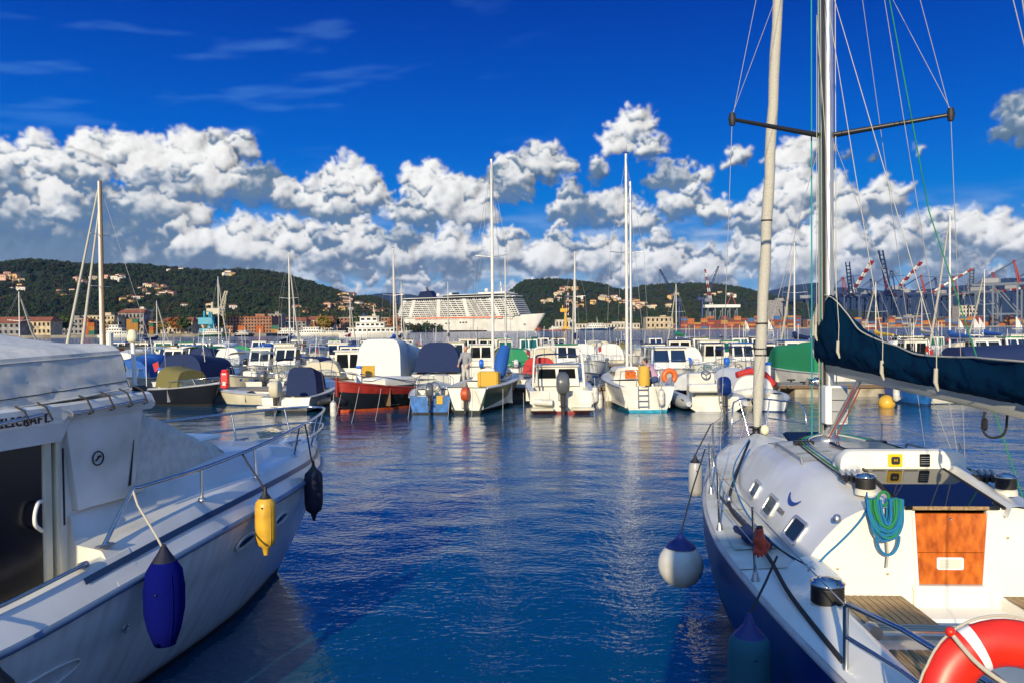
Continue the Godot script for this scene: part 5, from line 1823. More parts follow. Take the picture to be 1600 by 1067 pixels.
# cabin: sloped front, windows all round. z0 aft end, z1 fore end (z1 < z0)
func cabin(b: Node3D, z0: float, z1: float, w: float, y0: float, h: float, m: String, pane := "dark_glass", roof := "", over := 0.08) -> void:
	var slope := h * 0.45
	var low := [Vector3(w / 2, y0, z0), Vector3(w / 2, y0, z1), Vector3(-w / 2, y0, z1), Vector3(-w / 2, y0, z0)]
	var t := w * 0.46
	var high_ := [Vector3(t, y0 + h, z0), Vector3(t, y0 + h, z1 + slope), Vector3(-t, y0 + h, z1 + slope), Vector3(-t, y0 + h, z0)]
	var c := part(MB.new().loft([PackedVector3Array(low), PackedVector3Array(high_)], true, false, true), "cabin", mat(m), b)
	part(MB.new().rbox(Vector3(0, y0 + h + 0.035, (z0 + z1 + slope) * 0.5), Vector3(w + over, 0.07, absf(z0 - z1) - slope + over * 2.5), 0.03), "cabin_roof", mat(roof if roof else m), c)
	# panes: aft, two each side, front pair
	var faces := []
	for side in [1, -1]:
		for k in 2:
			var a := 0.08 + k * 0.46
			var p0: Vector3 = low[0].lerp(low[1], a)
			var p1: Vector3 = low[0].lerp(low[1], a + 0.38)
			var p2: Vector3 = high_[0].lerp(high_[1], minf(a + 0.38, 0.92))
			var p3: Vector3 = high_[0].lerp(high_[1], a)
			faces.append([p0.lerp(p3, 0.42), p1.lerp(p2, 0.42), p1.lerp(p2, 0.9), p0.lerp(p3, 0.9), side, Vector3(0.012, 0.0, 0)])
	for f in faces:
		var q := PackedVector3Array()
		for k in 4:
			var p: Vector3 = f[k] + f[5]
			q.append(Vector3(p.x * f[4], p.y, p.z))
		part(MB.new().poly(q, Vector3(f[4], 0, 0)), "window", mat(pane), c)
	for k in 2:
		var x0 := -w * 0.42 + k * w * 0.44
		var q := PackedVector3Array([Vector3(x0, y0 + h * 0.40, z0 + 0.012), Vector3(x0 + w * 0.40, y0 + h * 0.40, z0 + 0.012), Vector3(x0 + w * 0.38, y0 + h * 0.90, z0 + 0.012), Vector3(x0 + w * 0.02, y0 + h * 0.90, z0 + 0.012)])
		part(MB.new().poly(q, Vector3(0, 0, 1)), "window", mat(pane), c)
		var q2 := PackedVector3Array()
		for p in q:
			var v := (p.y - y0) / h
			q2.append(Vector3(p.x * 0.98, p.y, z1 + slope * v - 0.014))
		part(MB.new().poly(q2, Vector3(0, 0, -1)), "window", mat(pane), c)

# windscreen: raked panes in a frame
func windscreen(b: Node3D, z: float, w: float, y: float, h: float, pane := "screen_glass") -> void:
	glass("screen_glass", 0.25, 0.32, 0.33, 0.28)
	var pts := [Vector3(w / 2, y, z + 0.5), Vector3(w * 0.46, y + h * 0.85, z + 0.62), Vector3(w * 0.40, y + h, z + 0.25), Vector3(-w * 0.40, y + h, z + 0.25), Vector3(-w * 0.46, y + h * 0.85, z + 0.62), Vector3(-w / 2, y, z + 0.5)]
	var f := part(MB.new().tube(pts, 0.016, 6), "windscreen", mat("alloy"), b)
	part(MB.new().tube([Vector3(0, y + 0.02, z - 0.08), Vector3(0, y + h, z + 0.25)], 0.012, 6), "mullion", mat("alloy"), f)
	for side in [1, -1]:
		part(MB.new().poly(PackedVector3Array([Vector3(0.01 * side, y, z - 0.08), Vector3(w * 0.44 * side, y, z), Vector3(w * 0.40 * side, y + h, z + 0.25), Vector3(0.01 * side, y + h, z + 0.25)]), Vector3(0, 0.3, -1)), "pane", mat(pane), f)
		part(MB.new().poly(PackedVector3Array([Vector3(w * 0.44 * side, y, z), Vector3(w * 0.5 * side, y, z + 0.5), Vector3(w * 0.46 * side, y + h * 0.85, z + 0.62), Vector3(w * 0.40 * side, y + h, z + 0.25)]), Vector3(side, 0.2, 0)), "pane", mat(pane), f)

# cloth roof on bowed tubes
func bimini(b: Node3D, z0: float, z1: float, w: float, y0: float, y1: float, m: String) -> void:
	var rings := []
	for i in 7:
		var u := i / 6.0
		var z := lerpf(z0, z1, u)
		var r := PackedVector3Array()
		for k in 9:
			var a := PI * k / 8.0
			r.append(Vector3(cos(a) * w * 0.5 * (1.0 if k in [0, 8] else 0.98), y1 - 0.16 + pow(sin(a), 0.5) * 0.16 + 0.03 * sin(u * PI), z))
		rings.append(r)
	var c := part(MB.new().smooth().loft(rings), "bimini", mat(m), b)
	for z in [z0, z1]:
		var foot := (z0 + z1) * 0.5
		for side in [1, -1]:
			part(MB.new().tube([Vector3(w * 0.5 * side, y0, lerpf(foot, z, 0.35)), Vector3(w * 0.495 * side, y1 - 0.14, z)], 0.014, 6), "pole", mat("steel"), c)

# canvas tent over the cockpit or the whole boat
func tent(b: Node3D, z0: float, z1: float, w: float, y0: float, y1: float, m: String, round_ := 0.6, rake := 0.25) -> void:
	var rings := []
	var nz := FastNoiseLite.new()
	nz.seed = int(absf(z0 * 37 + w * 91))
	nz.frequency = 1.2
	for i in 9:
		var u := i / 8.0
		var z := lerpf(z0, z1, u)
		var hh := y0 + (y1 - y0) * (1.0 if u > 0.05 else 0.96) * (1.0 - 0.22 * u)
		var r := PackedVector3Array()
		for k in 13:
			var a := PI * k / 12.0
			var x := signf(cos(a)) * pow(absf(cos(a)), round_) * w * 0.5
			var v := pow(sin(a), round_)
			r.append(Vector3(x * (1.0 - 0.14 * v), lerpf(y0, hh, v), z + v * (rake if u < 0.5 else -rake * 0.5) * (-1.0 if u < 0.5 else -1.0) + nz.get_noise_2d(k * 0.6, u * 4.0) * 0.03))
		rings.append(r)
	var mb := MB.new().smooth()
	mb.loft(rings)
	mb.smooth(false)
	mb.fan(rings[0], rings[1])
	mb.fan(rings[-1], rings[-2])
	part(mb, "canvas_cover", mat(m), b)

func bow_rail(b: Node3D, o: Dictionary, u0 := 0.6, h := 0.38) -> void:
	var pts := []
	for side in [1, -1]:
		var line := []
		for k in 6:
			var u := lerpf(u0, 0.985, k / 5.0)
			var p := hp(o, u, 0.0)
			line.append(Vector3((p.x - 0.06) * side, p.y + h, p.z))
			if k % 2 == 0:
				part(MB.new().tube([Vector3((p.x - 0.06) * side, p.y, p.z), Vector3((p.x - 0.06) * side, p.y + h, p.z)], 0.011, 5), "rail_post", mat("steel"), b)
		if side < 0:
			line.reverse()
		pts += line
	part(MB.new().tube(pts, 0.013, 6), "bow_rail", mat("steel"), b)

func console(b: Node3D, z: float, w: float, y: float, h: float, m: String) -> void:
	var c := part(MB.new().rbox(Vector3(0, y + h * 0.5, z), Vector3(w, h, 0.5), 0.05), "console", mat(m), b)
	var wh := MB.new().torus(Vector3(w * 0.12, y + h * 0.95, z + 0.34), Basis(Vector3.RIGHT, -0.4), 0.17, 0.018, 18, 6)
	for k in 3:
		var a := TAU * k / 3 + 0.5
		wh.tube([Vector3(w * 0.12, y + h * 0.95, z + 0.34), Vector3(w * 0.12 + cos(a) * 0.16, y + h * 0.95 + sin(a) * 0.15, z + 0.34 - sin(a) * 0.06)], 0.012, 5)
	part(wh, "steering_wheel", mat("black_plastic"), c)
	part(MB.new().rbox(Vector3(0, y + 0.25, z + 0.95), Vector3(w * 0.95, 0.5, 0.42), 0.05), "seat", mat("boat_cream"), b)

# mast with boom, cover, spreaders and wires
func rig(b: Node3D, o: Dictionary, z: float, top: float, m := "alloy_white", cover := "canvas_blue", boom_len := 2.4, genoa := false) -> void:
	var foot: float = o.hb + 0.25
	var r: float = maxf(0.045, top * 0.0065)
	var ms := part(MB.new().tube([Vector3(0, foot * 0.5, z), Vector3(0, top * 0.6, z), Vector3(0, top, z)], [r, r, r * 0.75], 8), "mast", mat(m), b)
	var y := top * 0.55 + 0.5
	for side in [1, -1]:
		part(MB.new().tube([Vector3(0, y, z), Vector3(o.B * 0.32 * side, y + 0.06, z + 0.12)], 0.02, 5), "spreader", mat("alloy"), ms)
		part(MB.new().tube([Vector3(o.B * 0.42 * side, o.hs + 0.1, z + 0.2), Vector3(o.B * 0.32 * side, y + 0.06, z + 0.12), Vector3(0, top * 0.98, z)], 0.007, 4), "shroud", mat("wire"), ms)
	part(MB.new().tube([Vector3(0, o.hb + 0.05, -o.L * 0.49), Vector3(0, top * 0.97, z)], 0.007, 4), "forestay", mat("wire"), ms)
	part(MB.new().tube([Vector3(0, o.hs + 0.1, o.L * 0.49), Vector3(0, top, z)], 0.007, 4), "backstay", mat("wire"), ms)
	part(MB.new().tube([Vector3(-0.12, top + 0.05, z), Vector3(0.14, top + 0.05, z)], 0.012, 4), "wind_vane", mat("black_plastic"), ms)
	part(MB.new().tube([Vector3(0.03, top, z), Vector3(0.03, top + 0.35, z)], 0.006, 4), "aerial", mat("black_plastic"), ms)
	if genoa:
		part(MB.new().tube([Vector3(0, o.hb + 0.3, -o.L * 0.475), Vector3(0, top * 0.5, lerpf(-o.L * 0.49, z, 0.5)), Vector3(0, top * 0.9, lerpf(-o.L * 0.49, z, 0.92))], [0.08, 0.075, 0.04], 8), "furled_genoa", mat("sailcloth"), ms)
	if boom_len > 0:
		var by: float = foot + 0.75
		var bo := part(MB.new().tube([Vector3(0, by, z), Vector3(0, by + 0.05, z + boom_len)], 0.05, 8), "boom", mat("alloy"), b)
		if cover:
			part(MB.new().tube([Vector3(0, by + 0.42, z - 0.03), Vector3(0, by + 0.22, z + 0.3), Vector3(0, by + 0.17, z + boom_len * 0.6), Vector3(0, by + 0.13, z + boom_len)], [0.16, 0.19, 0.15, 0.09], 10), "sail_cover", mat(cover), bo)

func coachroof(b: Node3D, o: Dictionary, z0: float, z1: float, w: float, h: float, m := "boat_white") -> void:
	var rings := []
	var y: float = (o.hs + o.hb) * 0.5 - 0.05
	for q in [[z0, 1.0, 1.0], [lerpf(z0, z1, 0.6), 0.92, 0.95], [lerpf(z0, z1, 0.9), 0.62, 0.5], [z1, 0.45, 0.0]]:
		var hw: float = w * 0.5 * q[1]
		rings.append(PackedVector3Array([Vector3(hw, y, q[0]), Vector3(hw * 0.86, y + h * 0.85 * q[2], q[0]), Vector3(hw * 0.7, y + h * q[2], q[0]), Vector3(0, y + (h + 0.05) * q[2], q[0]), Vector3(-hw * 0.7, y + h * q[2], q[0]), Vector3(-hw * 0.86, y + h * 0.85 * q[2], q[0]), Vector3(-hw, y, q[0])]))
	var mb := MB.new().loft(rings)
	mb.fan(rings[0], rings[1])
	var c := part(mb, "coachroof", mat(m), b)
	for side in [1, -1]:
		for k in 2:
			var z := lerpf(z0, z1, 0.14 + k * 0.3)
			part(MB.new().rbox(Vector3(w * 0.47 * side * (1.0 - 0.04 * k), y + h * 0.48, z), Vector3(0.03, h * 0.36, absf(z0 - z1) * 0.2), 0.01), "window", mat("dark_glass"), c)
	part(MB.new().rbox(Vector3(0, y + h * 0.45, z0 + 0.02), Vector3(0.5, h * 0.75, 0.03), 0.01), "companionway", mat("mahogany"), c)

# a moored boat; near is the distance of its near end, face the heading clockwise from straight away
func moor(called: String, label: String, cat: String, px: float, near: float, face: float, o: Dictionary, group := "") -> Node3D:
	var h := deg_to_rad(face)
	var c: Vector3 = spot(px, near) + Vector3(0, 0, -absf(cos(h)) * o.L * 0.5 - absf(sin(h)) * o.B * 0.5)
	c.x = spot(px, -c.z).x if o.get("keep", true) else c.x
	var b := thing(called, label, cat, c, -h, group)
	make_hull(b, o)
	return b

# inflatable with two tubes that meet at the bow
func tubes(b: Node3D, L: float, B: float, r: float, m: String, y := 0.30) -> void:
	for side in [1, -1]:
		var pts := []
		var rr := []
		for k in 15:
			var u := k / 14.0
			var x := B * 0.5 - r if u < 0.6 else (B * 0.5 - r) * sqrt(maxf(0.0, 1.0 - pow((u - 0.6) / 0.4, 2.0)))
			pts.append(Vector3(x * side, y + 0.22 * pow(maxf(0, u - 0.5) * 2.0, 2.0), L * 0.5 - L * (1.0 - pow(1.0 - u, 1.3)) * 0.98))
			rr.append(r * (0.35 if k == 0 else (0.85 if k == 1 else 1.0)))
		part(MB.new().tube(pts, rr, 12), "tube", mat(m), b)

func inflatable(called: String, label: String, px: float, near: float, face: float, L: float, B: float, m: String, floor_m := "boat_white") -> Node3D:
	var h := deg_to_rad(face)
	var c: Vector3 = spot(px, near + absf(cos(h)) * L * 0.5)
	var b := thing(called, label, "inflatable boat", c, -h)
	tubes(b, L, B, B * 0.105, m)
	var rings := []
	for k in 8:
		var u := k / 7.0
		var w := (B * 0.5 - B * 0.1) * (1.0 if u < 0.6 else sqrt(maxf(0.0, 1.0 - pow((u - 0.6) / 0.42, 2.0))))
		rings.append(PackedVector3Array([Vector3(w, 0.2, L * 0.46 - L * 0.92 * u), Vector3(w * 0.5, -0.12, L * 0.46 - L * 0.9 * u), Vector3(-w * 0.5, -0.12, L * 0.46 - L * 0.9 * u), Vector3(-w, 0.2, L * 0.46 - L * 0.92 * u)]))
	part(MB.new().loft(rings, true, true, false), "hull", mat(floor_m), b)
	part(MB.new().rbox(Vector3(0, 0.32, L * 0.45), Vector3(B * 0.66, 0.42, 0.07), 0.02), "transom", mat(floor_m), b)
	return b

# ---------------------------------------------------------------- people
func person(label: String, at: Vector3, turn: float, pose: String, shirt: Color, legs: Color, hair: Color) -> void:
	var t := thing("person", label, "person", at, turn)
	var hip := Vector3(0, 0.92, 0)
	var chest := Vector3(0, 1.32, 0.02)
	var neck := Vector3(0, 1.48, 0.02)
	var head := Vector3(0, 1.63, 0.0)
	var kn := [Vector3(0.10, 0.5, -0.03), Vector3(-0.11, 0.5, 0.0)]
	var ft := [Vector3(0.11, 0.07, 0.03), Vector3(-0.13, 0.07, 0.06)]
	var el := [Vector3(0.27, 1.14, -0.06), Vector3(-0.28, 1.16, -0.02)]
	var hd := [Vector3(0.2, 0.98, -0.26), Vector3(-0.22, 0.95, -0.16)]
	if pose == "bent":
		hip = Vector3(0, 0.62, 0.1)
		chest = Vector3(0.02, 0.98, -0.14)
		neck = Vector3(0.02, 1.10, -0.24)
		head = Vector3(0.03, 1.20, -0.34)
		kn = [Vector3(0.16, 0.42, -0.26), Vector3(-0.16, 0.44, -0.24)]
		ft = [Vector3(0.15, 0.07, 0.0), Vector3(-0.15, 0.07, 0.02)]
		el = [Vector3(0.26, 0.78, -0.28), Vector3(-0.25, 0.76, -0.30)]
		hd = [Vector3(0.12, 0.60, -0.46), Vector3(-0.10, 0.58, -0.48)]
	var sh := [chest + Vector3(0.18, 0.09, 0), chest + Vector3(-0.18, 0.09, 0)]
	var skin := [[neck - Vector3(0, 0.06, 0), head, 0.05, 0.055], [head, head + Vector3(0, 0.06, 0.005), 0.088, 0.092], [head + Vector3(0, -0.05, -0.05), head + Vector3(0, -0.03, -0.06), 0.045, 0.04], [head + Vector3(0, 0.0, -0.095), head + Vector3(0, -0.015, -0.105), 0.016, 0.018]]
	var cloth := [[hip, chest, 0.135, 0.15], [chest, neck - Vector3(0, 0.05, 0), 0.145, 0.07], [sh[0], sh[1], 0.075, 0.075]]
	var low := [[hip + Vector3(0.07, -0.02, 0), hip - Vector3(0.07, 0.02, 0), 0.125, 0.125]]
	for k in 2:
		var sg := 1.0 - 2.0 * k
		cloth.append([sh[k], el[k], 0.062, 0.05])
		cloth.append([el[k], el[k].lerp(hd[k], 0.6), 0.05, 0.042])
		skin.append([el[k].lerp(hd[k], 0.5), hd[k], 0.038, 0.03])
		var d: Vector3 = (hd[k] - el[k]).normalized()
		skin.append([hd[k], hd[k] + d * 0.07, 0.03, 0.028])
		for f in 4:
			var o2 := Vector3((f - 1.5) * 0.02, 0, 0)
			skin.append([hd[k] + d * 0.07 + o2, hd[k] + d * (0.15 - absf(f - 1.3) * 0.012) + o2 + Vector3(0, -0.02, 0), 0.011, 0.009])
		skin.append([hd[k] + d * 0.02, hd[k] + d * 0.07 - Vector3(0.045 * sg, 0, 0), 0.013, 0.010])
		low.append([hip + Vector3(0.09 * sg, -0.04, 0), kn[k], 0.10, 0.068])
		low.append([kn[k], ft[k] + Vector3(0, 0.03, 0), 0.066, 0.052])
		skin.append([hip, kn[k], 0.05, 0.045])
		skin.append([kn[k], ft[k], 0.045, 0.04])
	skin.append([hip, chest, 0.09, 0.1])
	skin.append([chest, neck, 0.09, 0.05])
	skin.append([sh[0], el[0], 0.04, 0.04])
	skin.append([sh[1], el[1], 0.04, 0.04])
	skin.append([sh[0], sh[1], 0.05, 0.05])
	put(body_mesh(skin, 0.024, 0.012), "body", mat("skin"), t)
	put(body_mesh(cloth, 0.032, 0.022), "shirt", mat("cloth_%d" % int(shirt.r * 999), shirt.r, shirt.g, shirt.b, 0.85), t)
	put(body_mesh(low, 0.032, 0.02), "trousers", mat("trousers_%d" % int(legs.b * 999), legs.r, legs.g, legs.b, 0.85), t)
	put(body_mesh([[head + Vector3(0, 0.07, 0.02), head + Vector3(0, 0.05, 0.04), 0.092, 0.088]], 0.02, 0.01), "hair", mat("hair_%d" % int(hair.r * 999), hair.r, hair.g, hair.b, 0.8), t)
	for k in 2:
		part(MB.new().rbox(ft[k] + Vector3(0, -0.02, -0.07), Vector3(0.10, 0.09, 0.27), 0.03), "shoe", mat("black_rubber"), t)

# ---------------------------------------------------------------- pontoons and what stands on them
func pontoon(label: String, z: float, x0: float, x1: float, w: float) -> void:
	var p := thing("pontoon", label, "pontoon", Vector3((x0 + x1) * 0.5, 0, z))
	var l := x1 - x0
	var n := int(l / 9.0)
	for k in n:
		var x := -l * 0.5 + (k + 0.5) * l / n
		part(MB.new().rbox(Vector3(x, 0.46, 0), Vector3(l / n - 0.06, 0.12, w), 0.02), "deck_slab", mat("concrete"), p)
		part(MB.new().rbox(Vector3(x, 0.12, 0), Vector3(l / n - 0.7, 0.56, w - 0.12), 0.03), "float", mat("concrete"), p)
		for side in [1, -1]:
			part(MB.new().rbox(Vector3(x, 0.44, (w * 0.5 + 0.04) * side), Vector3(l / n - 0.1, 0.14, 0.07), 0.015), "fender_board", mat("old_wood"), p)
	for k in n + 1:
		var x := -l * 0.5 + k * l / n
		for side in [1, -1]:
			var c := MB.new()
			c.tube([Vector3(x + 0.8, 0.52, (w * 0.5 - 0.2) * side), Vector3(x + 0.8, 0.60, (w * 0.5 - 0.2) * side)], 0.05, 8)
			c.tube([Vector3(x + 0.62, 0.62, (w * 0.5 - 0.2) * side), Vector3(x + 0.98, 0.62, (w * 0.5 - 0.2) * side)], 0.035, 8)
			part(c, "mooring_cleat", mat("black_plastic"), p)

const CANVAS := {"navy": "canvas_navy", "blue": "canvas_blue", "cream": "canvas_cream", "white": "canvas_white", "green": "canvas_green", "olive": "canvas_olive", "yellow": "canvas_yellow", "red": "canvas_red"}

# a motor boat of the common sort, told apart by hull, top and engine
func runabout(px: float, near: float, face: float, L: float, hull: String, top: String, cloth: String, motor: String, where: String, label := "") -> Node3D:
	var o := {"L": L, "B": L * 0.36 + 0.25, "hs": 0.55 + L * 0.02, "hb": 0.72 + L * 0.05, "hull": hull, "bottom": ["antifoul_blue", "antifoul_black", "red_paint"][int(px) % 3], "well": 0.46}
	var words: String = {"boat_white": "white", "boat_cream": "cream", "navy_hull": "navy", "black_hull": "black", "blue_paint": "bright blue", "boat_grey": "grey", "green_hull": "dark green", "red_paint": "red"}[hull]
	var says: String = {"bimini": "%s sunshade on poles" % cloth, "tent": "%s canvas cover" % cloth, "cabin": "small cabin with %s roof" % cloth, "open": "open cockpit and raked windscreen", "half": "%s folding hood" % cloth}[top]
	var eng: String = {"": "", "motor_grey": " and dark outboard", "motor_white": " and white outboard", "black_plastic": " and black outboard", "canvas_cream": " and wrapped outboard", "blue_plastic": " and blue-hooded outboard"}[motor]
	var b := moor("motor_boat", label if label else "%s motor boat with %s%s %s" % [words, says, eng, where], "motor boat", px, near, face, o, "motor boats moored in the marina")
	var y: float = (o.hs + o.hb) * 0.5
	var m: String = CANVAS.get(cloth, "boat_white")
	match top:
		"bimini":
			console(b, -L * 0.02, 0.7, 0.2, 0.85, "boat_white")
			bimini(b, L * 0.22, -L * 0.16, o.B * 0.8, o.hs, 1.85 + L * 0.03, m)
		"tent":
			tent(b, L * 0.44, -L * 0.12, o.B * 0.9, o.hs + 0.02, 1.35 + L * 0.10, m)
			windscreen(b, -L * 0.20, o.B * 0.74, y, 0.4)
		"cabin":
			cabin(b, L * 0.02, -L * 0.26, o.B * 0.72, o.hs - 0.05, 1.05 + L * 0.06, "boat_white", ["dark_glass", "dark_glass", "blue_glass", "dark_glass", "green_glass"][int(px) % 5], m if CANVAS.has(cloth) and cloth != "white" else "boat_white")
		"open":
			windscreen(b, -L * 0.12, o.B * 0.76, y, 0.48)
			console(b, 0.05, 0.6, 0.2, 0.7, "boat_white")
		"half":
			windscreen(b, -L * 0.16, o.B * 0.78, y, 0.45)
			tent(b, L * 0.16, -L * 0.14, o.B * 0.84, y - 0.05, 1.3 + L * 0.07, m, 0.5, 0.1)
	if int(px * 7) % 2 == 0:
		bow_rail(b, o)
	# painted stripes along the topsides, a flag staff on some
	if int(px * 3) % 5 < 3:
		var sm: String = ["blue_paint", "red_paint", "antifoul_blue", "turquoise_paint"][int(px * 5) % 4]
		for side in [1, -1]:
			var rings := []
			for i in 9:
				var u := 0.02 + 0.93 * i / 8.0
				var p0 := hp(o, u, 0.16)
				var p1 := hp(o, u, 0.28)
				rings.append(PackedVector3Array([Vector3((p0.x + 0.012) * side, p0.y, p0.z), Vector3((p1.x + 0.012) * side, p1.y, p1.z)]))
			part(MB.new().loft(rings), "stripe", mat(sm), b)
	if int(px * 11) % 4 == 1:
		var fl := part(MB.new().tube([Vector3(-o.B * 0.36, o.hs, L * 0.46), Vector3(-o.B * 0.38, o.hs + 1.1, L * 0.54)], 0.012, 5), "flag_staff", mat("old_wood"), b)
		part(MB.new().loft([PackedVector3Array([Vector3(-o.B * 0.38, o.hs + 1.08, L * 0.54), Vector3(-o.B * 0.375, o.hs + 0.75, L * 0.52)]), PackedVector3Array([Vector3(-o.B * 0.30, o.hs + 0.98, L * 0.58), Vector3(-o.B * 0.31, o.hs + 0.62, L * 0.55)])]), "flag", mat("canvas_red"), fl)
	part(MB.new().tube([Vector3(o.B * 0.3, o.hs + 0.02, L * 0.47), Vector3(o.B * 0.31, o.hs + 0.4, L * 0.49), Vector3(-o.B * 0.31, o.hs + 0.4, L * 0.49), Vector3(-o.B * 0.3, o.hs + 0.02, L * 0.47)], 0.014, 5), "stern_rail", mat("steel"), b)
	# aerials, rod holders and a boat hook stand up from most of them
	var h := int(px * 13) % 4
	for k in h:
		var x: float = o.B * (0.38 - 0.25 * k)
		part(MB.new().tube([Vector3(x, o.hs, L * (0.3 - 0.15 * k)), Vector3(x + 0.1 * (k - 1), o.hs + 1.5 + 0.5 * ((int(px) + k) % 3), L * (0.34 - 0.15 * k))], 0.014, 5), "aerial", mat(["white_plastic", "steel", "black_plastic"][k % 3]), b)
	if motor:
		outboard(b, Vector3(0, o.hs - 0.05, L * 0.5), 0.85 + L * 0.03, motor, 0.0)
	part(MB.new().rbox(Vector3(0, 0.42, L * 0.5 - 0.55), Vector3(o.B * 0.62, 0.42, 0.45), 0.05), "bench", mat("boat_cream"), b)
	return b

func small_sailer(px: float, near: float, face: float, L: float, hull: String, cover: String, top_py: float, where: String, genoa := true, label := "") -> Node3D:
	var o := {"L": L, "B": L * 0.30 + 0.25, "hs": 0.62 + L * 0.02, "hb": 0.8 + L * 0.04, "hull": hull, "tw": 0.7, "bottom": ["antifoul_blue", "red_paint", "antifoul_black"][int(px) % 3], "well": 0.42, "rail_r": 0.02, "flare": 0.9}
	var words: String = {"boat_white": "white", "boat_cream": "cream", "navy_hull": "navy", "green_hull": "dark green", "red_paint": "red"}[hull]
	var b := moor("sailboat", label if label else "%s sailboat with %s sail cover %s" % [words, cover if cover else "no", where], "sailboat", px, near, face, o, "sailboats moored in the marina")
	coachroof(b, o, L * 0.06, -L * 0.32, o.B * 0.66, 0.42)
	var d := near + L * 0.5
	rig(b, o, -L * 0.08, high(px, top_py, d), "alloy_white", CANVAS.get(cover, ""), L * 0.36, genoa)
	bow_rail(b, o, 0.78, 0.5)
	part(MB.new().tube([Vector3(o.B * 0.3, o.hs, L * 0.47), Vector3(o.B * 0.3, o.hs + 0.55, L * 0.49), Vector3(-o.B * 0.3, o.hs + 0.55, L * 0.49), Vector3(-o.B * 0.3, o.hs, L * 0.47)], 0.013, 6), "stern_rail", mat("steel"), b)
	part(MB.new().rbox(Vector3(0, 0.2, L * 0.5 + 0.06), Vector3(0.05, 0.9, 0.3), 0.015), "rudder", mat("boat_white"), b)
	return b

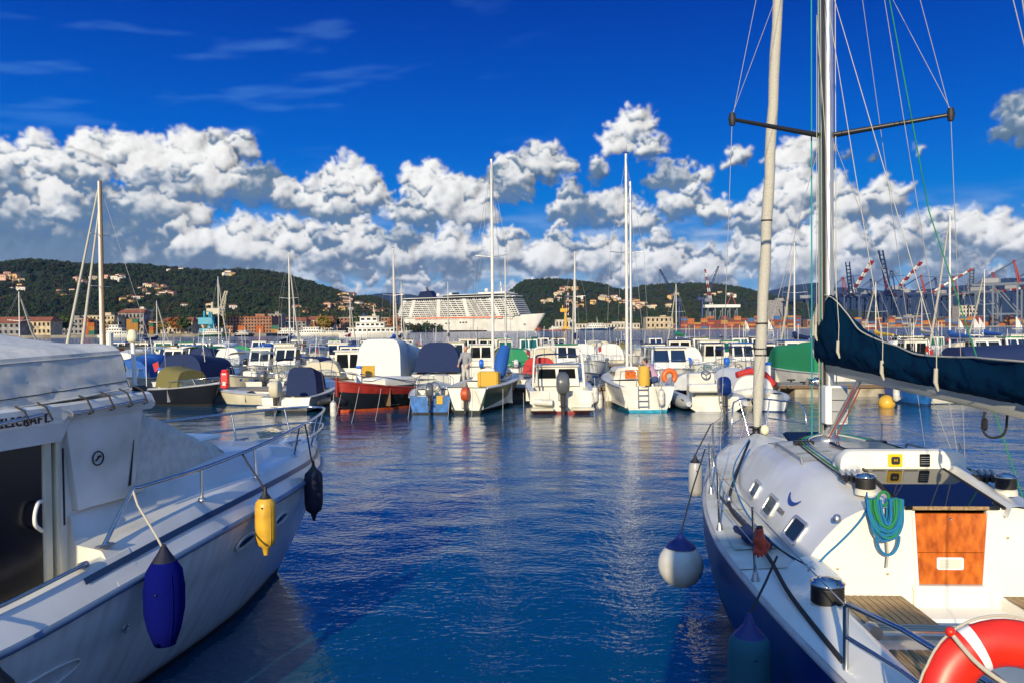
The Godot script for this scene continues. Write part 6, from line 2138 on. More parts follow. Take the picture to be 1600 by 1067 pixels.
func make_marina() -> void:
	pontoon("long concrete pontoon behind the first row of boats", -35.2, -34.0, 30.0, 2.0)
	pontoon("second concrete pontoon beyond the first row of masts", -56.0, -46.0, 46.0, 2.0)
	pontoon("farthest concrete pontoon, before the open water", -80.0, -60.0, 62.0, 2.0)
	# ------------------------------------------------ first row, sterns towards the quay
	var b := runabout(283, 31.6, 118, 4.4, "black_hull", "half", "olive", "", "", "black speedboat with white deck and folded beige hood, bow outward")
	bow_rail(b, {"L": 4.4, "B": 1.83, "hs": 0.64, "hb": 0.94}, 0.55, 0.25)
	var o := {"L": 3.6, "B": 1.4, "hs": 0.42, "hb": 0.62, "hull": "boat_cream", "well": 0.6, "floor": "old_wood"}
	b = moor("rowing_boat", "cream rowing boat with black thwart lying along the pontoon", "rowing boat", 408, 32.2, -90, o)
	part(MB.new().rbox(Vector3(0, 0.40, 0.1), Vector3(1.1, 0.05, 1.5), 0.02), "cover_board", mat("black_plastic"), b)
	# blue-covered console boat with the wrapped motor
	o = {"L": 5.2, "B": 2.15, "hs": 0.55, "hb": 0.95, "hull": "boat_white", "well": 0.5, "bottom": "antifoul_black"}
	b = moor("motor_boat", "white motor boat with dark bimini frame, navy console cover and beige-wrapped outboard", "motor boat", 480, 29.6, 4, o, "motor boats moored in the marina")
	bimini(b, 1.2, -0.5, 1.75, 0.55, 1.95, "canvas_navy")
	tent(b, 0.85, -0.45, 1.25, 0.45, 1.62, "canvas_navy", 0.35, 0.05)
	outboard(b, Vector3(-0.3, 0.5, 2.6), 1.25, "canvas_cream")
	part(MB.new().rbox(Vector3(0, 0.22, 2.75), Vector3(1.9, 0.10, 0.5), 0.02), "swim_platform", mat("boat_white"), b)
	bow_rail(b, o)
	b = inflatable("inflatable_dinghy", "small black inflatable dinghy between the motor boat and the red boat", 522, 28.9, 172, 2.7, 1.25, "dark_tube", "black_hull")
	# wooden boat, bow towards the quay
	o = {"L": 5.0, "B": 1.95, "hs": 0.75, "hb": 1.18, "hull": "black_hull", "strake": "red_paint", "cut": 0.34, "bottom": "orange_paint", "tw": 0.35, "well": 0.62, "deck": "old_wood", "floor": "old_wood", "rail": "red_paint", "rake": 0.03, "sharp": 2.6, "flare": 0.78}
	b = moor("wooden_boat", "old wooden boat with red strake, black sides and orange bottom, bow outward", "fishing boat", 602, 28.6, 216, o)
	part(MB.new().rbox(Vector3(0, 0.62, -2.5), Vector3(0.09, 1.35, 0.12), 0.02), "stem_post", mat("red_paint"), b)
	var st := MB.new()
	for side in [1, -1]:
		st.tube([Vector3(0.75 * side, 0.95, 1.0), Vector3(0.6 * side, 1.22, -0.6), Vector3(0.32 * side, 1.40, -1.7)], 0.02, 6)
	st.tube([Vector3(0.32, 1.40, -1.7), Vector3(-0.32, 1.40, -1.7)], 0.02, 6)
	part(st, "hand_rail", mat("steel"), b)
	part(MB.new().rbox(Vector3(0, 1.0, 0.2), Vector3(1.2, 0.35, 1.8), 0.06), "hatch_cover", mat("boat_white"), b)
	for k in 5:
		part(MB.new().rbox(Vector3(-0.55 + k * 0.27, 0.99, 1.6), Vector3(0.22, 0.03, 1.2), 0.008), "deck_plank", mat("old_wood"), b)
	b = runabout(676, 28.6, -2, 4.0, "blue_paint", "open", "", "motor_grey", "", "bright blue open boat with tilted grey outboard, stern outward")
	part(MB.new().rbox(Vector3(0.35, 0.5, 2.02), Vector3(0.22, 0.3, 0.05), 0.01), "transom_plate", mat("canvas_yellow"), b)
	# green-hulled sailboat
	o = {"L": 6.6, "B": 2.05, "hs": 0.95, "hb": 1.15, "hull": "green_hull", "tw": 0.72, "bottom": "antifoul_black", "well": 0.42, "rail": "boat_white", "flare": 0.62}
	b = moor("sailboat", "dark green sailboat with white transom, bright blue sail cover and red outboard", "sailboat", 765, 28.3, 13, o, "sailboats moored in the marina")
	coachroof(b, o, 0.2, -2.3, 1.35, 0.42)
	rig(b, o, -0.5, high(785, 245, 31.8), "alloy_white", "", 0.0)
	var tp := hp(o, 0, 0.03)
	var tq := hp(o, 0, 0.86)
	part(MB.new().poly(mirror([tp + Vector3(-0.02, 0, 0.02), tq + Vector3(-0.06, 0, 0.02)]), Vector3(0, 0, 1)), "transom_panel", mat("boat_white"), b)
	outboard(b, Vector3(0, 0.45, 3.33), 0.95, "orange_paint")
	part(MB.new().rbox(Vector3(0.35, 1.12, 1.5), Vector3(0.8, 0.6, 0.5), 0.06), "orange_locker", mat("canvas_yellow"), b)
	part(MB.new().tube([Vector3(0.55, 2.25, -0.3), Vector3(0.5, 1.9, 0.0), Vector3(0.52, 1.5, 0.4), Vector3(0.58, 1.2, 0.7)], [0.20, 0.27, 0.26, 0.16], 12), "bundled_sail", mat("canvas_blue"), b)
	# white motor boat with an arch
	o = {"L": 6.0, "B": 2.5, "hs": 0.80, "hb": 1.15, "hull": "boat_white", "well": 0.55, "bottom": "red_paint", "tw": 0.92}
	b = moor("motor_boat", "white motor boat with tubular arch and large grey outboard on its swim platform", "motor boat", 870, 28.5, 0, o, "motor boats moored in the marina")
	cabin(b, -0.1, -1.9, 1.75, 0.75, 0.75, "boat_white", "dark_glass")
	for z in [1.2, 0.75]:
		part(MB.new().tube(curve_pts([Vector3(0.98, 0.75, z), Vector3(0.9, 2.0, z - 0.3), Vector3(0.7, 2.28, z - 0.36), Vector3(-0.7, 2.28, z - 0.36), Vector3(-0.9, 2.0, z - 0.3), Vector3(-0.98, 0.75, z)], 4), 0.032, 8), "arch", mat("alloy_white"), b)
	bimini(b, 0.6, -1.1, 1.7, 1.4, 2.0, "canvas_navy")
	for side in [1, -1]:
		part(MB.new().rbox(Vector3(0.78 * side, 0.55, 2.95), Vector3(0.72, 0.5, 0.16), 0.04), "transom_locker", mat("boat_white"), b)
		part(MB.new().rbox(Vector3(0.72 * side, 0.18, 3.22), Vector3(0.8, 0.09, 0.5), 0.02), "swim_platform", mat("boat_cream"), b)
	outboard(b, Vector3(0.02, 0.62, 3.0), 1.55, "motor_grey")
	part(MB.new().tube([Vector3(-1.0, 0.42, 3.15), Vector3(-0.35, 0.40, 3.2)], [0.11, 0.12], 10), "stowed_fender", mat("fender_white"), b)
	# white sailboat with the ladder, the horseshoe buoy and the sitting person
	o = {"L": 7.0, "B": 2.15, "hs": 0.92, "hb": 1.15, "hull": "boat_white", "tw": 0.9, "bottom": "turquoise_paint", "well": 0.45, "flare": 0.66}
	b = moor("sailboat", "white sailboat with turquoise waterline, stern ladder and orange horseshoe buoy", "sailboat", 984, 28.5, -2, o, "sailboats moored in the marina")
	coachroof(b, o, 0.3, -2.5, 1.4, 0.45)
	rig(b, o, -0.6, high(973, 235, 32.0), "alloy_white", "", 0.0)
	part(MB.new().tube([Vector3(0.14, 0.6, -0.45), Vector3(0.16, 8.9, -0.55)], [0.06, 0.05], 8), "spinnaker_pole", mat("alloy"), b)
	var la := MB.new()
	for x in [-0.36, 0.0]:
		la.tube([Vector3(x, 0.95, 3.56), Vector3(x, 0.16, 3.62)], 0.018, 6)
	for k in 4:
		la.tube([Vector3(-0.36, 0.22 + k * 0.2, 3.61), Vector3(0.0, 0.22 + k * 0.2, 3.61)], 0.016, 6)
	part(la, "boarding_ladder", mat("steel"), b)
	for side in [1, -1]:
		part(MB.new().tube([Vector3(0.95 * side, 0.92, 3.1), Vector3(0.93 * side, 1.45, 3.3), Vector3(0.4 * side, 1.48, 3.45), Vector3(0.4 * side, 0.92, 3.45)], 0.014, 6), "stern_rail", mat("steel"), b)
	part(MB.new().torus(Vector3(0.78, 1.28, 3.5), Basis(), 0.20, 0.095, 22, 8, deg_to_rad(-50), deg_to_rad(230)), "horseshoe_buoy", mat("buoy_orange"), b)
	part(MB.new().tube([Vector3(-0.12, 1.62, 3.42), Vector3(-0.13, 1.2, 3.5), Vector3(-0.12, 0.95, 3.52)], [0.20, 0.22, 0.20], 8), "yellow_towel", mat("canvas_yellow"), b)
	var bp: Vector3 = b.position
	person("person in a lilac shirt and jeans crouching in the white sailboat's stern", bp + Vector3(0.42, 0.55, 2.9), deg_to_rad(60), "bent", Color(0.42, 0.26, 0.36), Color(0.03, 0.06, 0.16), Color(0.03, 0.02, 0.015))
	# grey inflatable with white seat and dark blue motor
	b = inflatable("inflatable_boat", "large pale grey inflatable with white console, grey cover and dark blue outboard", 1092, 28.4, 0, 5.6, 2.55, "rib_tube")
	console(b, 0.3, 1.0, 0.3, 0.95, "boat_white")
	tent(b, -0.3, -2.2, 1.9, 0.55, 1.25, "rib_tube", 0.7, 0.2)
	outboard(b, Vector3(0.22, 0.5, 2.72), 1.35, "navy_hull", 0.12)
	part(MB.new().rbox(Vector3(0, 0.78, 1.7), Vector3(1.6, 0.3, 0.5), 0.05), "stern_bench", mat("boat_white"), b)
	for side in [1, -1]:
		part(MB.new().tube([Vector3(1.17 * side, 0.42, 2.6), Vector3(1.18 * side, 0.44, 0.6)], 0.02, 6), "grab_line", mat("rope_black"), b)
	b = inflatable("inflatable_boat", "white inflatable under a grey and red cover, bow outward", 1158, 30.2, 178, 4.2, 2.0, "fender_white")
	tent(b, 1.6, -1.5, 1.6, 0.42, 1.35, "canvas_white", 0.7, 0.1)
	part(MB.new().tube([Vector3(-0.85, 0.75, -1.45), Vector3(-0.55, 1.15, -1.2), Vector3(0, 1.30, -1.1), Vector3(0.55, 1.15, -1.2)], 0.13, 10), "red_edge", mat("canvas_red"), b)
	o = {"L": 2.6, "B": 1.2, "hs": 0.4, "hb": 0.55, "hull": "boat_white", "well": 0.7}
	moor("tender", "tiny white tender floating near the yacht's bow", "rowing boat", 1207, 28.2, 20, o)
	runabout(1428, 29.4, 186, 3.6, "blue_paint", "open", "", "", "", "turquoise-blue open boat under the yacht's boom, bow outward").scale = Vector3(0.85, 0.9, 0.9)
	o = {"L": 3.0, "B": 1.5, "hs": 0.3, "hb": 0.35, "hull": "boat_white", "strake": "blue_paint", "well": 0.7}
	moor("raft", "low white and blue work raft beside the turquoise boat", "raft", 1482, 30.5, 90, o)
	for q in [[1386, 29.6, "yellow round mooring buoy floating before the pontoon", "fender_yellow", 0.30]]:
		var mbuoy := thing("mooring_buoy", q[2], "buoy", spot(q[0], q[1], 0.16))
		part(MB.new().ball(Vector3.ZERO, q[4], 16), "float", mat(q[3]), mbuoy)
		part(MB.new().lathe([[0.05, 0.25], [0.05, 0.36], [0.02, 0.38]], 10), "stem", mat("black_plastic"), mbuoy)
	# white fenders hanging between the sterns
	var fprof := [[0.01, -0.03], [0.04, 0.0], [0.10, 0.06], [0.115, 0.12], [0.115, 0.5], [0.09, 0.56], [0.03, 0.6]]
	for q in [[724, 28.6, 0.75, "fender_white"], [929, 28.6, 0.95, "fender_white"], [936, 28.8, 0.7, "fender_white"], [1033, 28.3, 0.85, "fender_white"], [1401, 29.2, 0.85, "fender_white"], [519, 28.1, 0.55, "fender_white"]]:
		var p := spot(q[0], q[1], q[2])
		fender("stern_fender", "white cylindrical fender hanging beside a boat's stern in the first row", p, fprof, q[3], "boat_grey", [p + Vector3(0, 0.3, -0.15), p], "rope_white", "white fenders in the first row", 12)
	# mooring lines from the sterns down into the water, towards the quay
	for q in [[437, 29.5, 0.6], [531, 28.8, 0.7], [560, 28.4, 1.0], [594, 28.9, 0.9], [640, 28.5, 0.5], [701, 28.5, 0.5], [738, 28.2, 0.9], [785, 28.2, 0.9], [817, 28.4, 0.75], [924, 28.4, 0.75], [946, 28.4, 0.85], [1024, 28.4, 0.85], [1122, 28.3, 0.5], [1184, 30.0, 0.5]]:
		var p := spot(q[0], q[1], q[2])
		var ml := thing("mooring_line", "pale mooring line slanting from a first-row stern into the water", "rope", Vector3(p.x, 0, p.z), 0.0, "mooring lines of the first row")
		part(MB.new().tube(rope_pts(Vector3(0, q[2], 0), Vector3(-p.x * 0.05, -0.4, 2.6 + q[2]), 0.12, 8), 0.009, 5), "strand", mat("rope_white"), ml)
	# ------------------------------------------------ on the first pontoon
	var rc := thing("extinguisher_cabinet", "red fire extinguisher cabinet with white plate standing on the first pontoon", "cabinet", spot(350, 34.6, 0.52))
	part(MB.new().rbox(Vector3(0, 0.40, 0), Vector3(0.32, 0.72, 0.26), 0.04), "cabinet", mat("red_plastic"), rc)
	part(MB.new().rbox(Vector3(0, 0.80, 0), Vector3(0.28, 0.10, 0.22), 0.04), "cabinet_top", mat("red_plastic"), rc)
	part(MB.new().box(Vector3(0, 0.25, 0.136), Vector3(0.13, 0.15, 0.01)), "plate", mat("white_plastic"), rc)
	part(MB.new().box(Vector3(0, 0.66, 0.136), Vector3(0.16, 0.05, 0.01)), "sign", mat("white_plastic"), rc)
	for q in [[250, 34.5], [560, 34.5], [905, 34.5], [1200, 34.5]]:
		var sp := thing("service_pedestal", "white service pedestal with blue cap on the first pontoon", "pedestal", spot(q[0], q[1], 0.52), 0.0, "service pedestals")
		part(MB.new().rbox(Vector3(0, 0.42, 0), Vector3(0.22, 0.84, 0.2), 0.03), "post", mat("white_plastic"), sp)
		part(MB.new().rbox(Vector3(0, 0.90, 0), Vector3(0.26, 0.12, 0.24), 0.04), "cap", mat("blue_plastic"), sp)
	person("person in a grey sweater and pale trousers standing on the first pontoon", spot(727, 34.8, 0.52), deg_to_rad(150), "stand", Color(0.24, 0.25, 0.27), Color(0.46, 0.45, 0.42), Color(0.12, 0.12, 0.13))
	for q in [[570, "yellow"], [578, "yellow"]]:
		var ch := thing("plastic_chair", "yellow plastic crate chair on the first pontoon", "chair", spot(q[0], 35.2, 0.52), 0.3, "yellow chairs on the pontoon")
		part(MB.new().rbox(Vector3(0, 0.42, 0), Vector3(0.42, 0.05, 0.42), 0.02), "seat", mat("canvas_yellow"), ch)
		part(MB.new().rbox(Vector3(0, 0.68, -0.2), Vector3(0.42, 0.5, 0.04), 0.02), "backrest", mat("canvas_yellow"), ch)
		for sx in [1, -1]:
			for sz in [1, -1]:
				part(MB.new().tube([Vector3(0.18 * sx, 0, 0.18 * sz), Vector3(0.17 * sx, 0.42, 0.17 * sz)], 0.02, 6), "leg", mat("canvas_yellow"), ch)
	# ------------------------------------------------ behind the first pontoon
	var w1 := "behind the first pontoon"
	runabout(208, 37.2, 182, 5.6, "boat_white", "tent", "blue", "", w1)
	runabout(322, 37.4, 6, 6.4, "boat_white", "tent", "navy", "", w1)
	runabout(392, 37.2, 184, 5.0, "boat_cream", "bimini", "cream", "", w1)
	runabout(440, 37.4, 2, 5.2, "boat_white", "open", "", "motor_grey", w1)
	runabout(505, 37.2, 178, 5.4, "boat_white", "half", "cream", "", w1)
	runabout(545, 37.6, 0, 5.0, "boat_grey", "cabin", "white", "", w1)
	o = {"L": 6.2, "B": 2.5, "hs": 0.75, "hb": 1.1, "hull": "boat_white", "well": 0.5}
	b = moor("motor_boat", "motor boat wrapped under a tall off-white tarpaulin tent", "motor boat", 617, 37.0, 8, o, "motor boats moored in the marina")
	tent(b, 3.0, -1.6, 2.25, 0.72, 2.65, "canvas_white", 0.32, 0.5)
	o = {"L": 6.2, "B": 2.6, "hs": 0.95, "hb": 1.2, "hull": "boat_white", "well": 0.5}
	b = moor("motor_boat", "white motor boat with domed navy canvas hood over its cockpit", "motor boat", 690, 36.9, 0, o, "motor boats moored in the marina")
	tent(b, 2.4, -0.6, 2.15, 1.02, 2.45, "canvas_navy", 0.55, 0.25)
	runabout(800, 37.3, 182, 5.4, "boat_white", "bimini", "green", "", w1)
	runabout(842, 37.4, 2, 4.8, "boat_white", "half", "red", "motor_white", w1)
	runabout(900, 37.3, 180, 5.6, "boat_white", "open", "", "", w1, "white motor boat with raked windscreen, bow to the first pontoon")
	o = {"L": 6.8, "B": 2.45, "hs": 0.85, "hb": 1.15, "hull": "boat_white", "well": 0.5}
	b = moor("motor_boat", "white cabin boat whose navy-tinted windscreen faces the quay", "motor boat", 1043, 36.8, 180, o, "motor boats moored in the marina")
	cabin(b, 1.3, -0.9, 1.9, 0.85, 1.15, "boat_white", "blue_glass", "", 0.16)
	bow_rail(b, o)
	runabout(1100, 37.0, 186, 5.2, "boat_white", "open", "", "", w1, "white open boat with tan stripe floor, bow to the first pontoon")
	runabout(1150, 37.2, 4, 5.4, "boat_white", "bimini", "navy", "blue_plastic", w1)
	o = {"L": 6.4, "B": 2.6, "hs": 0.85, "hb": 1.1, "hull": "boat_white", "well": 0.5}
	b = moor("motor_boat", "white motor boat under a bright green canvas cover", "motor boat", 1252, 37.0, -12, o, "motor boats moored in the marina")
	tent(b, 2.9, -1.4, 2.2, 0.85, 2.35, "canvas_green", 0.35, 0.3)
	runabout(1345, 37.2, 178, 5.6, "boat_white", "cabin", "white", "", w1)
	runabout(1415, 37.4, 2, 5.4, "boat_cream", "half", "blue", "motor_grey", w1)
	runabout(1475, 37.4, 182, 5.0, "boat_white", "open", "", "black_plastic", w1)
	o = {"L": 9.0, "B": 2.9, "hs": 1.0, "hb": 1.35, "hull": "boat_white", "well": 0.5}
	b = moor("motor_boat", "long white cruiser lying sideways with navy canvas over its whole cockpit", "motor boat", 1572, 37.0, -88, o, "motor boats moored in the marina")
	tent(b, 4.2, -2.6, 2.6, 1.0, 2.2, "canvas_navy", 0.5, 0.3)
	# ------------------------------------------------ the rows at the second and third pontoon
	rng.seed = 99
	var tops := ["bimini", "tent", "cabin", "open", "half", "cabin", "cabin", "open"]
	var cloths := ["navy", "white", "blue", "cream", "white", "green", "olive", "navy", "white", "cream"]
	var hulls := ["boat_white", "boat_white", "boat_white", "boat_white", "boat_cream", "boat_white", "navy_hull", "boat_grey", "boat_white"]
	var motors := ["", "motor_grey", "motor_white", "black_plastic", "", "blue_plastic"]
	for row in [[49.2, "before the second pontoon", 150, 1640, 46.0], [57.6, "behind the second pontoon", 160, 1640, 38.0], [72.8, "before the farthest pontoon", 190, 1640, 31.0], [81.6, "behind the farthest pontoon", 190, 1640, 28.0]]:
		var px: float = row[2]
		while px < row[3]:
			var L := rng.randf_range(4.4, 6.4)
			var skip := false
			for q in [785, 973]:
				if row[0] < 50 and absf(px - q) < 12:
					skip = true
			if not skip:
				runabout(px, row[0] + rng.randf_range(0, 0.8), (0.0 if rng.randf() < 0.55 else 180.0) + rng.randf_range(-5, 5), L, hulls[rng.randi() % hulls.size()], tops[rng.randi() % tops.size()], cloths[rng.randi() % cloths.size()], motors[rng.randi() % motors.size()], row[1])
			px += row[4] * rng.randf_range(0.85, 1.2)
	# sailboats whose masts stand over the rest: column, mast top row, distance
	for q in [[22, 455, 60.0, "boat_white", "blue"], [338, 432, 82.0, "boat_white", ""], [449, 394, 60.5, "boat_white", "navy"], [456, 470, 84.0, "boat_cream", "white"], [614, 387, 62.0, "boat_white", "blue"], [626, 440, 86.0, "boat_white", "navy"], [790, 393, 63.0, "navy_hull", "white"],
			[900, 392, 60.0, "boat_white", "navy"], [1060, 443, 74.0, "boat_white", "green"], [1247, 378, 50.0, "boat_white", "navy"], [1375, 440, 61.0, "boat_white", "yellow"], [1492, 327, 50.0, "boat_white", "blue"], [1445, 455, 84.0, "boat_white", "cream"], [240, 470, 84.0, "boat_white", "navy"], [1545, 420, 62.0, "boat_cream", "blue"], [545, 462, 100.0, "boat_white", "red"], [700, 440, 90.0, "boat_white", "olive"]]:
		small_sailer(q[0], q[2], rng.randf_range(-6, 6), rng.randf_range(7.0, 8.6), q[3], q[4], q[1], "near the first pontoon" if q[2] < 55 else ("moored by the second pontoon" if q[2] < 70 else "at the marina's far end"))
	# large white ketch-like yacht behind the cruiser, with two furled headsails
	o = {"L": 13.0, "B": 3.8, "hs": 1.2, "hb": 1.6, "hull": "boat_white", "tw": 0.7, "well": 0.4}
	b = moor("sailboat", "large white sailing yacht with two furled headsails and paired masts behind the cruiser", "sailboat", 158, 58.0, -82, o, "sailboats moored in the marina")
	coachroof(b, o, 1.6, -3.6, 2.4, 0.55)
	var top := high(160, 280, 60.0)
	part(MB.new().tube([Vector3(0, 0.8, 0.0), Vector3(0, top, 0.0)], [0.16, 0.12], 10), "mast", mat("alloy_white"), b)
	part(MB.new().tube([Vector3(-0.3, 0.8, 0.42), Vector3(-0.25, top, 0.26)], [0.11, 0.09], 8), "mast", mat("old_wood"), b)
	part(MB.new().tube([Vector3(0, 1.6, -3.0), Vector3(0, top * 0.96, -0.1)], [0.13, 0.05], 8), "furled_sail", mat("sailcloth"), b)
	part(MB.new().tube([Vector3(0, 1.6, -1.7), Vector3(0, top * 0.84, -0.1)], [0.13, 0.05], 8), "furled_sail", mat("sailcloth"), b)
	part(MB.new().tube([Vector3(0, 1.5, 4.2), Vector3(0, top * 0.99, 0.0)], 0.015, 5), "backstay", mat("wire"), b)
	for y in [0.45, 0.72]:
		part(MB.new().tube([Vector3(-1.1, top * y, 0), Vector3(1.1, top * y, 0)], 0.03, 6), "spreader", mat("alloy"), b)
	part(MB.new().rbox(Vector3(0, 2.2, 0.5), Vector3(0.5, 1.6, 0.7), 0.1), "mast_boot", mat("canvas_white"), b)

# ---------------------------------------------------------------- far shore: land, hills, forest
# ridges as photographed: [columns and rows], distance of foot, of ridge
var ranges := [
	[[[-500, 430], [-200, 412], [0, 415], [60, 416], [120, 421], [200, 419], [260, 426], [330, 431], [400, 429], [450, 438], [500, 452], [540, 464], [590, 478], [640, 492], [700, 505], [760, 512]], 1000.0, 2300.0],
	[[[480, 514], [520, 490], [548, 470], [580, 466], [620, 480], [660, 492], [720, 498], [790, 466], [815, 447], [850, 440], [900, 441], [935, 447], [975, 457], [1010, 450], [1060, 446], [1110, 447], [1160, 454], [1210, 466], [1280, 482], [1400, 496], [1500, 505], [1600, 512]], 1500.0, 2900.0],
	[[[300, 505], [420, 480], [520, 470], [570, 462], [610, 459], [650, 463], [720, 468], [800, 470], [900, 472], [1000, 475], [1100, 470], [1180, 462], [1230, 449], [1270, 444], [1310, 451], [1370, 454], [1430, 456], [1480, 449], [1530, 443], [1580, 437], [1640, 434], [1750, 445], [1900, 460]], 6500.0, 10500.0]]
var hill_noise := FastNoiseLite.new()

func ridge_row(t: Array, px: float) -> float:
	return tab(t, px, 1)

func hill(px: float, d: float) -> float:
	var y := 1.6
	for r in ranges:
		if d < r[1] or px < r[0][0][0] or px > r[0][-1][0]:
			continue
		var top := high(px, ridge_row(r[0], px), r[2])
		var u: float = (d - r[1]) / (r[2] - r[1])
		var s := smoothstep(0.0, 1.0, pow(minf(u, 1.0), 1.15)) if u < 1.0 else maxf(0.0, 1.0 - (u - 1.0) * 1.6)
		var p := spot(px, d)
		var k := 1.0 + hill_noise.get_noise_2d(p.x, p.z) * 0.30 * sin(clampf(u, 0, 1) * PI)
		y = maxf(y, 1.6 + (top - 1.6) * s * k)
	return y

func on_hill(px: float, py: float, d0 := 900.0, d1 := 3200.0) -> Vector3:
	var d := d0
	while d < d1:
		var p := seen(px, py, d)
		if hill(px, d) >= p.y:
			return Vector3(p.x, hill(px, d), -d)
		d += 12.0
	return Vector3.INF

func make_hills() -> void:
	hill_noise.seed = 6
	hill_noise.frequency = 0.0016
	hill_noise.fractal_octaves = 4
	var green := tint_tex("hillside", 512, 0.02, 5, Color(0.40, 0.46, 0.34), Color(1, 1, 0.9), 0.9, 61)
	var m := grain(mat("hillside", 0.022, 0.040, 0.014, 0.95), green, 0.006)
	m.uv1_world_triplanar = true
	var names := ["hill", "hill", "mountain"]
	for k in 3:
		var r = ranges[k]
		var rows := []
		for j in 34:
			var u := j / 33.0 * 1.35
			var d: float = lerpf(r[1], r[2], u)
			var row := PackedVector3Array()
			var px: float = r[0][0][0]
			while px <= r[0][-1][0]:
				var p := spot(px, d)
				var top := high(px, ridge_row(r[0], px), r[2])
				var s := smoothstep(0.0, 1.0, pow(minf(u, 1.0), 1.15)) if u < 1.0 else maxf(0.0, 1.0 - (u - 1.0) * 1.6)
				var kk := 1.0 + hill_noise.get_noise_2d(p.x, p.z) * 0.30 * sin(clampf(u, 0, 1) * PI)
				row.append(Vector3(p.x, 1.2 + (top - 1.6) * s * kk, p.z))
				px += 9.0
			rows.append(row)
		var mb := MB.new().smooth()
		for j in rows.size() - 1:
			for i in rows[j].size() - 1:
				mb.quad(rows[j][i], rows[j + 1][i], rows[j + 1][i + 1], rows[j][i + 1])
		setting(mb.done(), names[k], m)
	# low land in front of the hills
	var lands := [[-1500.0, -150.0, -2400.0, -490.0], [-160.0, 120.0, -3000.0, -1500.0], [118.0, 2600.0, -3000.0, -1040.0]]
	for q in lands:
		var mb := MB.new().box(Vector3((q[0] + q[1]) * 0.5, 0.2, (q[2] + q[3]) * 0.5), Vector3(q[1] - q[0], 2.8, q[3] - q[2]))
		setting(mb.done(), "shore", grain(mat("shore", 0.26, 0.24, 0.19, 0.9), texs["stain"], 0.02))

# an uneven crown of leaf clumps; about 1 m in radius
func crown_mesh(sd: int, clumps: int, tall: float) -> ArrayMesh:
	var g := RandomNumberGenerator.new()
	g.seed = sd
	var mb := MB.new()
	for k in clumps:
		var dir := Vector3(g.randfn(), g.randfn(), g.randfn()).normalized()
		var c := dir * Vector3(0.72, tall * 0.72, 0.72) * pow(g.randf(), 0.35) + Vector3(0, tall, 0)
		for j in 3:
			var n := (dir + Vector3(g.randfn(), g.randfn() + 0.4, g.randfn()) * 0.6).normalized()
			var u := n.cross(Vector3(g.randfn(), g.randfn(), g.randfn())).normalized()
			var v := n.cross(u)
			var s := g.randf_range(0.16, 0.34)
			var p := c + Vector3(g.randfn(), g.randfn(), g.randfn()) * 0.12
			mb.quad(p - u * s - v * s * 0.5, p - v * s * 0.2 + n * s * 0.3 + u * 0.1 * s, p + u * s + v * s * 0.4, p + v * s * 0.8 - u * s * 0.2)
	return mb.done()

func make_forest() -> void:
	var g := RandomNumberGenerator.new()
	g.seed = 15
	for kind in 3:
		var mesh := crown_mesh(100 + kind, 34, [0.8, 1.0, 1.25][kind])
		var where := []
		for tries in 11500:
			var k := 0 if g.randf() < 0.5 else 1
			var r = ranges[k]
			var px := g.randf_range(-60, 690) if k == 0 else g.randf_range(540, 1560)
			var d: float = lerpf(r[1] * 0.98, r[2] * 1.02, pow(g.randf(), 0.8))
			var p := spot(px, d)
			var y := hill(px, d)
			if y < 4.0 and g.randf() < 0.7:
				continue
			if hill_noise.get_noise_2d(p.x * 3.0 + 900.0, p.z * 3.0) > 0.34 and g.randf() < 0.8:
				continue
			var s := g.randf_range(3.6, 7.0)
			where.append(Transform3D(Basis(Vector3.UP, g.randf() * TAU) * Basis.from_scale(Vector3(s, s * g.randf_range(0.8, 1.15), s)), Vector3(p.x, y - s * 0.25, p.z)))
		var mm := MultiMesh.new()
		mm.transform_format = MultiMesh.TRANSFORM_3D
		mm.use_colors = true
		mm.mesh = mesh
		mm.instance_count = where.size()
		for i in where.size():
			mm.set_instance_transform(i, where[i])
			var t := g.randf()
			mm.set_instance_color(i, Color(lerpf(0.55, 1.25, t), lerpf(0.6, 1.15, g.randf()), lerpf(0.5, 1.0, g.randf())))
		var mi := MultiMeshInstance3D.new()
		mi.name = numbered("forest")
		mi.multimesh = mm
		var m := mat("forest_%d" % kind, [0.020, 0.026, 0.034][kind], [0.046, 0.052, 0.048][kind], [0.016, 0.015, 0.016][kind], 0.9)
		m.vertex_color_use_as_albedo = true
		mi.material_override = m
		add_child(mi, true)
		tag(mi, ["dark evergreen wood covering the hills behind the port", "mixed green wood covering the hills behind the port", "taller olive wood covering the hills behind the port"][kind], "forest")
		mi.set_meta("kind", "stuff")

func make_tree(label: String, at: Vector3, s: float, kind: String) -> void:
	var key := "tree_%s" % kind
	if not shared.has(key):
		shared[key] = crown_mesh(200 + kind.length() * 7, 90, 0.95)
	var t := thing("tree", label, "tree", at, rng.randf() * TAU, "trees along the waterfront")
	part(MB.new().tube([Vector3(0, -0.5, 0), Vector3(0.05 * s, s * 0.5, 0), Vector3(0, s * 1.1, 0)], [s * 0.09, s * 0.06, s * 0.02], 6), "trunk", mat("bark", 0.10, 0.075, 0.05, 0.9), t)
	var c: Color = {"green": Color(0.035, 0.06, 0.015), "autumn": Color(0.22, 0.085, 0.012), "yellow": Color(0.20, 0.14, 0.02)}[kind]
	put(shared[key], "crown", mat("leaves_" + kind, c.r, c.g, c.b, 0.9), t, Transform3D(Basis.from_scale(Vector3.ONE * s), Vector3(0, s * 0.55, 0)))

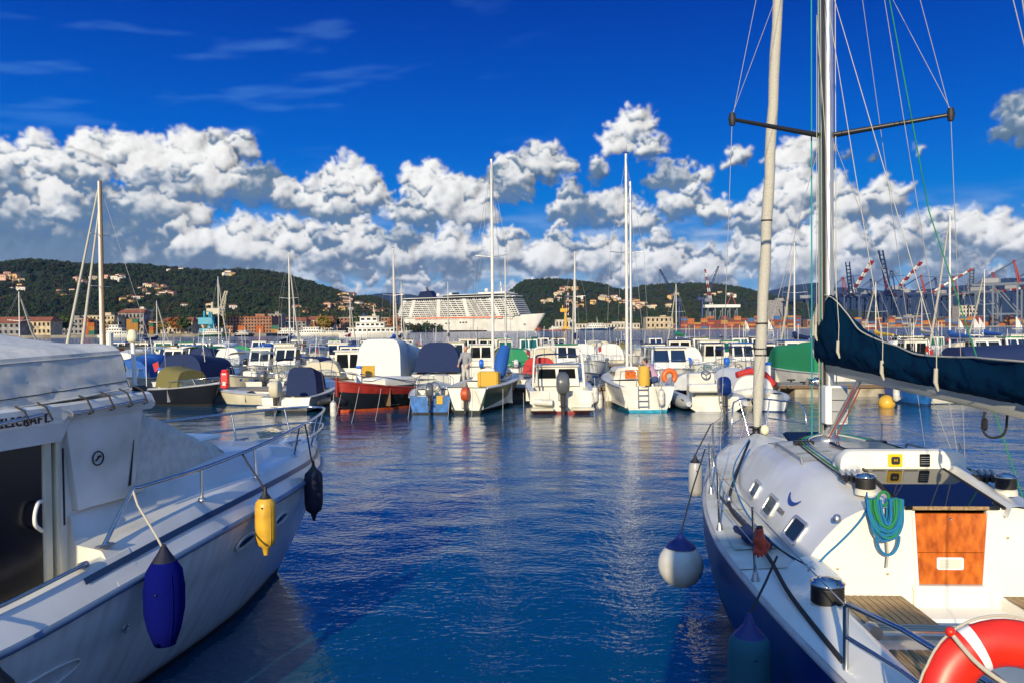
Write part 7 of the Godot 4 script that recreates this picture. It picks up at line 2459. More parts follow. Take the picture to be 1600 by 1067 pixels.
# ---------------------------------------------------------------- houses and buildings
func make_houses() -> void:
	rng.seed = 1234
	var walls := [mat("house_cream", 0.70, 0.58, 0.38, 0.85), mat("house_ochre", 0.66, 0.44, 0.18, 0.85), mat("house_pink", 0.64, 0.40, 0.28, 0.85), mat("house_white", 0.74, 0.70, 0.62, 0.85)]
	var hue := ["cream", "ochre", "pink", "white"]
	var roof := grain(mat("roof_tile", 0.30, 0.12, 0.06, 0.9), texs["rust"], 0.2)
	var wall_mesh := MB.new().box(Vector3(0, 4.0, 0), Vector3(11, 8.4, 9)).done()
	var roof_mesh := MB.new().loft([PackedVector3Array([Vector3(6, 8.0, 5), Vector3(6, 8.0, -5), Vector3(-6, 8.0, -5), Vector3(-6, 8.0, 5)]), PackedVector3Array([Vector3(3, 9.8, 0.3), Vector3(3, 9.8, -0.3), Vector3(-3, 9.8, -0.3), Vector3(-3, 9.8, 0.3)])], true, false, true).done()
	var win_mesh := MB.new().box(Vector3.ZERO, Vector3(1.3, 1.7, 0.1)).done()
	# column, row, spread in columns and rows, how many
	for q in [[15, 440, 22, 9, 9, "high on the hill at the wood's edge"], [30, 453, 20, 5, 4, "below the highest hillside hamlet"], [120, 444, 18, 3, 5, "on the bare spur behind the tall yacht"], [95, 462, 24, 7, 5, "in the clearing above the sheds"], [182, 440, 22, 3, 8, "under the hill's ridge beside the tall mast"], [232, 455, 26, 5, 13, "in the largest terraced hamlet"], [262, 464, 26, 4, 10, "at the lower end of the terraced hamlet"], [205, 471, 20, 4, 5, "among trees above the dark warehouse"], [330, 485, 40, 5, 8, "just above the brick apartment building"], [350, 432, 20, 3, 3, "on the ridge line over the brick building"], [280, 424, 24, 4, 3, "on the ridge line over the warehouse"], [478, 487, 40, 5, 8, "above the fishing vessel"],
			[545, 466, 12, 4, 12, "in the hilltop village by the saddle"], [535, 480, 20, 5, 14, "on the slope of the hilltop village"], [565, 485, 24, 5, 14, "at the foot of the hilltop village"], [590, 490, 20, 4, 8, "above the cruise ship's stern"], [880, 460, 26, 6, 7, "high on the wooded hill behind the ship"], [905, 478, 30, 5, 9, "on the wooded hill above the port crane"], [950, 470, 26, 5, 12, "in the ochre village on the wooded hill"], [985, 476, 34, 4, 14, "in the lower village on the wooded hill"], [1010, 483, 30, 3, 7, "near the foot of the wooded hill"], [860, 475, 14, 5, 4, "on the slope beside the ship's bow"], [1080, 466, 40, 6, 5, "on the wooded hill behind the navy jib crane"], [1140, 462, 26, 6, 4, "on the wooded hill behind the striped jib"]]:
		for k in q[4]:
			var p := on_hill(q[0] + rng.randfn() * q[2] * 0.55, q[1] + rng.randfn() * q[3] * 0.55)
			if p == Vector3.INF:
				continue
			var n := rng.randi() % 4
			var big := p.z < -1800
			var h := thing("hillside_house", "small %s house with red tiled roof %s" % [hue[n], q[5]], "house", p - Vector3(0, 0.8, 0), rng.randf_range(-0.6, 0.9), "%s houses scattered on the hillside" % hue[n])
			h.scale = Vector3(1, 1, 1) * rng.randf_range(0.85, 1.35) * (1.15 if big else 0.9)
			put(wall_mesh, "wall", walls[n], h)
			put(roof_mesh, "roof", roof, h)
			for wx in [-3.2, 0.0, 3.2]:
				put(win_mesh, "window", mat("dark_glass"), h, Transform3D(Basis(), Vector3(wx, 5.4, 4.52)))

func building(px0: float, px1: float, py: float, d: float, label: String, wall: Material, roof: Material, floors: int, bays: int, pitched := false, turn := 0.0) -> void:
	var a := spot(px0, d)
	var c := spot(px1, d)
	var w := c.x - a.x
	var h := high((px0 + px1) * 0.5, py, d) - 1.6
	var dep := minf(w * 0.7, 26.0)
	var b := thing("waterfront_building", label, "building", Vector3((a.x + c.x) * 0.5, 1.6, -d - dep * 0.5), turn)
	part(MB.new().box(Vector3(0, h * 0.5, 0), Vector3(w, h, dep)), "wall", wall, b)
	if pitched:
		var e := 1.0
		part(MB.new().loft([PackedVector3Array([Vector3(w / 2 + e, h, dep / 2 + e), Vector3(w / 2 + e, h, -dep / 2 - e), Vector3(-w / 2 - e, h, -dep / 2 - e), Vector3(-w / 2 - e, h, dep / 2 + e)]), PackedVector3Array([Vector3(w * 0.42, h + dep * 0.2, 0.3), Vector3(w * 0.42, h + dep * 0.2, -0.3), Vector3(-w * 0.42, h + dep * 0.2, -0.3), Vector3(-w * 0.42, h + dep * 0.2, 0.3)])], true, true, true), "roof", roof, b)
	else:
		part(MB.new().box(Vector3(0, h + 0.3, 0), Vector3(w + 0.8, 0.6, dep + 0.8)), "cornice", roof, b)
		part(MB.new().box(Vector3(w * 0.18, h + 1.6, 0), Vector3(w * 0.2, 2.2, dep * 0.3)), "stair_head", wall, b)
	if floors == 0:
		return
	var fh := h / floors
	var key := "pane_%d_%d" % [int(fh * 10), int(w / bays * 10)]
	if not shared.has(key):
		shared[key] = MB.new().box(Vector3.ZERO, Vector3(w / bays * 0.42, fh * 0.5, 0.2)).done()
	for f in floors:
		for k in bays:
			put(shared[key], "window", mat("dark_glass"), b, Transform3D(Basis(), Vector3(-w / 2 + (k + 0.5) * w / bays, (f + 0.55) * fh, dep / 2 + 0.06)))

# ---------------------------------------------------------------- ships
func small_ship(px: float, d: float, face: float, L: float, label: String, hull: String, tiers: int, top := "ship_white") -> Node3D:
	var s := thing("harbour_vessel", label, "ship", spot(px, d), -deg_to_rad(face), "vessels lying at the far quay")
	var o := {"L": L, "B": L * 0.24, "hs": L * 0.055, "hb": L * 0.095, "hull": hull, "tw": 0.8}
	var us := [0.0, 0.1, 0.25, 0.42, 0.58, 0.72, 0.84, 0.93, 0.98, 1.0]
	var mb := MB.new()
	var deck := []
	for side in [1, -1]:
		var rings := []
		for u in us:
			var r := PackedVector3Array()
			for k in 4:
				var p := hp(o, u, k / 3.0)
				r.append(Vector3(p.x * side, p.y, p.z))
			rings.append(r)
		mb.loft(rings)
	for u in us:
		var p := hp(o, u, 0.0)
		deck.append(PackedVector3Array([p, Vector3(-p.x, p.y, p.z)]))
	mb.poly(mirror([hp(o, 0, 0), hp(o, 0, 1)]), Vector3(0, 0, 1))
	part(mb, "hull", mat(hull), s)
	part(MB.new().loft(deck), "deck", mat("boat_grey"), s)
	var y: float = o.hs
	var l: float = L * 0.62
	for t in tiers:
		var h := L * 0.075
		var w: float = o.B * (0.86 - 0.12 * t)
		var z := L * (0.06 + 0.02 * t)
		var bl := part(MB.new().rbox(Vector3(0, y + h * 0.5, z), Vector3(w, h, l), 0.15), "deckhouse", mat(top), s)
		part(MB.new().box(Vector3(0, y + h + 0.08, z), Vector3(w + 0.9, 0.16, l + 1.2)), "deck_slab", mat(top), bl)
		var n := maxi(3, int(l / (L * 0.06)))
		for side in [1, -1]:
			for k in n:
				part(MB.new().box(Vector3(w * 0.5 * side, y + h * 0.58, z - l * 0.5 + (k + 0.5) * l / n), Vector3(0.12, h * 0.36, l / n * 0.62)), "window", mat("dark_glass"), bl)
		for k in 4:
			part(MB.new().box(Vector3(-w * 0.375 + k * w * 0.25, y + h * 0.58, z - l * 0.5), Vector3(w * 0.18, h * 0.36, 0.12)), "window", mat("dark_glass"), bl)
		y += h
		l *= 0.62
	part(MB.new().tube([Vector3(0, y, L * 0.02), Vector3(0, y + L * 0.16, L * 0.04)], [L * 0.008, L * 0.004], 6), "mast", mat(top), s)
	part(MB.new().box(Vector3(0, y + L * 0.09, L * 0.03), Vector3(o.B * 0.4, 0.2, 0.3)), "yard", mat(top), s)
	part(MB.new().tube([Vector3(0, y - L * 0.02, L * 0.16), Vector3(0, y + L * 0.05, L * 0.17)], L * 0.022, 10), "funnel", mat("rusty_red" if int(px) % 2 else "antifoul_blue"), s)
	return s

func make_cruise_ship() -> void:
	var L := 313.0
	var B := 36.0
	var a := spot(628, 1235)
	var c := spot(853, 1110)
	var dir := (c - a).normalized()
	var s := thing("cruise_ship", "huge white cruise ship with many balcony decks moored across the bay", "cruise ship", (a + c) * 0.5, atan2(-dir.x, -dir.z))
	L = a.distance_to(c)
	var o := {"L": L, "B": B, "hs": 17.0, "hb": 24.0, "hull": "ship_white", "tw": 0.9, "sharp": 3.2, "rake": 0.065, "flare": 0.97}
	var us := [0.0, 0.05, 0.15, 0.3, 0.5, 0.65, 0.75, 0.82, 0.88, 0.93, 0.965, 0.985, 1.0]
	var mb := MB.new().smooth()
	for side in [1, -1]:
		var rings := []
		for u in us:
			var r := PackedVector3Array()
			for k in 7:
				var p := hp(o, u, k / 6.0)
				r.append(Vector3(p.x * side, p.y, p.z))
			rings.append(r)
		mb.loft(rings)
	mb.smooth(false)
	mb.poly(mirror([hp(o, 0, 0), hp(o, 0, 1)]), Vector3(0, 0, 1))
	part(mb, "hull", mat("ship_white"), s)
	var deck := []
	for u in us:
		var p := hp(o, u, 0.0)
		deck.append(PackedVector3Array([p, Vector3(-p.x, p.y, p.z)]))
	part(MB.new().loft(deck), "main_deck", mat("boat_grey"), s)
	part(MB.new().tube([hp(o, 0.9, 0.55) + Vector3(0.4, 0, 0), hp(o, 0.915, 0.62) + Vector3(0.4, 0, 0)], 1.3, 8), "anchor", mat("boat_grey"), s)
	var nose := MB.new()
	nose.ball(Vector3(0, 1.5, -L * 0.455), 4.0, 12, 0.8)
	part(nose, "bulbous_bow", mat("rusty_red"), s)
	# balcony decks: white parapets before dark recesses, with dividing walls
	var z0 := L * 0.49
	var y := 20.5
	part(MB.new().box(Vector3(0, 18.7, L * 0.08), Vector3(B - 5.0, 3.6, L * 0.80)), "lifeboat_deck", mat("ship_white"), s)
	for k in 9:
		var front: float = -L * (0.335 - 0.008 * k)
		var back: float = z0 - k * 1.4
		var len := back - front
		var mid := (back + front) * 0.5
		var dk := part(MB.new().box(Vector3(0, y + 1.45, mid), Vector3(B - 3.4, 2.9, len - 2.0)), "cabin_deck", mat("ship_white"), s)
		var pr := MB.new()
		pr.box(Vector3(0, y + 0.55, mid), Vector3(B, 1.3, len))
		part(pr, "parapet", mat("ship_white"), dk)
		var n := int(len / 11.0)
		var wl := MB.new()
		for j in n:
			wl.box(Vector3(0, y + 1.9, front + 6.0 + j * 11.0), Vector3(B - 0.6, 1.6, 0.9))
		# sliding doors of dark glass at the back of the balconies
		var doors := MB.new()
		for j in int((len - 6.0) / 3.6):
			doors.box(Vector3(0, y + 1.75, front + 4.0 + j * 3.6), Vector3(B - 3.2, 2.1, 2.9))
		part(doors, "balcony_doors", mat("dark_glass"), dk)
		for j in 4:
			wl.box(Vector3(0, y + 1.9, front + len * (0.12 + j * 0.25)), Vector3(B + 0.1, 2.2, 6.0))
		part(wl, "dividing_walls", mat("ship_white"), dk)
		y += 2.9
	# forward block with window rows under the bridge
	for k in 8:
		var yy := 22.0 + k * 2.9
		var zf: float = -L * (0.365 - 0.006 * k)
		var f := part(MB.new().rbox(Vector3(0, yy + 1.45, zf + 8.0), Vector3(B - 1.0 - k * 0.3, 2.9, 18.0), 0.4), "forward_deck", mat("ship_white"), s)
		var n := 8
		for j in n:
			part(MB.new().box(Vector3(-B * 0.42 + (j + 0.5) * B * 0.84 / n, yy + 1.6, zf - 1.0), Vector3(B * 0.08, 1.5, 0.5)), "window", mat("dark_glass"), f)
		for j in 4:
			part(MB.new().box(Vector3((B - 1.0 - k * 0.3) * 0.5, yy + 1.6, zf + 2.0 + j * 4.2), Vector3(0.5, 1.5, 3.0)), "window", mat("dark_glass"), f)
	# black glass band and the open decks on top
	part(MB.new().box(Vector3(0, 48.0, L * 0.06), Vector3(B - 1.0, 2.2, L * 0.72)), "glass_band", mat("dark_glass"), s)
	part(MB.new().box(Vector3(0, 49.5, L * 0.06), Vector3(B + 0.6, 0.9, L * 0.75)), "top_deck", mat("ship_white"), s)
	part(MB.new().box(Vector3(0, 51.2, -L * 0.06), Vector3(B - 5.0, 2.4, L * 0.42)), "glass_band", mat("dark_glass"), s)
	part(MB.new().box(Vector3(0, 52.8, -L * 0.06), Vector3(B - 2.0, 0.8, L * 0.45)), "top_deck", mat("ship_white"), s)
	part(MB.new().box(Vector3(0, 54.2, -L * 0.18), Vector3(B - 9.0, 2.2, L * 0.18)), "upper_lounge", mat("ship_white"), s)
	# funnel, domes, mast
	part(MB.new().loft([PackedVector3Array([Vector3(7, 50, L * 0.36), Vector3(7, 50, L * 0.24), Vector3(-7, 50, L * 0.24), Vector3(-7, 50, L * 0.36)]), PackedVector3Array([Vector3(5, 60, L * 0.345), Vector3(5, 61, L * 0.27), Vector3(-5, 61, L * 0.27), Vector3(-5, 60, L * 0.345)])], true, false, true), "funnel", mat("ship_navy", 0.008, 0.012, 0.035, 0.35), s)
	for j in 4:
		part(MB.new().tube([Vector3(-2.5 + j * 1.6, 60, L * 0.30), Vector3(-2.5 + j * 1.6, 66 + j % 2, L * 0.31)], 0.5, 6), "exhaust", mat("black_plastic"), s)
	for q in [[0.22, 54.0, 3.0], [0.13, 54.5, 2.8], [-0.12, 58.5, 3.2]]:
		part(MB.new().ball(Vector3(2, q[1], L * q[0]), q[2], 14), "radar_dome", mat("ship_white"), s)
	part(MB.new().tube([Vector3(0, 53, -L * 0.22), Vector3(0, 70, -L * 0.21)], [1.6, 0.7], 8), "mast", mat("ship_white"), s)
	part(MB.new().box(Vector3(0, 63, -L * 0.215), Vector3(9, 0.7, 1.2)), "mast_yard", mat("ship_white"), s)
	part(MB.new().box(Vector3(0, 54, L * 0.10), Vector3(3.0, 6.0, 10.0)), "glass_lift", mat("blue_glass"), s)
	# lifeboats
	for j in 15:
		var z := L * 0.33 - j * L * 0.041
		for side in [1, -1]:
			var lb := part(MB.new().rbox(Vector3((B * 0.5 - 0.6) * side, 19.4, z), Vector3(3.4, 2.6, 9.6), 0.9), "lifeboat", mat("buoy_orange"), s)
			part(MB.new().rbox(Vector3((B * 0.5 - 0.5) * side, 18.2, z), Vector3(3.5, 1.0, 9.0), 0.3), "lifeboat_hull", mat("ship_white"), lb)
	# hull openings
	for q in [[0.06, 0.30], [0.075, 0.52], [0.09, 0.3], [0.12, 0.5], [0.30, 0.35], [0.38, 0.35], [0.40, 0.35], [0.48, 0.32], [0.50, 0.32], [0.52, 0.32], [0.62, 0.05], [0.64, 0.05], [0.67, 0.05], [0.70, 0.05], [0.74, 0.05]]:
		var p := hp(o, q[0], q[1])
		part(MB.new().box(p, Vector3(0.6, 1.8, 3.0)), "side_port", mat("dark_glass"), s)

# ---------------------------------------------------------------- cranes and containers
func gantry(px: float, d: float, turn: float, label: String, frame: String, up: float, striped: bool, k := 1.0) -> void:
	var c := thing("gantry_crane", label, "crane", spot(px, d, 1.6), turn, "container cranes along the port quay")
	c.scale = Vector3.ONE * k * 1.22
	var m := mat(frame)
	for sx in [1, -1]:
		for sz in [1, -1]:
			part(MB.new().box(Vector3(9.0 * sx, 21, 11 * sz), Vector3(1.5, 42, 1.5)), "leg", m, c)
		part(MB.new().box(Vector3(9.0 * sx, 12, 0), Vector3(1.2, 1.6, 22)), "side_beam", m, c)
		part(MB.new().tube([Vector3(9.0 * sx, 12, 11), Vector3(9.0 * sx, 41, -11)], 0.6, 5), "brace", m, c)
		part(MB.new().box(Vector3(4.0 * sx, 43, -6), Vector3(1.5, 2.6, 52)), "girder", m, c)
	for sz in [1, -1]:
		part(MB.new().box(Vector3(0, 41, 11.0 * sz), Vector3(20, 2.0, 1.6)), "portal_beam", m, c)
		part(MB.new().box(Vector3(0, 3, 11.0 * sz), Vector3(22, 1.8, 1.6)), "sill_beam", m, c)
	part(MB.new().rbox(Vector3(0, 47, -14), Vector3(8, 5, 14), 0.3), "machinery_house", mat("boat_grey"), c)
	for sx in [1, -1]:
		part(MB.new().tube([Vector3(5.0 * sx, 43, 11), Vector3(1.2 * sx, 66, 6)], 0.8, 5), "mast_leg", mat("red_paint") if striped else m, c)
		part(MB.new().tube([Vector3(1.2 * sx, 66, 6), Vector3(4.0 * sx, 44, -30)], 0.3, 4), "back_stay", m, c)
	part(MB.new().box(Vector3(0, 66.5, 6), Vector3(4, 2, 2)), "mast_head", mat("red_paint") if striped else m, c)
	# boom in painted lengths, raised by "up"
	var hinge := Vector3(0, 43, 18)
	var dir := Vector3(0, sin(up), cos(up))
	var n := 9
	for j in n:
		var a := hinge + dir * (j * 6.2)
		var b := hinge + dir * ((j + 1) * 6.2)
		var col: Material = m if not striped else (mat("red_paint") if j % 2 == 0 else mat("ship_white"))
		var q := MB.new()
		for sx in [1, -1]:
			q.box((a + b) * 0.5 + Vector3(2.2 * sx, 0, 0), Vector3(1.3, 2.2, 6.2), Basis(Vector3.RIGHT, -up))
		q.box(a + Vector3(0, 0, 0), Vector3(4.4, 1.0, 1.0), Basis(Vector3.RIGHT, -up))
		part(q, "boom_length", col, c)
	part(MB.new().tube([Vector3(0, 66, 6), hinge + dir * 34.0], 0.3, 4), "fore_stay", m, c)

func jib_crane(px: float, d: float, label: String, base: String, jib_m: String, tip_px: float, tip_py: float, striped := false) -> void:
	var at := spot(px, d, 1.6)
	var c := thing("harbour_crane", label, "crane", at)
	var tip := seen(tip_px, tip_py, d) - at
	var tow: float = tip.y * 0.45
	part(MB.new().box(Vector3(0, 2, 0), Vector3(11, 3, 11)), "carriage", mat(base), c)
	part(MB.new().tube([Vector3(0, 3, 0), Vector3(0, tow, 0)], [2.4, 1.9], 8), "tower", mat(base), c)
	part(MB.new().rbox(Vector3(-2.5, tow + 2.0, 0), Vector3(10, 5, 6), 0.3), "cab_house", mat(base), c)
	var p0 := Vector3(2.0, tow * 0.8, 1.5)
	var n := 10
	for j in n:
		var a := p0.lerp(tip, j / float(n))
		var b := p0.lerp(tip, (j + 1) / float(n))
		var w := lerpf(1.7, 0.7, j / float(n))
		var q := MB.new()
		for s in [[1, 1], [1, -1], [-1, 1], [-1, -1]]:
			q.tube([a + Vector3(w * s[0], 0, w * s[1]), b + Vector3(w * s[0] * 0.95, 0, w * s[1] * 0.95)], 0.36, 4)
		q.tube([a + Vector3(w, 0, w), b + Vector3(-w, 0, w)], 0.22, 4)
		q.tube([a + Vector3(-w, 0, w), b + Vector3(-w, 0, -w)], 0.22, 4)
		part(q, "jib_length", mat(jib_m) if not striped else (mat("red_paint") if j % 2 else mat("ship_white")), c)
	part(MB.new().tube([Vector3(-4, tow + 9, 0), tip], 0.2, 4), "jib_stay", mat("black_plastic"), c)
	part(MB.new().tube([Vector3(-4, tow + 4, 0), Vector3(-4, tow + 9, 0)], 0.8, 6), "apex", mat(base), c)
	part(MB.new().tube([tip, tip - Vector3(0, tip.y * 0.4, 0)], 0.16, 4), "hoist_rope", mat("black_plastic"), c)

func containers() -> void:
	# ribbed steel box with door bars, shared by all
	var mb := MB.new()
	var l := 12.2
	var n := 18
	var top := PackedVector3Array()
	for side in [1, -1]:
		var ring_a := PackedVector3Array()
		var ring_b := PackedVector3Array()
		for k in n * 2 + 1:
			var x := -l / 2 + l * k / (n * 2)
			var z: float = (1.22 - (0.06 if k % 2 else 0.0)) * side
			ring_a.append(Vector3(x, 0.05, z))
			ring_b.append(Vector3(x, 2.55, z))
		mb.loft([ring_a, ring_b])
	mb.box(Vector3(0, 2.56, 0), Vector3(l, 0.06, 2.44))
	mb.box(Vector3(0, 0.04, 0), Vector3(l, 0.08, 2.40))
	for e in [1, -1]:
		mb.box(Vector3(l / 2 * e, 1.3, 0), Vector3(0.06, 2.5, 2.40))
		for k in 4:
			mb.box(Vector3((l / 2 + 0.05) * e, 1.3, -0.9 + k * 0.6), Vector3(0.05, 2.3, 0.06))
	var mesh := mb.done()
	var cols := {"rust red": [0.22, 0.028, 0.02], "orange": [0.46, 0.13, 0.02], "ochre": [0.44, 0.23, 0.04], "brown": [0.11, 0.045, 0.03], "blue": [0.03, 0.13, 0.36], "grey": [0.4, 0.4, 0.38], "green": [0.03, 0.18, 0.12]}
	var keys := ["rust red", "brown", "rust red", "ochre", "brown", "blue", "orange", "brown", "grey", "green"]
	rng.seed = 55
	# column range, distance, columns of stacks, most tiers, palette shift
	for q in [[1064, 1252, 1075.0, 18, 6, 0], [1284, 1420, 1150.0, 13, 5, 2], [1430, 1606, 1120.0, 15, 5, 1], [905, 1055, 1250.0, 11, 3, 0], [130, 148, 520.0, 2, 4, 8], [198, 216, 560.0, 2, 4, 6], [233, 240, 600.0, 1, 3, 6], [372, 384, 540.0, 1, 2, 9], [400, 436, 560.0, 3, 2, 9]]:
		for k in q[3]:
			var px := lerpf(q[0], q[1], (k + 0.5) / q[3])
			var base := spot(px, q[2], 1.62)
			var w: float = spot(q[1], q[2]).x - spot(q[0], q[2]).x
			var small: float = minf(1.0, w / q[3] / 12.6)
			var where: String = {1064: "behind the loading frame", 1284: "below the navy cranes", 1430: "below the grey cranes", 905: "along the white terminal", 130: "beside the tall yacht's mast", 198: "behind the pilot vessel", 233: "before the autumn trees", 372: "behind the small tug", 400: "before the brick building"}[q[0]]
			var tiers := int(q[4]) - (rng.randi() % 4 if k % 4 else 0)
			for t in tiers:
				var key: String = keys[(rng.randi() % 7 + (int(q[5]) if rng.randf() < 0.5 else 0)) % keys.size()]
				if q[0] < 600:
					key = ["orange", "ochre", "orange", "blue", "green", "ochre"][rng.randi() % 6]
				var c = cols[key]
				var mm := grain(mat("container_" + key, c[0], c[1], c[2], 0.6), texs["rust"], 0.08)
				var o := put(mesh, "shipping_container", mm, self, Transform3D(Basis.from_scale(Vector3(small, 1, 1)), base + Vector3(0, t * 2.62, 0)))
				tag(o, "%s shipping container, %s of its stack, %s" % [key, "topmost" if t == tiers - 1 else ["lowest", "second", "third", "fourth", "fifth"][t], where], "container", "%s containers on the %s" % [key, "port quay" if q[0] > 600 else "town quay"])

func make_port() -> void:
	make_hills()
	make_forest()
	make_houses()
	make_cruise_ship()
	var brick := grain(mat("brick", 0.36, 0.19, 0.12, 0.9), texs["stain"], 0.1)
	var cream := grain(mat("plaster_cream", 0.60, 0.50, 0.34, 0.9), texs["stain"], 0.05)
	var grey := grain(mat("plaster_grey", 0.30, 0.30, 0.31, 0.9), texs["stain"], 0.05)
	var white := grain(mat("plaster_white", 0.66, 0.62, 0.55, 0.9), texs["stain"], 0.05)
	var tile := grain(mat("terracotta", 0.34, 0.11, 0.05, 0.9), texs["rust"], 0.08)
	var flat := mat("concrete")
	for q in [[-40, 30, 505, 530, "long dark shed with orange tiled roof by the left shore", grey, tile, 2, 8, true], [30, 78, 502, 540, "low ochre warehouse with broad terracotta roof", cream, tile, 2, 7, true], [76, 128, 499, 600, "grey flat-roofed harbour office behind the furled sails", grey, flat, 3, 8, false],
			[128, 178, 494, 620, "cream apartment block behind the tall yacht's mast", cream, flat, 4, 9, false], [184, 224, 489, 640, "dark warehouse with orange roof beside the stacked containers", grey, tile, 3, 7, true], [196, 228, 484, 760, "white terraced building stepping up behind the warehouse", white, flat, 4, 7, false],
			[250, 300, 503, 620, "ochre low building among autumn trees", cream, tile, 2, 8, true], [300, 345, 498, 700, "pale apartment block left of the brick building", white, flat, 4, 8, false], [350, 424, 496, 620, "long red brick apartment building with rows of windows", brick, tile, 5, 16, false],
			[410, 440, 492, 680, "grey tower block beside the brick building", grey, flat, 5, 5, false], [436, 478, 502, 700, "dark roofed town house behind the yellow containers", grey, tile, 3, 6, true], [478, 520, 500, 720, "white apartment block with tiled roof behind the tug", white, tile, 3, 7, true],
			[520, 560, 497, 760, "pink apartment block near the ferry", brick, flat, 4, 7, false], [564, 592, 495, 760, "cream apartment block behind the ferry", cream, flat, 4, 6, false], [595, 628, 497, 800, "ochre brick block at the cruise ship's stern", brick, flat, 4, 6, false],
			[868, 900, 500, 1180, "white port shed beside the red and white crane", white, flat, 1, 6, false], [900, 1000, 506, 1120, "long low white terminal along the port quay", white, flat, 1, 20, false], [1010, 1052, 496, 1100, "ochre port building with dark openings", cream, flat, 2, 6, false], [1196, 1232, 470, 1500, "pale grey silo building behind the containers", grey, flat, 0, 1, false],
			[1262, 1290, 500, 1200, "dark red warehouse behind the yacht's mast", brick, flat, 1, 5, false], [1395, 1440, 494, 1250, "low grey port shed under the cranes", grey, flat, 1, 8, false], [1500, 1530, 478, 1300, "white port control building under the cranes", white, flat, 5, 6, false]]:
		building(q[0], q[1], q[2], q[3], q[4], q[5], q[6], q[7], q[8], q[9])
	rng.seed = 321
	var near_by := [[78, "the orange-roofed sheds"], [180, "the tall yacht's mast"], [250, "the dark warehouse"], [345, "the ochre low building"], [440, "the brick apartment building"], [530, "the fishing vessel"], [700, "the ferry"]]
	for k in 64:
		var kind: String = ["green", "autumn", "green", "yellow", "green", "autumn"][rng.randi() % 6]
		var px := rng.randf_range(-20, 625)
		var d := rng.randf_range(560, 900)
		make_tree("%s leafed tree on the waterfront behind %s" % [{"green": "dark green", "autumn": "rust coloured", "yellow": "yellowing"}[kind], near_by.filter(func(v): return px < v[0])[0][1]], spot(px, d, 1.6), rng.randf_range(3.5, 6.5), kind)
	for k in 24:
		var kind2: String = ["green", "green", "yellow"][rng.randi() % 3]
		make_tree("%s leafed tree behind %s" % [{"green": "dark green", "yellow": "yellowing"}[kind2], "the long white terminal" if k % 2 else "the container stacks and jib cranes"], spot(rng.randf_range(880, 1000) if k % 2 else rng.randf_range(1060, 1250), rng.randf_range(1180, 1480), 1.6), rng.randf_range(5, 9), kind2)
	# vessels at the far quays
	small_ship(588, 330.0, 84, 30.0, "white excursion ferry with two rows of dark windows", "ship_white", 3)
	small_ship(186, 470.0, 100, 26.0, "white pilot vessel with tall tiers before the orange containers", "ship_white", 3)
	small_ship(383, 470.0, 120, 16.0, "small white tug with dark hull before the yellow containers", "black_hull", 2)
	small_ship(455, 480.0, 100, 22.0, "white fishing vessel with dark hull left of the long moored boats", "black_hull", 2)
	small_ship(492, 470.0, 96, 24.0, "white work boat with pale hull beside the fishing vessel", "ship_white", 2)
	small_ship(528, 465.0, 98, 20.0, "low white launch near the ferry's stern", "boat_cream", 1)
	small_ship(335, 480.0, 100, 20.0, "green and white trawler by the blue mast crane", "green_hull", 2)
	small_ship(870, 1010.0, 92, 26.0, "small red tug below the cruise ship's bow", "rusty_red", 2)
	small_ship(935, 1000.0, 90, 44.0, "low white supply vessel along the port quay", "antifoul_blue", 2)
	small_ship(1355, 700.0, 88, 26.0, "white harbour launch with red rail before the cranes", "rusty_red", 1)
	# small sailing dinghies far out
	for q in [[1524, 520.0], [1532, 540.0], [1590, 500.0], [1202, 560.0], [1166, 640.0], [1500, 610.0]]:
		var o := {"L": 6.0, "B": 2.0, "hs": 0.5, "hb": 0.7, "hull": "boat_white"}
		var dn := thing("sailing_dinghy", "tiny dinghy with white sail far out on the bay", "sailboat", spot(q[0], q[1]), rng.randf_range(0.6, 1.6), "dinghies sailing on the bay")
		make_hull(dn, o)
		part(MB.new().tube([Vector3(0, 0.5, -0.6), Vector3(0, 8.0, -0.6)], 0.06, 5), "mast", mat("alloy_white"), dn)
		part(MB.new().loft([PackedVector3Array([Vector3(0, 1.0, -0.5), Vector3(0.05, 4.4, -0.5), Vector3(0, 7.8, -0.5)]), PackedVector3Array([Vector3(0.35, 1.0, 1.2), Vector3(0.25, 4.4, 0.8), Vector3(0, 7.8, -0.4)]), PackedVector3Array([Vector3(0.3, 1.0, 2.9), Vector3(0.25, 4.4, 1.7), Vector3(0, 7.85, -0.3)])]), "sail", mat("canvas_white"), dn)
	# the port's cranes
	var navy := mat("crane_navy", 0.012, 0.030, 0.095, 0.5)
	mats["crane_grey"] = mat("crane_grey_", 0.13, 0.155, 0.19, 0.5)
	gantry(1226, 1500.0, 0.3, "dark blue gantry crane behind the pale silo building", "crane_navy", 0.05, false, 0.9)
	gantry(1312, 1350.0, 0.5, "navy gantry crane with red mast head beside the yacht's mast", "crane_navy", 0.9, true, 1.0)
	gantry(1356, 1400.0, 0.5, "navy gantry crane with level boom among the port cranes", "crane_navy", 0.05, false, 1.0)
	gantry(1396, 1250.0, -0.7, "navy gantry crane with dark boom raised steeply", "crane_navy", 0.95, false, 1.05)
	gantry(1432, 1300.0, 0.9, "navy gantry crane with red and white boom half raised", "crane_navy", 0.55, true, 1.0)
	gantry(1484, 1350.0, 0.4, "grey gantry crane with red and white level boom", "crane_grey", 0.05, true, 1.0)
	gantry(1545, 1250.0, 0.5, "grey gantry crane with red mast behind the tall striped boom", "crane_grey", 0.1, true, 1.0)
	gantry(1575, 1100.0, 0.8, "grey gantry crane with red and white boom raised high", "crane_grey", 1.22, true, 1.08)
	gantry(1272, 1450.0, 0.7, "dark blue gantry crane with level boom left of the furled sail", "crane_navy", 0.05, false, 0.95)
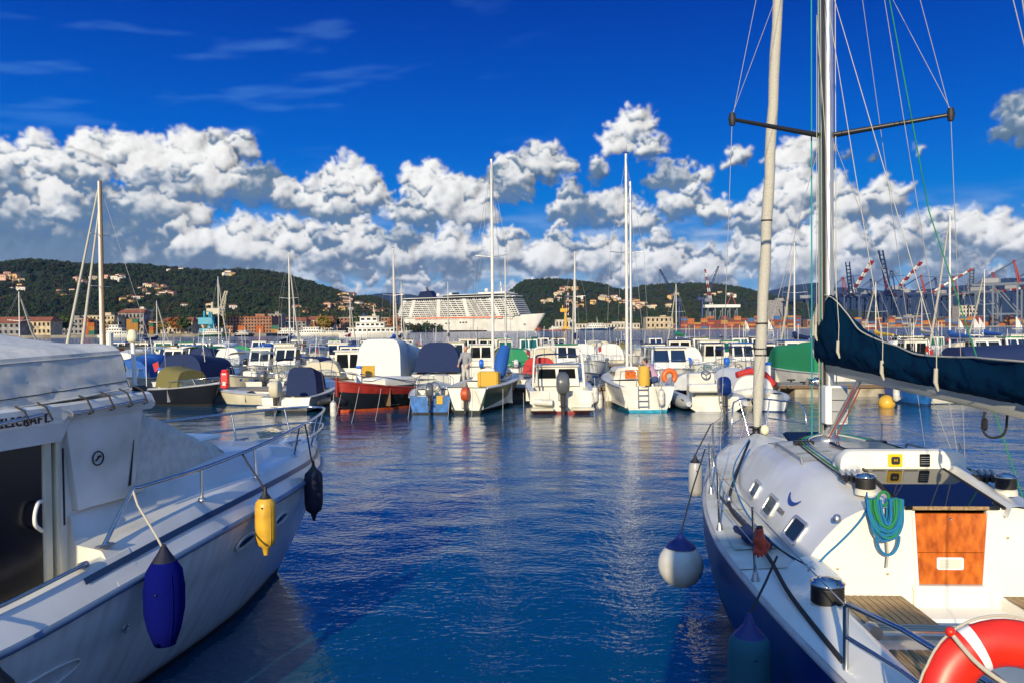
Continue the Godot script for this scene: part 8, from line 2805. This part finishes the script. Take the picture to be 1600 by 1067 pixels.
	gantry(1333, 1300.0, -0.5, "navy gantry crane with dark boom half raised behind the sail cover", "crane_navy", 0.75, false, 1.0)
	gantry(1376, 1330.0, 0.6, "navy gantry crane with red and white boom raised behind the rigging", "crane_navy", 0.8, true, 1.0)
	gantry(1410, 1420.0, -0.3, "navy gantry crane with red mast and level striped boom", "crane_navy", 0.05, true, 1.0)
	gantry(1455, 1380.0, 0.7, "navy gantry crane with dark level boom beside the grey cranes", "crane_navy", 0.05, false, 1.0)
	gantry(1518, 1330.0, -0.5, "grey gantry crane with dark boom half raised", "crane_grey", 0.6, false, 1.0)
	gantry(1602, 1250.0, 0.6, "navy gantry crane with striped level boom at the port's end", "crane_navy", 0.05, true, 1.05)
	jib_crane(1062, 1130.0, "navy harbour crane with tall lattice jib leaning left", "crane_navy", "crane_navy", 1031, 421)
	jib_crane(1098, 1150.0, "navy harbour crane with dark jib leaning right", "crane_navy", "crane_navy", 1123, 416)
	jib_crane(1110, 1120.0, "grey harbour crane with upright red and white jib", "crane_grey", "red_paint", 1102, 421, true)
	jib_crane(884, 1120.0, "white and red harbour crane near the cruise ship's bow", "canvas_yellow", "red_paint", 888, 454, true)
	jib_crane(340, 600.0, "pale lattice harbour crane above the brick building", "canvas_cream", "canvas_cream", 353, 455)
	jib_crane(328, 560.0, "light blue mast crane among the moored trawlers", "turquoise_paint", "turquoise_paint", 328, 488)
	# pale elevated frame by the containers
	var fr := thing("loading_frame", "pale steel loading frame on legs behind the container stacks", "crane", spot(1128, 1110.0, 1.6))
	for k in 5:
		for sz in [1, -1]:
			part(MB.new().box(Vector3(-20 + k * 10, 14, 5 * sz), Vector3(1.2, 28, 1.2)), "leg", mat("crane_grey"), fr)
	part(MB.new().box(Vector3(0, 30, 0), Vector3(48, 4, 14)), "platform", mat("ship_white"), fr)
	for k in 4:
		part(MB.new().tube([Vector3(-18 + k * 10, 2, 5), Vector3(-10 + k * 10, 28, 5)], 0.4, 4), "brace", mat("crane_grey"), fr)
	part(MB.new().tube([Vector3(8, 32, 0), Vector3(14, 46, 0), Vector3(20, 32, 0)], 0.8, 5), "a_frame", mat("red_paint"), fr)
	containers()
